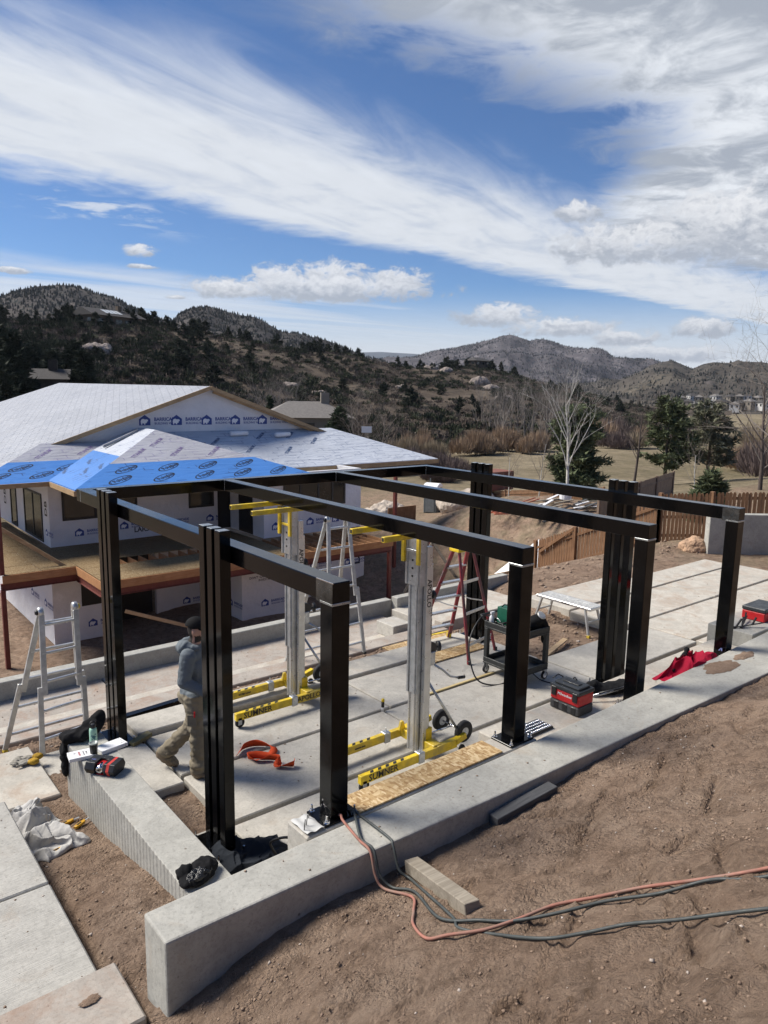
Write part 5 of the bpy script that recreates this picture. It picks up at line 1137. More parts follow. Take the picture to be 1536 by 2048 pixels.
# hipped roof over the deck
hx0, hx1, hy0 = 8.13, 18.5, 27.8; hz = lambda d: EV+SL*d
def hp(x, y, d): return (x, y, hz(d)+.02)
d1 = 1.95; da = 5.18
roofp('hip_front', [hp(hx0, hy0, 0), hp(hx1, hy0, 0), hp(hx1-d1, hy0+d1, d1), hp(hx0+d1, hy0+d1, d1)], M_RBLUE)
roofp('hip_front', [hp(hx0+d1, hy0+d1+.001, d1), hp(hx1-d1, hy0+d1+.001, d1), hp(hx0+da, hy0+da, da)], M_RGREY)
roofp('hip_west', [hp(hx0, hy0, 0), hp(hx0+2.6, hy0+2.6, 2.6), hp(hx0+2.6, hy0+5.9, 2.6), hp(hx0, hy0+3.3, 0)], M_RBLUE)
roofp('hip_west', [hp(hx0+2.601, hy0+2.601, 2.6), hp(hx0+da, hy0+da, da), hp(hx0+da, hy0+8.4, da), hp(hx0+2.601, hy0+5.9, 2.6)], M_RGREY2)
roofp('hip_east', [hp(hx1, hy0, 0), hp(hx1, hy0+7.2, 0), hp(hx0+da, hy0+7.2, da), hp(hx0+da, hy0+da, da)], M_RGREY)
m = MB(); m.b2((hx0-.05, hy0-.05, EV-.22), (hx1, hy0-.002, EV-.03)); m.b2((hx0-.05, hy0, EV-.22), (hx0-.002, hy0+3.2, EV-.03)); m.build('fascia', M_FASCIA, HS, world=True)
# low slope to the east
roofp('porch_roof', [(17.0, 30.4, EV+.005), (28.6, 30.4, EV+.005), (24.4, 34.94, EV+SL*4.54), (13.2, 34.94, EV+SL*4.54)], M_RGREY2)
m = MB(); m.b2((18.4, 30.34, EV-.24), (28.6, 30.39, EV-.03)); m.build('fascia', M_FASCIA, HS, world=True)
# rolls of underlayment on the porch roof
for k, (x, y, a) in enumerate(((18.2, 34.2, .06), (20.6, 33.9, .25))):
    d = Vector((cos(a), sin(a), 0)); z = EV+SL*(y-30.4)+.14; m = MB(); m.tube([Vector((x, y, z))-d*.5, Vector((x, y, z))+d*.5], .12, 14); o = m.build('underlayment_roll', M_WHITE, None, 0, True); tag(o, ['roll of white underlayment on the grey roof, nearer the gable middle', 'roll of white underlayment on the grey roof, nearer the right rake'][k], 'roll', 'rolls on the porch roof')
for k, (a, b) in enumerate((((11.0, 33.1, 1.42), (12.9, 34.1, 2.0)), ((11.3, 33.0, 1.35), (12.6, 33.2, 1.55)))):
    m = MB(); m.tube([a, b], .07, 10); tag(m.build('loose_roll', mat('roll_grey', (.3, .31, .33), .6) if k == 0 else MATS['roll_grey'], None, 0, True), ['long loose grey roll lying in the roof valley', 'short loose grey roll in the roof valley'][k], 'roll', 'rolls in the roof valley')
# printed marks on the membranes
def plane_frame(o0, xd, n): 
    xd = Vector(xd).normalized(); n = Vector(n).normalized(); return Vector(o0), xd, n.cross(xd)
nF = Vector((0, -SL, 1)).normalized(); nW = Vector((-SL, 0, 1)).normalized()
def oval(mb, c, xd, yd, rx, ry, w, mi=0, n=28):
    vs = []
    for k in range(n):
        a = 2*pi*k/n
        for q in (1, 1-w): vs.append(c+xd*rx*q*cos(a)+yd*ry*q*sin(a))
    mb.add(vs, [(2*k, 2*((k+1) % n), 2*((k+1) % n)+1, 2*k+1) for k in range(n)], mi)
for r_ in range(2):
    for k in range(6):
        x = 10.0+k*1.75+r_*.75-r_*.2; d = .55+r_*.85
        if x < hx0+d+.7 or x > hx1-d-.6: continue
        xd = Vector((1, .55, .55*SL)).normalized(); c = Vector((x, hy0+d, hz(d)+.026)); yd = nF.cross(xd)
        m = MB(); oval(m, c, xd, yd, .62, .20, .12); lettering(m, 'Polyglass', .27, c+xd*.1+nF*.001, xd, yd, .004); m.build('printed_logo', M_PRINT, HS, world=True)
for (x, y) in ((9.3, 30.2), (9.9, 31.6), (8.9, 31.6), (9.8, 29.9)):
    d = x-hx0; xd = Vector((.35*1, .9, .35*SL)).normalized(); c = Vector((x, y, hz(d)+.027)); yd = nW.cross(xd)
    m = MB(); lettering(m, 'Polyglass', .24, c, -xd, -yd, .003); m.build('printed_logo', mat('print_steel_blue', (.05, .10, .22)) if 'print_steel_blue' not in MATS else MATS['print_steel_blue'], HS, world=True)
for (x, y) in ((6.4, 31.6), (8.0, 31.6), (7.4, 32.3), (9.2, 32.2)):
    xd = Vector((1, .5, .5*SL)).normalized(); c = Vector((x, y, s1(y)+.018)); yd = nF.cross(xd); m = MB(); oval(m, c, xd, yd, .6, .18, .12); lettering(m, 'Polyglass', .25, c+nF*.001, xd, yd, .004); m.build('printed_logo', M_PRINT, HS, world=True)
M_PURPLE = mat('print_purple', (.16, .12, .26), .6)
for (x, y, f) in ((11.6, 30.6, 0), (13.3, 30.6, 0), (15.0, 30.5, 0), (12.8, 31.6, 0), (8.6, 33.5, 1), (10.4, 33.7, 1)):
    xd = Vector((.7, .7, .7*SL)).normalized(); z = hz(y-hy0)+.026 if f == 0 else s1(y)+.016; c = Vector((x, y, z)); yd = nF.cross(xd); m = MB(); lettering(m, 'TITANIUM', .26, c, xd, yd, .006); m.build('printed_logo', M_PURPLE, HS, world=True)
for (x, y) in ((16.6, 33.6), (19.4, 34.1), (21.2, 34.1), (22.2, 33.3), (18.0, 32.6), (20.0, 32.3)):
    xd = Vector((.7, .7, .7*SL)).normalized(); c = Vector((x, y, EV+SL*(y-30.4)+.012)); yd = nF.cross(xd); m = MB(); lettering(m, 'TITANIUM', .24, c, xd, yd, .006); m.build('printed_logo', MATS['print_steel_blue'], HS, world=True)
# walls of the upper floor
w1 = hb('wall', M_WRAP, (8.24, 31.8, DK), (16.4, 32.0, .40)); w2 = hb('wall', M_WRAP, (8.24, 32.001, DK), (8.44, 46, .5))
w3 = hb('wall', M_WRAP, (16.4, 28.6, DK), (21.8, 28.8, EV)); w4 = hb('wall', M_WRAP, (16.4, 28.801, DK), (16.6, 31.79, EV)); hb('wall', M_WRAP, (21.6, 28.801, DK), (21.8, 36, EV))
def window(parent_name, lo, hi, axis, mull=()):
    """frame ring proud of the wall, recessed pane; axis 'y' faces -Y, 'x' faces -X"""
    m = MB(); f = .09
    if axis == 'y':
        y = lo[1]; x0, x1, z0, z1 = lo[0], hi[0], lo[2], hi[2]
        m.b2((x0, y-.04, z0), (x1, y-.003, z0+f)); m.b2((x0, y-.04, z1-f), (x1, y-.003, z1)); m.b2((x0, y-.04, z0+f), (x0+f, y-.003, z1-f)); m.b2((x1-f, y-.04, z0+f), (x1, y-.003, z1-f))
        for q in mull: m.b2((q-f*.5, y-.038, z0+f), (q+f*.5, y-.003, z1-f))
        w = m.build(parent_name, M_FRAME, HS, world=True); g = MB(); g.b2((x0+f*.6, y-.016, z0+f*.6), (x1-f*.6, y-.004, z1-f*.6)); g.build('pane', M_GLASS, w)
    else:
        x = lo[0]; y0, y1, z0, z1 = lo[1], hi[1], lo[2], hi[2]
        m.b2((x-.04, y0, z0), (x-.003, y1, z0+f)); m.b2((x-.04, y0, z1-f), (x-.003, y1, z1)); m.b2((x-.04, y0, z0+f), (x-.003, y0+f, z1-f)); m.b2((x-.04, y1-f, z0+f), (x-.003, y1, z1-f))
        for q in mull: m.b2((x-.038, q-f*.5, z0+f), (x-.003, q+f*.5, z1-f))
        w = m.build(parent_name, M_FRAME, HS, world=True); g = MB(); g.b2((x-.016, y0+f*.6, z0+f*.6), (x-.004, y1-f*.6, z1-f*.6)); g.build('pane', M_GLASS, w)
window('window', (8.75, 31.8, -1.5), (11.9, 31.8, -.10), 'y', (10.1, 11.0)); window('window', (14.3, 31.8, -1.45), (15.55, 31.8, -.45), 'y')
window('door', (8.24, 32.8, -2.5), (8.24, 35.7, -.45), 'x', (34.2,)); window('door', (8.24, 37.1, -2.5), (8.24, 38.2, -.45), 'x')
window('window', (17.4, 28.6, -1.35), (20.85, 28.6, .1), 'y', (18.3, 19.3, 20.1))
hb('doorway_shade', M_FRAME, (15.75, 31.77, DK+.02), (16.39, 31.797, -.5)); hb('doorway_shade', M_FRAME, (16.375, 29.6, DK+.02), (16.398, 30.9, -.4))  # flat black panels stand in for the dark inside the door openings
# deck: loose sheets on joists, rim and steel
for i in range(6):
    for j in range(6):
        x0, y0 = 8.16+i*1.22*1.12, 25.26+j*1.09
        if x0 > 15.4: continue
        if j == 2 and 0 < i < 5: continue
        hb('floor_sheet', M_OSB_DK, (x0, y0, DK-.022+.004*((i+j) % 3)), (min(x0+1.355, 16.0), y0+1.08, DK+.004*((i+j) % 3)))
for i in range(2):
    for j in range(9): hb('floor_sheet', M_OSB_DK, (5.66+i*1.25, 28.08+j*1.22, DK-.02+.004*((i+j) % 2)), (6.89+i*1.25, 29.28+j*1.22, DK+.004*((i+j) % 2)))
for k in range(16): hb('joist', M_RIM, (9.4+k*.42, 25.27, DK-.30), (9.44+k*.42, 28.6, DK-.026))
for k in range(11): hb('joist', M_RIM, (16.3+k*.45, 25.27, DK-.30), (16.345+k*.45, 28.59, DK-.02))
hb('joist_blocking', M_RIM, (16.3, 26.8, DK-.28), (21, 26.84, DK-.03))
hb('rim_board', M_RIM, (8.10, 25.20, DK-.30), (21.1, 25.25, DK-.01)); hb('rim_board', M_RIM, (8.08, 25.255, DK-.30), (8.13, 28.05, DK-.01)); hb('rim_board', M_RIM, (5.6, 28.0, DK-.30), (8.079, 28.05, DK-.01))
def ibeam(a, b, h=.26, w=.13):
    m = MB(); a, b = Vector(a), Vector(b); m.bar(a+Vector((0, 0, h/2-.012)), b+Vector((0, 0, h/2-.012)), w, .02); m.bar(a-Vector((0, 0, h/2-.012)), b-Vector((0, 0, h/2-.012)), w, .02); m.bar(a, b, .02, h-.05); return m.build('steel_beam', M_REDSTEEL, HS, world=True)
ibeam((8.1, 25.32, DK-.44), (21.1, 25.32, DK-.44)); ibeam((8.15, 25.4, DK-.44), (8.15, 28.0, DK-.44)); ibeam((5.55, 28.12, DK-.44), (8.2, 28.12, DK-.44))
for (x, y, z0, z1) in ((5.62, 28.15, -6.2, DK-.55), (5.62, 28.15, DK, EV-.2), (21.0, 25.35, -6, DK-.57), (23.5, 28.0, -6.2, EV-.2), (23.6, 25.4, -6.2, -2.2), (16.9, 29.9+.6, DK, EV-.2)):
    hb('steel_post', M_REDSTEEL, (x-.075, y-.075, z0), (x+.075, y+.075, z1))
hb('post_pad', M_CONC2, (5.2, 27.75, -6.3), (6.05, 28.55, -6.08))
# lower floor
L1 = hb('wall', M_WRAP, (7.62, 29.6, -6.0), (10.1, 29.8, DK-.3)); hb('wall', M_WRAP, (7.62, 29.801, -6.0), (7.82, 42, DK-.3)); L2 = hb('wall', M_WRAP, (12.2, 30.7, -6.0), (16.4, 30.9, DK-.3))
L3 = hb('wall', M_WRAP, (14.4, 27.0, -6.0), (16.9, 27.2, DK-.56)); hb('wall', M_WRAP, (14.4, 27.201, -6.0), (14.6, 30.69, DK-.56)); hb('wall', M_WRAP, (16.901, 28.4, -6), (21.9, 28.6, DK-.3))
hb('doorway_shade', M_FRAME, (8.7, 29.57, -4.6), (10.0, 29.597, -3.2)); hb('interior_shade', M_FRAME, (10.1, 31.2, -6), (12.2, 31.3, DK-.3)); hb('foundation', M_CONC2, (14.3, 26.9, -6.3), (17.0, 27.3, -5.95))  # black panel and black sheet paint the shade inside the lower openings
hb('soffit', M_OSB_DK, (8.2, 27.9, EV-.06), (18.4, 31.78, EV-.02))
# house wrap logo: house outline with a bear, and two lines of lettering
def logo_mesh():
    m = MB(); s = .50
    pent = [(-s*.62, -s*.5), (s*.62, -s*.5), (s*.62, s*.18), (0, s*.62), (-s*.62, s*.18)]
    m.add([(x, 0, z) for x, z in pent], [(0, 1, 2, 3, 4)], 0)
    bear = [(-.40, -.42), (-.28, -.42), (-.26, -.26), (-.10, -.30), (-.06, -.42), (.06, -.42), (.06, -.28), (.22, -.24), (.24, -.10), (.36, -.04), (.34, .08), (.20, .14), (.02, .12), (-.16, .20), (-.34, .14), (-.44, -.06)]
    m.add([(x*s*1.02, -.003, z*s*1.0) for x, z in bear], [tuple(range(len(bear)))], 1)
    lettering(m, 'BARRICADE', .26, (1.17, -.001, .06), (1, 0, 0), (0, 0, 1), .008, .95, 0); lettering(m, 'BUILDING WRAP', .17, (1.17, -.001, -.16), (1, 0, 0), (0, 0, 1), .003, .98, 0)
    me = bpy.data.meshes.new('printed_logo'); me.from_pydata(m.v, [], m.f); me.materials.append(M_BLUEPR); me.materials.append(M_WHITE); me.polygons.foreach_set('material_index', m.m); return me
LOGO = logo_mesh()
def logo(x, y, z, k=.55, rz=0, sx=1):
    k *= 1.15
    o = bpy.data.objects.new('printed_logo', LOGO); C.objects.link(o); o.parent = HS; o.matrix_parent_inverse = HS.matrix_basis.inverted()
    o.location = (x, y, z); o.rotation_euler = (0, 0, rz); o.scale = (k*sx, k, k)
for k in range(5): logo(13.6+k*1.62-.02*k, 34.945, 2.42-.01*k, .78)
for (x, z) in ((9.4, -2.05), (11.3, -1.95), (15.35, -2.0), (13.2, -1.98)): logo(x, 31.797, z, .52)
for (x, z) in ((17.0, -2.08), (18.85, -2.03), (20.3, -2.03)): logo(x, 28.597, z, .56)
logo(8.237, 32.3, -2.0, .45, -pi/2)
for (x, y, z) in ((9.1, 29.597, -5.35), (13.6, 30.697, -5.45), (15.2, 30.697, -5.35), (15.5, 26.997, -5.0), (18.9, 28.397, -4.1), (20.9, 28.397, -4.2)): logo(x, y, z, .5)
for y in (30.6, 32.6, 34.6, 36.8): logo(7.617, y, -4.5, .5, -pi/2)
logo(14.397, 28.0, -5.0, .5, -pi/2)
def wrap_mark(x, y, z, rz, tx, sz): 
    m = MB(); R0 = Matrix.Rotation(rz, 3, 'Z'); lettering(m, tx, sz, Vector((x, y, z)), R0 @ Vector((0, 0, 1)), R0 @ Vector((-1, 0, 0)), .012); m.build('printed_logo', M_PRINT, HS, world=True)
wrap_mark(8.236, 32.25, -1.0, -pi/2, 'DB', .5); wrap_mark(8.236, 39.4, -1.35, -pi/2, 'DB', .6); wrap_mark(7.616, 33.2, -4.0, -pi/2, 'DB', .55); wrap_mark(21.4, 28.397, -3.9, 0, 'DB', .8)
m = MB(); lettering(m, "DON'T GAMBLE ON YOUR\nINVESTMENT", .14, (15.6, 26.996, -3.9), (1, 0, 0), (0, 0, 1), .002); m.build('printed_logo', M_PRINT, HS, world=True)
m = MB(); lettering(m, 'LARSON', .3, (12.3, 31.796, -2.2), (1, 0, 0), (0, 0, 1), .008); m.build('printed_logo', M_PRINT, HS, world=True)
# bracing timbers
plank('brace_timber', 'long brace board slanting down to the left deck corner', (5.75, 29.5, -1.0), (8.0, 28.3, -2.75), .05, .14, M_FASCIA, 'timber'); plank('brace_timber', 'pale timber slanting under the right deck', (9.0, 25.6, -3.85), (12.6, 25.0, -5.3), .05, .13, M_WOOD, 'timber')
for k, (a, b) in enumerate((((23.6, 25.3, -3.0), (21.6, 25.3, -5.6)), ((23.6, 25.3, -3.0), (25.6, 25.3, -5.4)))): plank('brace_timber', ['wooden brace leaning left from the red post', 'wooden brace leaning right from the red post'][k], a, b, .05, .14, M_WOOD_GREY, 'timber')

# ================================================================ yard
def boulder(label, c, r, seed, mt):
    m = MB(); m.ell((0, 0, 0), r, None, 16, 10); m.ell((r[0]*.4, r[1]*.2, r[2]*.2), (r[0]*.6, r[1]*.7, r[2]*.7)); o = link('boulder', remeshed(m, max(r)*.07, 1, max(r)*.22, 1.3/max(r), seed)); o.location = c; o.data.materials.append(mt)
    o.data.polygons.foreach_set('use_smooth', [False]*len(o.data.polygons)); tag(o, label, 'boulder', 'boulders in the yard'); return o
M_ROCK = mat('pale_rock', (.42, .36, .30), .9, 0, .3, 1.6, .8, 6, 'obj', bdist=.08); M_ROCKR = mat('rust_rock', (.42, .27, .17), .9, 0, .35, 2, .8, 6, 'obj', bdist=.08)
boulder('pale flat boulder left of the portable toilet', (36.2, 44.4, gz(36.2, 44.4)+.3), (2.1, 1.4, .9), 3, M_ROCK); boulder('big pale boulder right of the portable toilet', (42.3, 40.9, gz(42.3, 40.9)+.5), (3.0, 1.8, 1.25), 5, M_ROCK)
boulder('rust coloured boulder beside the old terrace slabs', (19.45, 10.2, -.1), (.42, .36, .36), 8, M_ROCKR); boulder('orange rock heap left of the red roof post', (28.2, 39.2, gz(28.2, 39.2)+.3), (1.3, .9, .9), 9, M_ROCKR)
tl = thing('portable_toilet', 'grey portable toilet with white domed roof far across the yard', 'toilet', (41.3, 44.4, gz(41.3, 44.4)), radians(25))
M_TLT = mat('toilet_grey', (.10, .12, .13), .5, 0, .1, 3); m = MB(); m.box((0, 0, 1.05), (1.15, 1.15, 2.1)); m.build('cabin', M_TLT, tl, .05)
m = MB(); m.box((-.585, 0, 1.0), (.03, .75, 1.8)); m.build('door', mat('toilet_door', (.16, .18, .19), .5), tl, .02); m = MB()
m.prism([(-.66, 0), (.66, 0), (.5, .2), (.18, .34), (-.18, .34), (-.5, .2)], -.66, .66, 0, Matrix.Rotation(pi/2, 3, 'X'), (0, 0, 2.1)); m.build('roof', M_WHITE, tl, .05); m = MB(); m.tube([(.4, .4, 2.1), (.4, .4, 2.75)], .05, 8); m.build('vent', M_TLT, tl)
# white sheeted bundle, form boards, sheet of OSB
o = drape('white_tarp', 'white plastic sheet thrown over a stack behind the red stepladder', 'tarp', (24.6, 22.6), (2.4, 5.6), .9, .28, M_WHITE, 12); 
plank('form_board', 'long pale form board along the low wall beyond the ladder', (17.5, 17.2, -2.35), (24.0, 19.5, -3.2), .06, .28, M_WOOD, 'board'); plank('form_board', 'thick pale beam end behind the second post', (20.6, 19.6, -3.2), (24.2, 22.4, -3.6), .12, .4, M_WOOD, 'board')
m = MB(); m.b2((-1.2, -.03, 0), (1.2, .03, 1.1)); o = m.build('plywood_sheet', M_FENCE, None); o.location = (31.5, 36.8, gz(31.5, 36.8)); tag(o, 'upright brown wood panel beyond the right deck end', 'panel')
for k, (a, b) in enumerate((((36, 36, gz(36, 36)+.1), (41, 36.8, gz(41, 36.8)+.1)), ((38, 34.5, gz(38, 34.5)+.1), (42, 37, gz(42, 37)+.1)))): plank('pipe_length', ['rusty pipe lying on the yard soil, left one', 'rusty pipe lying on the yard soil, right one'][k], a, b, .14, .14, M_REDSTEEL, 'pipe', 'pipes on the yard')
# orange ladder lying on the mound
ol = thing('orange_ladder', 'orange fibreglass ladder lying on the soil mound', 'ladder', (28.6, 24.6, gz(28.6, 24.6)+.1), -.35)
M_OR2 = mat('orange_fibreglass', (.50, .16, .09), .5)
for y in (-.25, .25): m = MB(); m.box((0, y, .05), (2.6, .04, .08)); m.build('rail', M_OR2, ol)
for k in range(8): m = MB(); m.box((-1.15+k*.33, 0, .05), (.04, .5, .04)); m.build('rung', M_OR2, ol)
for y in (-.2, .2): m = MB(); m.bar((-1.2, y, .1), (1.2, y-.1, .75), .03, .06); m.build('rear_rail', M_OR2, ol)
# scrap pile of boards and cans
for k in range(26):
    x, y = 30.0+rng.uniform(-1.8, 2.2), 23.0+rng.uniform(-1.3, 1.3); a = rng.uniform(-.5, .5); L_ = rng.uniform(.6, 2.2)
    z = gz(x, y)+.08+rng.uniform(0, .3); m = MB(); m.bar((-L_/2*cos(a), -L_/2*sin(a), -.05), (L_/2*cos(a), L_/2*sin(a), .1*rng.uniform(-1, 1)), .14, .04)
    o = m.build('scrap_board', [M_WOOD_DK, M_WOOD_GREY, M_WHITE, M_BLACK][k % 4], None); o.location = (x, y, z); tag(o, ['dark weathered', 'grey weathered', 'white painted', 'black'][k % 4]+' scrap board in the pile beside the fence', 'board', 'scrap pile by the fence')
m = MB(); m.lathe([(.3, 0), (.33, .45), (.3, .5)], 14); o = m.build('bucket', M_WHITE, None); o.location = (30.8, 23.2, gz(30.8, 23.2)+.3); tag(o, 'white bucket on the scrap pile', 'bucket')

# ================================================================ picket fences
def fence(name, label, pts, height, pw, gap, rails, mt, side=-1, posts=True, parts=True, post_mt=None, slant=False):
    """pts: ground polyline; pickets on one side, rails and posts on the other"""
    pts = [(p[0], p[1], gz(p[0], p[1])) if name == 'far_fence' else p for p in pts]; t = thing('picket_fence', label, 'fence', pts[0])
    stuff = MB(); pk = None
    for (a, b) in zip(pts[:-1], pts[1:]):
        a, b = Vector(a), Vector(b); d = b-a; L_ = Vector((d.x, d.y)).length; n = max(1, int(L_/(pw+gap))); ang = atan2(d.y, d.x); nv = Vector((-sin(ang), cos(ang), 0))*side
        for i in range(n):
            p = a+d*((i+.5)/n)
            if parts:
                if pk is None:
                    m = MB(); m.prism([(-pw/2, 0), (pw/2, 0), (pw/2, height-.05), (pw/2-.03, height), (-pw/2+.03, height), (-pw/2, height-.05)], -.009, .009, 0, Matrix.Rotation(pi/2, 3, 'X')); pk = m.build('picket', mt, t); me_ = pk.data; o = pk
                else:
                    o = bpy.data.objects.new('picket', me_); C.objects.link(o); o.parent = t
                o.matrix_parent_inverse = t.matrix_basis.inverted(); o.location = p+nv*.03+Vector((0, 0, .03+random.uniform(-.02, .02))); o.rotation_euler = (random.uniform(-.012, .012), random.uniform(-.012, .012), ang)
            else:
                R0 = Matrix.Rotation(ang, 3, 'Z'); stuff.box(p+nv*.03+Vector((0, 0, height/2+random.uniform(-.02, .02))), (pw, .02, height), R0)
        for h in rails:
            m = MB(); m.bar(a+Vector((0, 0, h)), b+Vector((0, 0, h)), .04, .09); m.build('rail', mt, t, .004, world=True)
    if not parts: o = stuff.build('pickets', mt, t, world=True); o['kind'] = 'stuff'
    if posts:
        for p in pts:
            p = Vector(p); m = MB(); m.b2((p.x-.06, p.y-.06, p.z-.2), (p.x+.06, p.y+.06, p.z+height+.06)); m.build('post', post_mt or mt, t, .006, world=True)
    return t
FX = 20.85
fence('picket_fence', 'brown picket fence stepping down the slope with a gate panel', [(FX+.1, 12.2, -.45), (FX, 13.95, -1.28), (FX-.02, 14.0, -1.30), (FX-.1, 15.15, -1.85), (FX+.0, 16.9, -2.62)], 1.42, .092, .014, (.25, 1.18), M_FENCE, -1)
plank('brace_rail', 'diagonal top rail of the sloping fence panel', (FX-.16, 15.2, -.45), (FX-.05, 16.7, -1.55), .04, .10, M_FENCE, 'rail')
fence('picket_fence', 'brown picket fence with three rails behind the last post, running to the right edge', [(FX+.1, 12.2, -.42), (21.6, 10.9, -.28), (22.5, 9.4, -.16), (23.9, 7.2, .0), (25.3, 5.0, .1)], 1.50, .092, .012, (.22, .80, 1.36), M_FENCE, -1)
def g2(px, D, z): d = pix_dir(px, 900); k = D/Vector((d.x, d.y)).length; return (d.x*k, d.y*k, z)
fence('picket_fence', 'weathered picket fence receding uphill behind the fourth beam', [g2(1351, 50, -2.35), g2(1318, 45, -2.2), g2(1285, 41, -2.1), g2(1248, 37, -1.95), g2(1205, 33, -1.8)], 1.62, .1, .016, (.45, 1.3), M_FENCE_OLD, -1, parts=False)
fence('far_fence', 'low stained picket fence far across the yard', [(44.0, 44.0, -5.9), (43.5, 38.5, -4.9), (43.0, 33.5, -4.2), (42.6, 29.0, -3.5)], 1.35, .11, .03, (.3, 1.1), M_FENCE, 1, parts=False)
m = MB(); m.tube([(0, 0, 0), (0, 0, 1.6)], .1, 10); o = m.build('marker_post', M_WHITE, None); o.location = (43.9, 45.3, gz(43.9, 45.3)); tag(o, 'short white post at the end of the far fence', 'post')

# ================================================================ path, far houses, sign
pts = [(-30, 95), (0, 92), (25, 88), (45, 88), (62, 92), (76, 98), (84, 104), (86, 111), (80, 119), (70, 130), (55, 145)]
cv = []
for i in range(len(pts)-1):
    p0, p1, p2, p3 = [Vector(pts[max(0, min(len(pts)-1, i+k))]) for k in (-1, 0, 1, 2)]
    for k in range(8): u = k/8; cv.append(.5*((2*p1)+(-p0+p2)*u+(2*p0-5*p1+4*p2-p3)*u*u+(-p0+3*p1-3*p2+p3)*u**3))
V = []
for i, p in enumerate(cv):
    d = (cv[min(i+1, len(cv)-1)]-cv[max(i-1, 0)]).normalized(); nn = Vector((-d.y, d.x))
    for s in (-3.5, 3.5): q = p+nn*s; V.append((q.x, q.y, gz(q.x, q.y)+.25))
m = MB(); m.add(V, [(2*i, 2*i+1, 2*i+3, 2*i+2) for i in range(len(cv)-1)]); tag(m.build('path', mat('path_asphalt', (.27, .23, .20), .9, 0, .1, .3, kind='pos'), None, 0, True), 'pale curving path beyond the yard', kind='structure')
M_STUC = mat('tan_stucco', (.22, .19, .155), .9, 0, .1, 1); M_RTILE = mat('grey_roof_tile', (.17, .155, .14), .8, 0, .2, 3); M_STUCW = mat('white_stucco', (.52, .51, .49), .8, 0, .1, 1); M_RDK = mat('dark_roof', (.05, .045, .042), .8, 0, .2, 2); M_WALLDK = mat('dark_timber_wall', (.055, .04, .03), .8, 0, .25, 2)
def far_house(name, label, loc, rz, w, d, h, rh, wall, roof, group=None, hip=True, wins=3, chimney=False, solar=False, storeys=1):
    t = thing(name, label, 'house', loc, rz, group)
    m = MB(); m.b2((-w/2, -d/2, -2.5), (w/2, d/2, h)); m.build('wall', wall, t)
    e = .06*w; hh = d*.5 if hip else 0
    x0, x1, y0, y1 = -w/2-e, w/2+e, -d/2-e, d/2+e
    vs = [(x0, y0, h), (x1, y0, h), (x1, y1, h), (x0, y1, h), (x0+hh, 0, h+rh), (x1-hh, 0, h+rh)]
    m = MB(); m.add(vs, [(0, 1, 5, 4), (2, 3, 4, 5), (1, 2, 5), (3, 0, 4), (0, 3, 2, 1)]); rf = m.build('roof', roof, t)
    if chimney: m = MB(); m.b2((w*.18, -.6, h), (w*.18+1.3, .6, h+rh+1.4)); m.build('chimney', wall, rf)
    if solar:
        for k in range(4):
            sl = rh/(d/2+e); x = -w*.22+k*1.7; m = MB(); y_a, y_b = -d*.42, -d*.12; za, zb2 = h+(y_a-y0)*sl+.12, h+(y_b-y0)*sl+.12
            m.add([(x, y_a, za), (x+1.5, y_a, za), (x+1.5, y_b, zb2), (x, y_b, zb2)], [(0, 1, 2, 3)]); m.build('solar_panel', mat('solar_glass', (.62, .64, .62), .3) if 'solar_glass' not in MATS else MATS['solar_glass'], rf)
    for s_ in range(storeys):
        for k in range(wins):
            x = -w/2+w*(k+.5)/wins; z = h*(s_+.5)/storeys; m = MB(); m.b2((x-w*.07, -d/2-.06, z-.7), (x+w*.07, -d/2-.01, z+.7)); wn = m.build('window', M_FRAME, t); m = MB(); m.b2((x-w*.06, -d/2-.075, z-.6), (x+w*.06, -d/2-.062, z+.6)); m.build('pane', M_GLASS, wn)
    for k in range(2):
        y = -d/4+k*d/2; m = MB(); m.b2((-w/2-.06, y-.8, h*.3), (-w/2-.01, y+.8, h*.75)); m.build('window', M_GLASS, t)
    return t
def at_px(x, y, D): p = ridge_xyz(x, y, D); return (float(p[0]), float(p[1]), float(p[2]))
p = at_px(218, 655, 268); far_house('hilltop_house', 'low brown house with solar panels on the left hilltop', p, radians(20), 19, 10, 3.2, 2.6, mat('tan_lodge', (.13, .095, .065), .9), M_RDK, None, False, 5, True, True)
p = at_px(205, 672, 262); m = MB(); m.b2((-9, -2, -2), (9, 2, 1.2)); o = m.build('terrace_wall', mat('rubble_stone', (.16, .135, .11), .9, 0, .3, .6), None); o.location = p; o.rotation_euler = (0, 0, radians(20)); tag(o, 'stone terrace wall under the hilltop house', 'wall')
p = at_px(78, 772, 130); far_house('timber_house', 'dark timber house among pines at the left edge', (p[0], p[1], p[2]-1.5), radians(-20), 8.5, 6, 2.6, 1.6, M_WALLDK, M_RDK, None, False, 3, True)
p = at_px(612, 838, 120); far_house('ranch_house', 'beige tile roofed house just beyond the gable rake', (p[0], p[1], p[2]-2.6), radians(-28), 13, 9, 3.0, 2.4, M_STUC, M_RTILE, None, True, 3, True)
p = at_px(955, 728, 415); far_house('ridge_house', 'small dark house on the middle ridge', (p[0], p[1], p[2]-1.0), radians(10), 14, 7, 2.6, 1.8, M_WALLDK, M_RDK, None, True, 3)
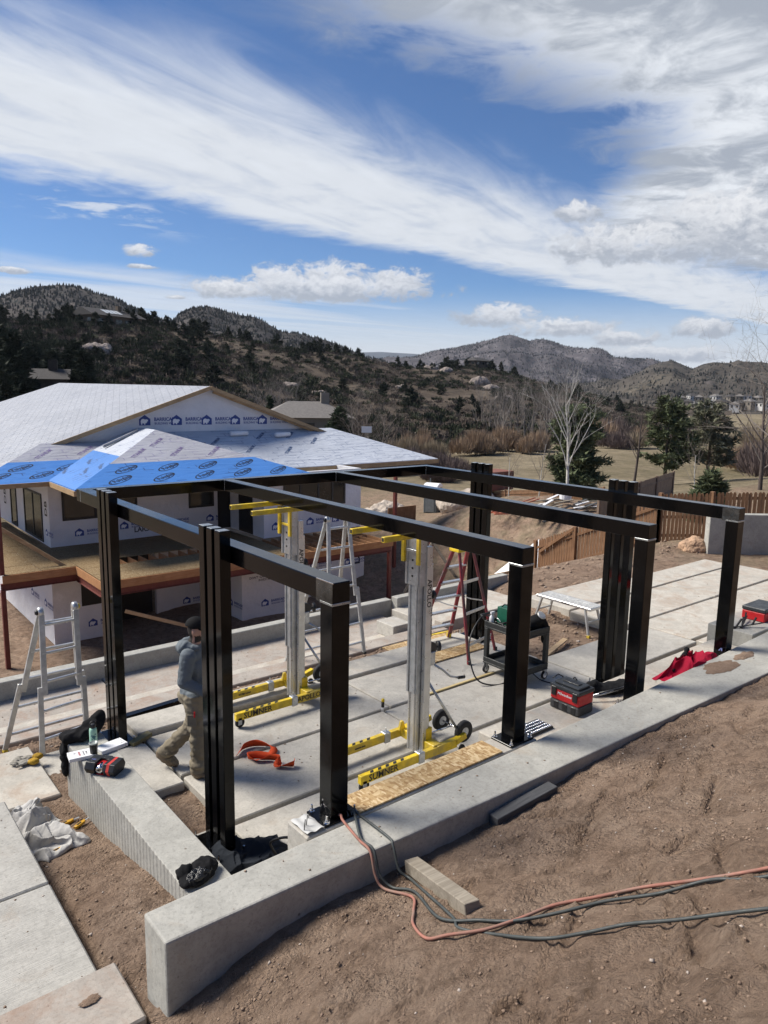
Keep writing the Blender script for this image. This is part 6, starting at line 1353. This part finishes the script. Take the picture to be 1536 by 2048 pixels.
for k in range(22):
    x = 1322+(k % 11)*19+rng.uniform(-7, 7)+(12 if k > 10 else 0); y = 792+(k//11)*17+rng.uniform(-5, 5); D = 900-(k//11)*180
    p = at_px(x, y+9, D); ww = rng.uniform(9, 13)
    far_house('valley_house', ('white' if k % 3 == 0 else 'tan')+' suburban house, number %s from the left in the %s row of the valley' % (['one', 'two', 'three', 'four', 'five', 'six', 'seven', 'eight', 'nine', 'ten', 'eleven'][k % 11], 'back' if k < 11 else 'front'), p, rng.uniform(-.6, .6), ww, 8, 4.6, 2.4, M_STUCW if k % 3 == 0 else M_STUC, M_RDK if k % 2 else M_RTILE, 'houses in the far valley', True, 3, storeys=2)
p = at_px(1415, 826, 520); far_house('valley_house', 'largest white valley house with tall bright gable wall', p, .3, 10, 7, 5.2, 2.2, M_STUCW, M_RTILE, None, False, 3, storeys=2)
sg = thing('yard_sign', 'small white sign on a post beyond the house roof', 'sign', at_px(733, 878, 95), radians(-40))
m = MB(); m.box((0, 0, 1.2), (1.3, .05, .8)); m.build('board', M_WHITE, sg); m = MB(); m.box((0, .06, -.6), (.12, .08, 3.2)); m.build('post', M_WOOD_GREY, sg)
m = MB(); m.b2((-1.4, -1, 0), (1.4, 1, 1.5)); o = m.build('utility_shed', mat('brick_red', (.20, .075, .05), .8), None, .05); o.location = at_px(985, 978, 60); tag(o, 'low brick red shed behind the far fence', 'shed')
# ================================================================ vegetation
def tri_soup(name, V, mt, parent=None, mi=None, world=False):
    V = np.asarray(V, np.float32).reshape(-1, 3); n = len(V)//3
    return mesh_np(name, V, np.arange(n*3).reshape(n, 3), mt, parent, False, world, mi)
M_BARK = mat('bark_grey_brown', (.10, .078, .06), .9, 0, .3, 6, .5, 30); M_ASPEN = mat('aspen_bark', (.52, .50, .45), .8, 0, .25, 8); M_TWIG = mat('twig_grey', (.20, .17, .145), .9, 0, .25, 3); M_TWIG_DK = mat('twig_dark', (.085, .065, .055), .9, 0, .25, 3)
def leafm(name, c, var=.35):
    m = mat(name, c, .85, 0, var, .8, 0, 1, 'obj', .15); return m
M_NEEDLE = leafm('pine_needles', (.10, .118, .062)); M_NEEDLE2 = leafm('pine_needles_grey', (.135, .138, .092)); M_JUN = leafm('juniper_foliage', (.045, .062, .034)); M_NEEDLE_H = leafm('hill_needles', (.036, .045, .030))
M_WILLOW = leafm('orange_willow_twigs', (.32, .23, .155), .3); M_PURP = leafm('purple_brown_twigs', (.15, .115, .105), .3); M_GREYT = leafm('grey_twigs', (.27, .24, .215), .3); M_TANG = leafm('tan_twigs', (.29, .235, .165), .3)
def branchy(height, seed, levels=4, spread=.55, upb=.35, trunk_r=.07, nb=(5, 4, 3, 3), first=.25, lean=0):
    """bare tree skeleton: list of (p0,p1,r0,r1)"""
    R_ = random.Random(seed); segs = []
    def grow(p, d, L_, r, lv):
        n = 4 if lv == 0 else 3; q = Vector(p); dd = Vector(d).normalized(); pts = [q.copy()]
        for i in range(n):
            dd = (dd+Vector((R_.uniform(-1, 1), R_.uniform(-1, 1), R_.uniform(-.3, .8)*upb))*(.10 if lv == 0 else .22)).normalized(); q2 = q+dd*L_/n
            ra, rb = r*(1-.75*i/n), r*(1-.75*(i+1)/n); segs.append((q.copy(), q2.copy(), ra, rb, lv)); q = q2; pts.append(q.copy())
        if lv+1 < levels:
            k = nb[lv] if lv < len(nb) else 3; k = k*(2 if lv == 0 else 1)
            for j in range(k):
                f = first+(1-first)*(j+R_.random())/k if lv == 0 else .3+.7*R_.random(); f = min(f, .98)
                idx = min(int(f*n), n-1); base = pts[idx].lerp(pts[idx+1], f*n-idx)
                az = R_.uniform(0, 2*pi); tl_ = (pts[idx+1]-pts[idx]).normalized(); o1 = tl_.orthogonal().normalized(); o2 = tl_.cross(o1)
                sd2 = (o1*cos(az)+o2*sin(az)); nd = (tl_*(1-spread*.55)+sd2*spread+Vector((0, 0, upb*.6))).normalized()
                grow(base, nd, L_*(.58 if lv == 0 else .62)*(1.15-.55*f if lv == 0 else 1)*R_.uniform(.75, 1.15), max(r*.42*(1.1-.6*f), .004), lv+1)
    grow((0, 0, -.2), (lean, 0, 1), height, trunk_r, 0); return segs
def segs_mesh(segs, n=4):
    V = []; F_ = []
    for (a, b, ra, rb, lv) in segs:
        d = (b-a).normalized(); s = d.orthogonal().normalized(); t_ = d.cross(s); o = len(V); k = n if lv < 2 else 3
        for (p, r) in ((a, ra), (b, rb)):
            for i in range(k): ang = 2*pi*i/k; V.append(p+(s*cos(ang)+t_*sin(ang))*r)
        F_ += [(o+i, o+(i+1) % k, o+k+(i+1) % k, o+k+i) for i in range(k)]
    return V, F_
def bare_tree(name, label, loc, height, seed, mt, mt2=None, group=None, **kw):
    t = thing(name, label, 'tree', loc, seed*1.3, group); sg_ = branchy(height, seed, **kw)
    for nm, sel, m_ in (('trunk', lambda s: s[4] == 0, mt), ('crown', lambda s: s[4] > 0, mt2 or mt)):
        V, F_ = segs_mesh([s for s in sg_ if sel(s)], 6 if nm == 'trunk' else 4); m = MB(); m.add(V, F_); m.build(nm, m_, t, 0, True)
    return t
def pine(name, label, loc, height, radius, seed, mt, dens=1.0, group=None, droop=.1, clear=.18, clump=.22, shape=.8, rnd=False):
    t = thing(name, label, 'tree', loc, 0, group); R_ = np.random.default_rng(seed)
    m = MB(); m.tube([(0, 0, -.4), (.02*height*R_.uniform(-1, 1), 0, height*.5), (0, 0, height*.97)], [height*.022+.03, height*.014+.02, .01], 7); tr = []
    V = []; nb = int(46*dens); 
    for i in range(nb):
        f = clear+(1-clear)*((i+R_.random())/nb); z = height*f; uu = (f-clear)/(1-clear); prof = ((1-uu**1.25)*shape+.10)*min(1, uu/.12+.45) if not rnd else (max(0., 1-((uu-.38)/.66)**2)**.5)*.92+.08
        L_ = radius*prof*R_.uniform(.65, 1.2); az = R_.uniform(0, 2*pi); d = np.array([cos(az), sin(az), R_.uniform(-.1, .35)-droop*(1-f)])
        if i % 2 == 0: m.tube([(0, 0, z), tuple(d*L_*.5+np.array([0, 0, z])), tuple(d*L_+np.array([0, 0, z+.06*L_]))], [.018*height*.25+.008, .012, .006], 4, cap=False)
        nc = max(3, int(7*dens*L_/radius)+2)
        for c in range(nc):
            fr = .30+.70*(c+R_.random())/nc; cp = d*L_*fr+np.array([0, 0, z+.05*L_*fr])+R_.normal(0, .07*radius, 3)
            nt_ = 11; dirs = R_.normal(0, 1, (nt_, 3)); dirs[:, 2] = dirs[:, 2]*.7+.25; dirs += d*.8; dirs /= np.linalg.norm(dirs, axis=1)[:, None]
            ln = clump*radius*R_.uniform(.7, 1.4, (nt_, 1)); w = np.cross(dirs, R_.normal(0, 1, (nt_, 3))); w /= np.linalg.norm(w, axis=1)[:, None]+1e-6
            b0 = cp+R_.normal(0, .045*radius, (nt_, 3)); V.append(np.stack([b0-w*ln*.16, b0+w*ln*.16, b0+dirs*ln], 1).reshape(-1, 3))
    m.build('trunk', M_BARK, t, 0, True); tri_soup('crown', np.concatenate(V), mt, t); return t
def shrub_tris(R_, n, rad, h, thin=.05, upw=1.0):
    """twiggy dome: thin upright triangles fanning from the base, plus fine tips"""
    az = R_.uniform(0, 2*pi, n); rr = rad*np.sqrt(R_.random(n)); base = np.stack([rr*np.cos(az)*.55, rr*np.sin(az)*.55, np.zeros(n)], 1)
    top = np.stack([rr*np.cos(az), rr*np.sin(az), h*np.sqrt(np.clip(1-(rr/rad)**2*.75, .05, 1))*R_.uniform(.55, 1.08, n)], 1)+R_.normal(0, .06*rad, (n, 3))
    st = R_.uniform(.15, .75, (n, 1)); base = base*(1-st)+top*st
    d = top-base; w = np.cross(d, R_.normal(0, 1, (n, 3))); w /= np.linalg.norm(w, axis=1)[:, None]+1e-6
    ww = thin*R_.uniform(.6, 1.5, (n, 1)); return np.stack([base-w*ww, base+w*ww, top], 1).reshape(-1, 3)
def shrub(name, label, loc, rad, h, n, mt, seed, thin=.04, group=None, cat='shrub', sy=1.0):
    t = thing(name, label, cat, loc, 0, group); R_ = np.random.default_rng(seed); V = []
    for k in range(6):
        o = R_.normal(0, .38, 2)*rad; q = shrub_tris(R_, n//6, rad*R_.uniform(.5, .75), h*R_.uniform(.7, 1.1), thin); q[:, 0] += o[0]; q[:, 1] += o[1]*sy; V.append(q)
    tri_soup('foliage', np.concatenate(V), mt, t); m = MB()
    for k in range(5): a = k*1.25; m.tube([(0, 0, -.2), (rad*.25*cos(a), rad*.25*sin(a), h*.35), (rad*.5*cos(a), rad*.5*sin(a), h*.75)], [thin*1.2, thin, thin*.5], 4)
    m.build('stem', M_TWIG_DK, t); return t
def gpos(px, D, dz=0):
    d = pix_dir(px, 900); k = D/Vector((d.x, d.y)).length; x, y = d.x*k, d.y*k; return (x, y, gz(x, y)+dz)
def top_h(px, py, D): 
    p = gpos(px, D); return at_px(px, py, D)[2]-p[2]
def T(px, py, D): return gpos(px, D), top_h(px, py, D)
# --- individual trees in the yard and meadow
p, h = T(1140, 778, 42); bare_tree('aspen_tree', 'white barked leafless aspen standing behind the fourth beam', p, h*.90, 5, M_ASPEN, M_ASPEN, levels=5, spread=.46, upb=.45, trunk_r=.10, nb=(7, 3, 3, 2), first=.28)
p, h = T(1018, 905, 50); bare_tree('sapling', 'thin pale sapling left of the white aspen', p, h, 15, M_ASPEN, M_TWIG, levels=4, spread=.5, upb=.5, trunk_r=.05, nb=(5, 3, 2))
p, h = T(1082, 880, 46); bare_tree('sapling', 'thin pale sapling close beside the white aspen', p, h, 16, M_ASPEN, M_TWIG, levels=4, spread=.5, upb=.5, trunk_r=.05, nb=(5, 3, 2))
p, h = T(1150, 822, 64); pine('evergreen', 'broad dark evergreen directly behind the white aspen', p, h, 2.35, 3, M_NEEDLE, 2.0, clear=.03, clump=.20, rnd=True)
p, h = T(1334, 803, 82); pine('pine_tree', 'green ponderosa pine in the meadow, left of the pair', p, h, 2.35, 8, M_NEEDLE, 1.45, clear=.22, rnd=True)
p, h = T(1418, 808, 86); pine('pine_tree', 'looser grey green pine in the meadow, right of the pair', p, h, 2.5, 9, M_NEEDLE2, 1.15, clear=.24, droop=.25, rnd=True)
p, h = T(1272, 818, 80); bare_tree('leafless_tree', 'dark leafless tree left of the meadow pines', p, h, 21, M_TWIG_DK, M_TWIG_DK, levels=5, spread=.6, upb=.3, trunk_r=.16, nb=(6, 4, 3, 3), first=.3)
p, h = T(1425, 950, 34); pine('young_pine', 'small young pine behind the right hand fence', p, h, .95, 12, M_NEEDLE, 1.3, clear=.02, clump=.35, shape=1.0)
p, h = T(1395, 902, 40); bare_tree('sapling', 'slim bare sapling above the young pine', p, h, 27, M_ASPEN, M_TWIG, levels=4, spread=.5, upb=.5, trunk_r=.04, nb=(5, 3, 2))
p, h = T(1590, 690, 36); bare_tree('leafless_tree', 'large leafless tree whose branches reach in at the right edge', p, h, 33, M_TWIG, M_TWIG, levels=5, spread=.75, upb=.25, trunk_r=.12, nb=(6, 3, 3, 2), first=.2)
p, h = T(1528, 760, 52); bare_tree('leafless_tree', 'smaller leafless tree at the right edge behind the branches', p, h, 34, M_TWIG_DK, M_TWIG, levels=5, spread=.7, upb=.3, trunk_r=.14, nb=(7, 4, 3, 3), first=.2)
p, h = T(678, 818, 112); pine('pine_tree', 'dark bushy pine right of the ranch house', p, h, 2.6, 18, M_JUN, 2.2, clear=.08, shape=1.0)
p, h = T(541, 797, 128); pine('pine_tree', 'small dark evergreen behind the gable rake', p, h, 2.2, 19, M_JUN, 1.6, clear=.05, shape=1.0)
for k, (px, py, D) in enumerate(((708, 800, 110), (722, 812, 108), (742, 822, 106), (765, 828, 104))):
    p, h = T(px, py, D); bare_tree('leafless_tree', 'grey leafless tree right of the dark pine, number %s from the left' % ['one', 'two', 'three', 'four'][k], p, h, 41+k, M_TWIG, M_TWIG, 'leafless trees by the ranch house', levels=5, spread=.65, upb=.25, trunk_r=.14, nb=(6, 4, 3, 2), first=.15)
for k, px in enumerate((520, 538, 556, 574, 590)):
    p, h = T(px, 785+6*(k % 2), 140); bare_tree('leafless_tree', 'pale leafless tree above the gable rake, number %s from the left' % ['one', 'two', 'three', 'four', 'five'][k], p, h, 51+k, M_TWIG, M_GREYT, 'leafless trees behind the gable', levels=5, spread=.55, upb=.4, trunk_r=.14, nb=(7, 4, 3, 2), first=.1)
words = ['one', 'two', 'three', 'four', 'five', 'six', 'seven', 'eight', 'nine', 'ten', 'eleven', 'twelve']
for k in range(12):
    px = 962+k*14.5; p, h = T(px, 792+5*((k*7) % 3)-4*(k in (5, 6, 7)), 168-3*(k % 4)); bare_tree('cottonwood', 'tall pale leafless cottonwood in the meadow clump, number %s from the left' % words[k], p, h, 61+k, M_TWIG, M_GREYT, 'cottonwood clump in the meadow', levels=5, spread=.42, upb=.7, trunk_r=.2, nb=(7, 4, 3, 2), first=.12)
# --- shrubs
for k, (px, D, r, h) in enumerate(((952, 124, 3.4, 4.9), (978, 127, 2.6, 3.6), (1016, 136, 3.6, 4.6), (1046, 130, 2.4, 3.2), (1078, 138, 3.0, 4.2))):
    shrub('willow_shrub', 'orange brown leafless willow bush by the path, number %s from the left' % words[k], gpos(px, D), r, h, 5200, M_WILLOW, 71+k, .045, 'willow bushes by the path')
for k, (px, D, r, h) in enumerate(((812, 116, 2.8, 3.8), (838, 122, 3.2, 4.8), (866, 118, 2.4, 3.2))):
    shrub('willow_shrub', 'tan upright willow bush left of the path, number %s from the left' % words[k], gpos(px, D), r, h, 4200, M_TANG if k != 1 else M_WILLOW, 81+k, .035, 'tan bushes left of the path')
for k, (px, D, r, h) in enumerate(((770, 92, 2.6, 3.0), (805, 93, 3.2, 3.2), (840, 95, 3.4, 3.4), (875, 96, 3.2, 3.0), (905, 92, 2.6, 2.2), (890, 84, 2.4, 1.6), (745, 98, 2.6, 3.0))):
    shrub('thicket_shrub', 'purple brown leafless thicket bush behind the porch roof, number %s' % words[k], gpos(px, D), r, h, 4200, M_PURP, 91+k, .035, 'purple thicket behind the roof')
for k, (px, D, r, h) in enumerate(((1210, 52, 1.3, 1.1), (1235, 52, 1.2, .9), (1180, 54, 1.2, 1.0))):
    shrub('juniper_shrub', 'low dark juniper bush at the fence corner, number %s' % words[k], gpos(px, D), r, h, 2200, M_JUN, 111+k, .06, 'juniper bushes at the fence')
for k, (px, D, r, h) in enumerate(((1235, 150, 4, 4.2), (1262, 155, 4, 4.0), (1300, 190, 5, 4.2), (1375, 175, 4.5, 4), (1455, 120, 4, 3.6), (1490, 110, 4, 4.4), (1520, 100, 4, 4.4), (1500, 180, 6, 6), (1180, 170, 5, 6), (1215, 185, 5, 6.5))):
    shrub('meadow_shrub', 'brown leafless bush in the right hand meadow, number %s' % words[k], gpos(px, D), r, h, 2600, (M_PURP, M_TANG, M_WILLOW)[k % 3], 121+k, .05, 'bushes in the right meadow')
# --- hillside: scrub as one mass, pines as individuals
Hs = HILL[:90]; nj = Hs.shape[1]
def hill_pt(R_, lo=0, hi=88):
    i = R_.integers(lo, hi); j = R_.integers(0, nj-1); a, b = R_.random(), R_.random(); p = Hs[i, j]*(1-a)*(1-b)+Hs[min(i+1, 89), j]*a*(1-b)+Hs[i, j+1]*(1-a)*b+Hs[min(i+1, 89), j+1]*a*b; return p
R_ = np.random.default_rng(99); V = []; MI = []
protos = [[shrub_tris(np.random.default_rng(200+k), 34, 1.0, 1.0, .075) for k in range(6)], [shrub_tris(np.random.default_rng(300+k), 70, 1.0, 1.05, .09) for k in range(4)]]
cnt = 0
for k in range(23000):
    p = hill_pt(R_); dn = float(fbm(p[0], p[1], .022, 3, 77)); 
    if dn+R_.uniform(-.5, .5) < -.18: continue
    kind = 0 if R_.random() < .78 else 1; s = R_.uniform(.8, 1.9) if kind == 0 else R_.uniform(1.2, 2.4)
    q = protos[kind][R_.integers(0, len(protos[kind]))]*np.array([s, s, s*R_.uniform(.7, 1.0)]); a = R_.uniform(0, 6.28); c, s_ = cos(a), sin(a)
    q = np.stack([q[:, 0]*c-q[:, 1]*s_, q[:, 0]*s_+q[:, 1]*c, q[:, 2]], 1)+p; V.append(q); MI.append(np.full(len(q)//3, (R_.choice([0, 0, 0, 1, 3]) if kind == 0 else 2)))
o = tri_soup('hillside_scrub', np.concatenate(V), [leafm('scrub_brown', (.105, .082, .068)), leafm('scrub_grey', (.145, .122, .102)), leafm('scrub_green', (.042, .050, .030)), leafm('scrub_dark', (.072, .058, .05))], mi=np.concatenate(MI)); tag(o, 'leafless scrub oak covering the hillside', 'scrub', kind='stuff')
pp = [pine('hill_pine', 'dark pine tree on the scrub hillside', (0, 0, -900-k*20), 1.0, .33+.06*k, 400+k, M_NEEDLE_H, .62, 'dark pines on the hillside', clear=.08, clump=.34, shape=1.0) for k in range(4)]
used = [False]*4
def place_pine(p, h, k, lab=None):
    rz = R_.uniform(0, 6.28)
    if not used[k]: o = pp[k]; used[k] = True; o.location = p; o.rotation_euler = (0, 0, rz)
    else: o = dup(pp[k], p, rz)
    w = R_.uniform(.85, 1.3); o.scale = (h*w, h*w, h)
    if lab: o['label'] = lab
nP = 0
crest = Hs[89]; cx_px = np.linspace(-600, 1460, nj)
for k in range(70):      # skyline
    j = int(np.interp(R_.uniform(-60, 1080), cx_px, np.arange(nj))); i = R_.integers(82, 90); p = Hs[i, j]; place_pine(tuple(p-np.array([0, 0, .3])), R_.uniform(2.6, 6.2), R_.integers(0, 4))
for k in range(420):
    p = hill_pt(R_, 10, 88); jx = float(np.interp(atan2(p[1], p[0])-YAW, np.sort(np.arctan2(crest[:, 1], crest[:, 0])-YAW), cx_px[::-1]))
    prob = .85 if jx < 420 else (.30 if jx < 760 else .55)
    if R_.random() > prob: continue
    if nP >= 215: break
    nP += 1; place_pine(tuple(p-np.array([0, 0, .3])), R_.uniform(2.2, 5.0), R_.integers(0, 4))
# large dark pines at the far left and by the hilltop house
for k, (px, py, D, r) in enumerate(((8, 655, 125, 4.0), (38, 668, 120, 3.6), (-20, 690, 100, 4.2), (158, 683, 140, 3.4), (118, 700, 150, 3.2), (175, 700, 128, 3.0), (62, 690, 135, 3.2), (18, 740, 92, 2.4))):
    x, y, _ = gpos(px, D); zb = Hs[:, :, 2].min(); d2 = np.abs(Hs[:, :, 0]-x)+np.abs(Hs[:, :, 1]-y); i, j = np.unravel_index(np.argmin(d2), d2.shape); zg = max(gz(x, y), float(Hs[i, j, 2]) if d2[i, j] < 12 else -99)
    z1_ = at_px(px, py, D)[2]; pine('dark_pine', 'tall dark pine at the left edge behind the roof, number %s' % words[k], (x, y, zg-.3), z1_-zg, r, 500+k, M_NEEDLE_H, 2.2, 'tall dark pines at the left edge', clear=.06, clump=.24, shape=1.0)
for k, (px, py, D) in enumerate(((145, 612, 272), (268, 620, 268), (290, 622, 275), (100, 628, 275))):
    p = at_px(px, 660, D); z1_ = at_px(px, py, D)[2]; pine('hilltop_pine', ['tall pine left of the hilltop house', 'dark pine against the right gable of the hilltop house', 'dark pine just right of the hilltop house', 'pine farther left of the hilltop house'][k], p, z1_-p[2], (z1_-p[2])*.28, 520+k, M_NEEDLE_H, 1.5, 'pines around the hilltop house', clear=.1, shape=1.0)
# pale rock outcrops on the slope
for k, (fx, fy, s) in enumerate(((195, 705, 4.5), (575, 775, 3.4), (640, 790, 3.0), (865, 740, 5.0), (890, 745, 4.0), (960, 765, 5.0), (985, 778, 4.0), (800, 775, 2.6), (1005, 800, 3.5))):
    # nearest hill point along that pixel ray
    d = pix_dir(fx, fy); best = None
    nrm = np.array([d.x, d.y, d.z]); nrm /= np.linalg.norm(nrm); W_ = Hs-np.array([0, 0, CAM_Z]); tproj = (W_*nrm).sum(-1); dist = np.linalg.norm(W_-tproj[..., None]*nrm, axis=-1); i, j = np.unravel_index(np.argmin(dist), dist.shape); p = Hs[i, j]
    boulder('pale rock outcrop on the hillside, number %s from the left' % words[min(k, 11)], tuple(p), (s, s*.7, s*.42), 20+k, MATS['outcrop_rock'] if 'outcrop_rock' in MATS else mat('outcrop_rock', (.26, .215, .185), .95, 0, .3, .5, .6, 2, 'obj', bdist=.3))['group'] = 'outcrops on the hillside'

# ================================================================ stones and clods
def stones(name, label, pts, rmin, rmax, mt, seed):
    R2 = np.random.default_rng(seed); bV = np.array([(0, 0, 1), (1, 0, 0), (0, 1, 0), (-1, 0, 0), (0, -1, 0), (0, 0, -.6)], float); bF = np.array([(0, 1, 2), (0, 2, 3), (0, 3, 4), (0, 4, 1), (5, 2, 1), (5, 3, 2), (5, 4, 3), (5, 1, 4)])
    V = []; F_ = []; n = 0; MI = []
    for (x, y, z) in pts:
        r = rmin*(rmax/rmin)**(R2.random()**2.2); q = bV*(1+R2.uniform(-.35, .35, (6, 1)))*r*np.array([1, R2.uniform(.6, 1), R2.uniform(.45, .8)]); a = R2.uniform(0, 6.28); c, s = cos(a), sin(a)
        q = np.stack([q[:, 0]*c-q[:, 1]*s, q[:, 0]*s+q[:, 1]*c, q[:, 2]], 1)+np.array([x, y, z+r*.15]); V.append(q); F_.append(bF+n); n += 6; MI.append(np.full(8, R2.choice([0]*14+[1])))
    o = mesh_np(name, np.concatenate(V), np.concatenate(F_), mt, None, False, mi=np.concatenate(MI)); tag(o, label, 'stones', kind='stuff'); return o
M_CLOD = dirt_mat('clod', (.28, .195, .138), (.355, .258, .19), (.42, .32, .245), False); M_PEB = mat('pebble', (.40, .34, .29), .9, 0, .3, 30)
def gpts(R2, n, x0, x1, y0, y1, clus=0): 
    xs = R2.uniform(x0, x1, n); ys = R2.uniform(y0, y1, n)
    if clus: keep = fbm(xs, ys, 1.6, 3, 55)+R2.uniform(-.4, .4, n) > clus; xs, ys = xs[keep], ys[keep]
    zs = G(xs, ys); return np.stack([xs, ys, zs], 1)
R3 = np.random.default_rng(5)
stones('bank_stones', 'clods and pebbles scattered over the dirt bank', np.concatenate([gpts(R3, 30000, 1.3, 8.5, .2, 3.5, .14), gpts(R3, 2400, 1.3, 7, .2, 3.5)]), .0025, .017, [M_CLOD, M_PEB], 1)
stones('patch_stones', 'clods in the dirt patches left of the patio', np.concatenate([gpts(R3, 900, 1.3, 1.95, 3.9, 7.4), gpts(R3, 500, 2.33, 3.02, 4.1, 6.95)]), .003, .02, [M_CLOD, M_PEB], 2)
stones('strip_rubble', 'rubble strip between patio slabs and stair', np.concatenate([gpts(R3, 1500, 1.5, 9.3, 8.78, 9.33), gpts(R3, 900, 9.1, 11.5, 7.2, 9.7), gpts(R3, 600, 9.7, 11.85, 4.95, 6.0)]), .006, .05, [M_CLOD, M_PEB], 3)
stones('yard_rubble', 'rubble over the yard soil', np.concatenate([gpts(R3, 1500, 12, 22, 9.7, 17), gpts(R3, 2400, 22, 46, 20, 48)]), .012, .085, [M_CLOD, M_PEB], 4)

def slabpts(R2, n, x0, x1, y0, y1, z): return np.stack([R2.uniform(x0, x1, n), R2.uniform(y0, y1, n), np.full(n, z)], 1)
stones('slab_grit', 'grit and crumbs of soil on slabs and treads', np.concatenate([slabpts(R3, 260, 3.1, 9, 6.05, 7.08, .003), slabpts(R3, 200, 3.1, 9, 7.2, 8.2, .003), slabpts(R3, 500, 11.9, 18, 6.2, 9.1, .003), slabpts(R3, 700, -1, 9.2, 10.3, 11.4, -.448), slabpts(R3, 260, -1, 9.0, 9.38, 9.7, -.148), slabpts(R3, 120, 1.6, 9, 3.62, 3.9, 1.10), slabpts(R3, 160, .1, 1.25, 4.35, 6.9, .452), slabpts(R3, 90, 3.1, 9.5, 4.8, 5.9, .003)]), .002, .014, [M_CLOD, M_PEB], 6)

def far_trees(name, label, Q, n, hmin, hmax, mt, seed, nd, cut=-.1, sc=.004):
    R2 = np.random.default_rng(seed); Qs = Q[:nd]; i = R2.integers(1, nd-1, n); j = R2.integers(0, Qs.shape[1]-1, n); a = R2.random((n, 1)); b = R2.random((n, 1))
    P_ = Qs[i, j]*(1-a)*(1-b)+Qs[i+1, j]*a*(1-b)+Qs[i, j+1]*(1-a)*b+Qs[i+1, j+1]*a*b
    P_ = P_[fbm(P_[:, 0], P_[:, 1], sc, 3, seed)+R2.uniform(-.4, .4, len(P_)) > cut]; h = R2.uniform(hmin, hmax, len(P_)); V = []
    for k in range(3):
        a0 = k*2*pi/3+R2.uniform(0, 2, len(P_)); a1 = a0+2*pi/3; r = h*.36
        for z0, z1, w in ((-.1, .75, 1.0), (.35, 1.0, .7)):
            V.append(np.stack([P_+np.stack([np.cos(a0)*r*w, np.sin(a0)*r*w, h*z0], 1), P_+np.stack([np.cos(a1)*r*w, np.sin(a1)*r*w, h*z0], 1), P_+np.stack([0*h, 0*h, h*z1], 1)], 1))
    o = tri_soup(name, np.concatenate(V), mt); tag(o, label, 'trees', kind='stuff')
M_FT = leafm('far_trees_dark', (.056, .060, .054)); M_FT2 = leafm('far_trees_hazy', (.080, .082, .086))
far_trees('left_mountain_trees', 'dark conifers covering the left mountain', LEFTM, 30000, 1.6, 4.2, M_FT, 3, 70, -.22)
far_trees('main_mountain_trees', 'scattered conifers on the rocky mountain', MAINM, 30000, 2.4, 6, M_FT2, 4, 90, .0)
far_trees('ridge_trees', 'brush on the right hand ridge', RIDGE, 9000, 1.6, 4.5, M_FT, 5, 60, .05)

# ================================================================ air
hb_ = MB(); hb_.b2((-8200, -8200, -90), (8200, 8200, 430)); hz_o = hb_.build('haze', [], None); hz_o['kind'] = 'stuff'; tag(hz_o, 'thin pale haze in the valley air', 'haze')
hm = bpy.data.materials.new('valley_haze'); hm.use_nodes = True; ht = hm.node_tree; ht.nodes.clear()
ho = ht.nodes.new('ShaderNodeOutputMaterial'); pv = ht.nodes.new('ShaderNodeVolumePrincipled'); pv.inputs['Color'].default_value = (.78, .84, .92, 1); pv.inputs['Density'].default_value = .000045; pv.inputs['Anisotropy'].default_value = .2
ht.links.new(pv.outputs[0], ho.inputs['Volume']); hz_o.data.materials.append(hm)
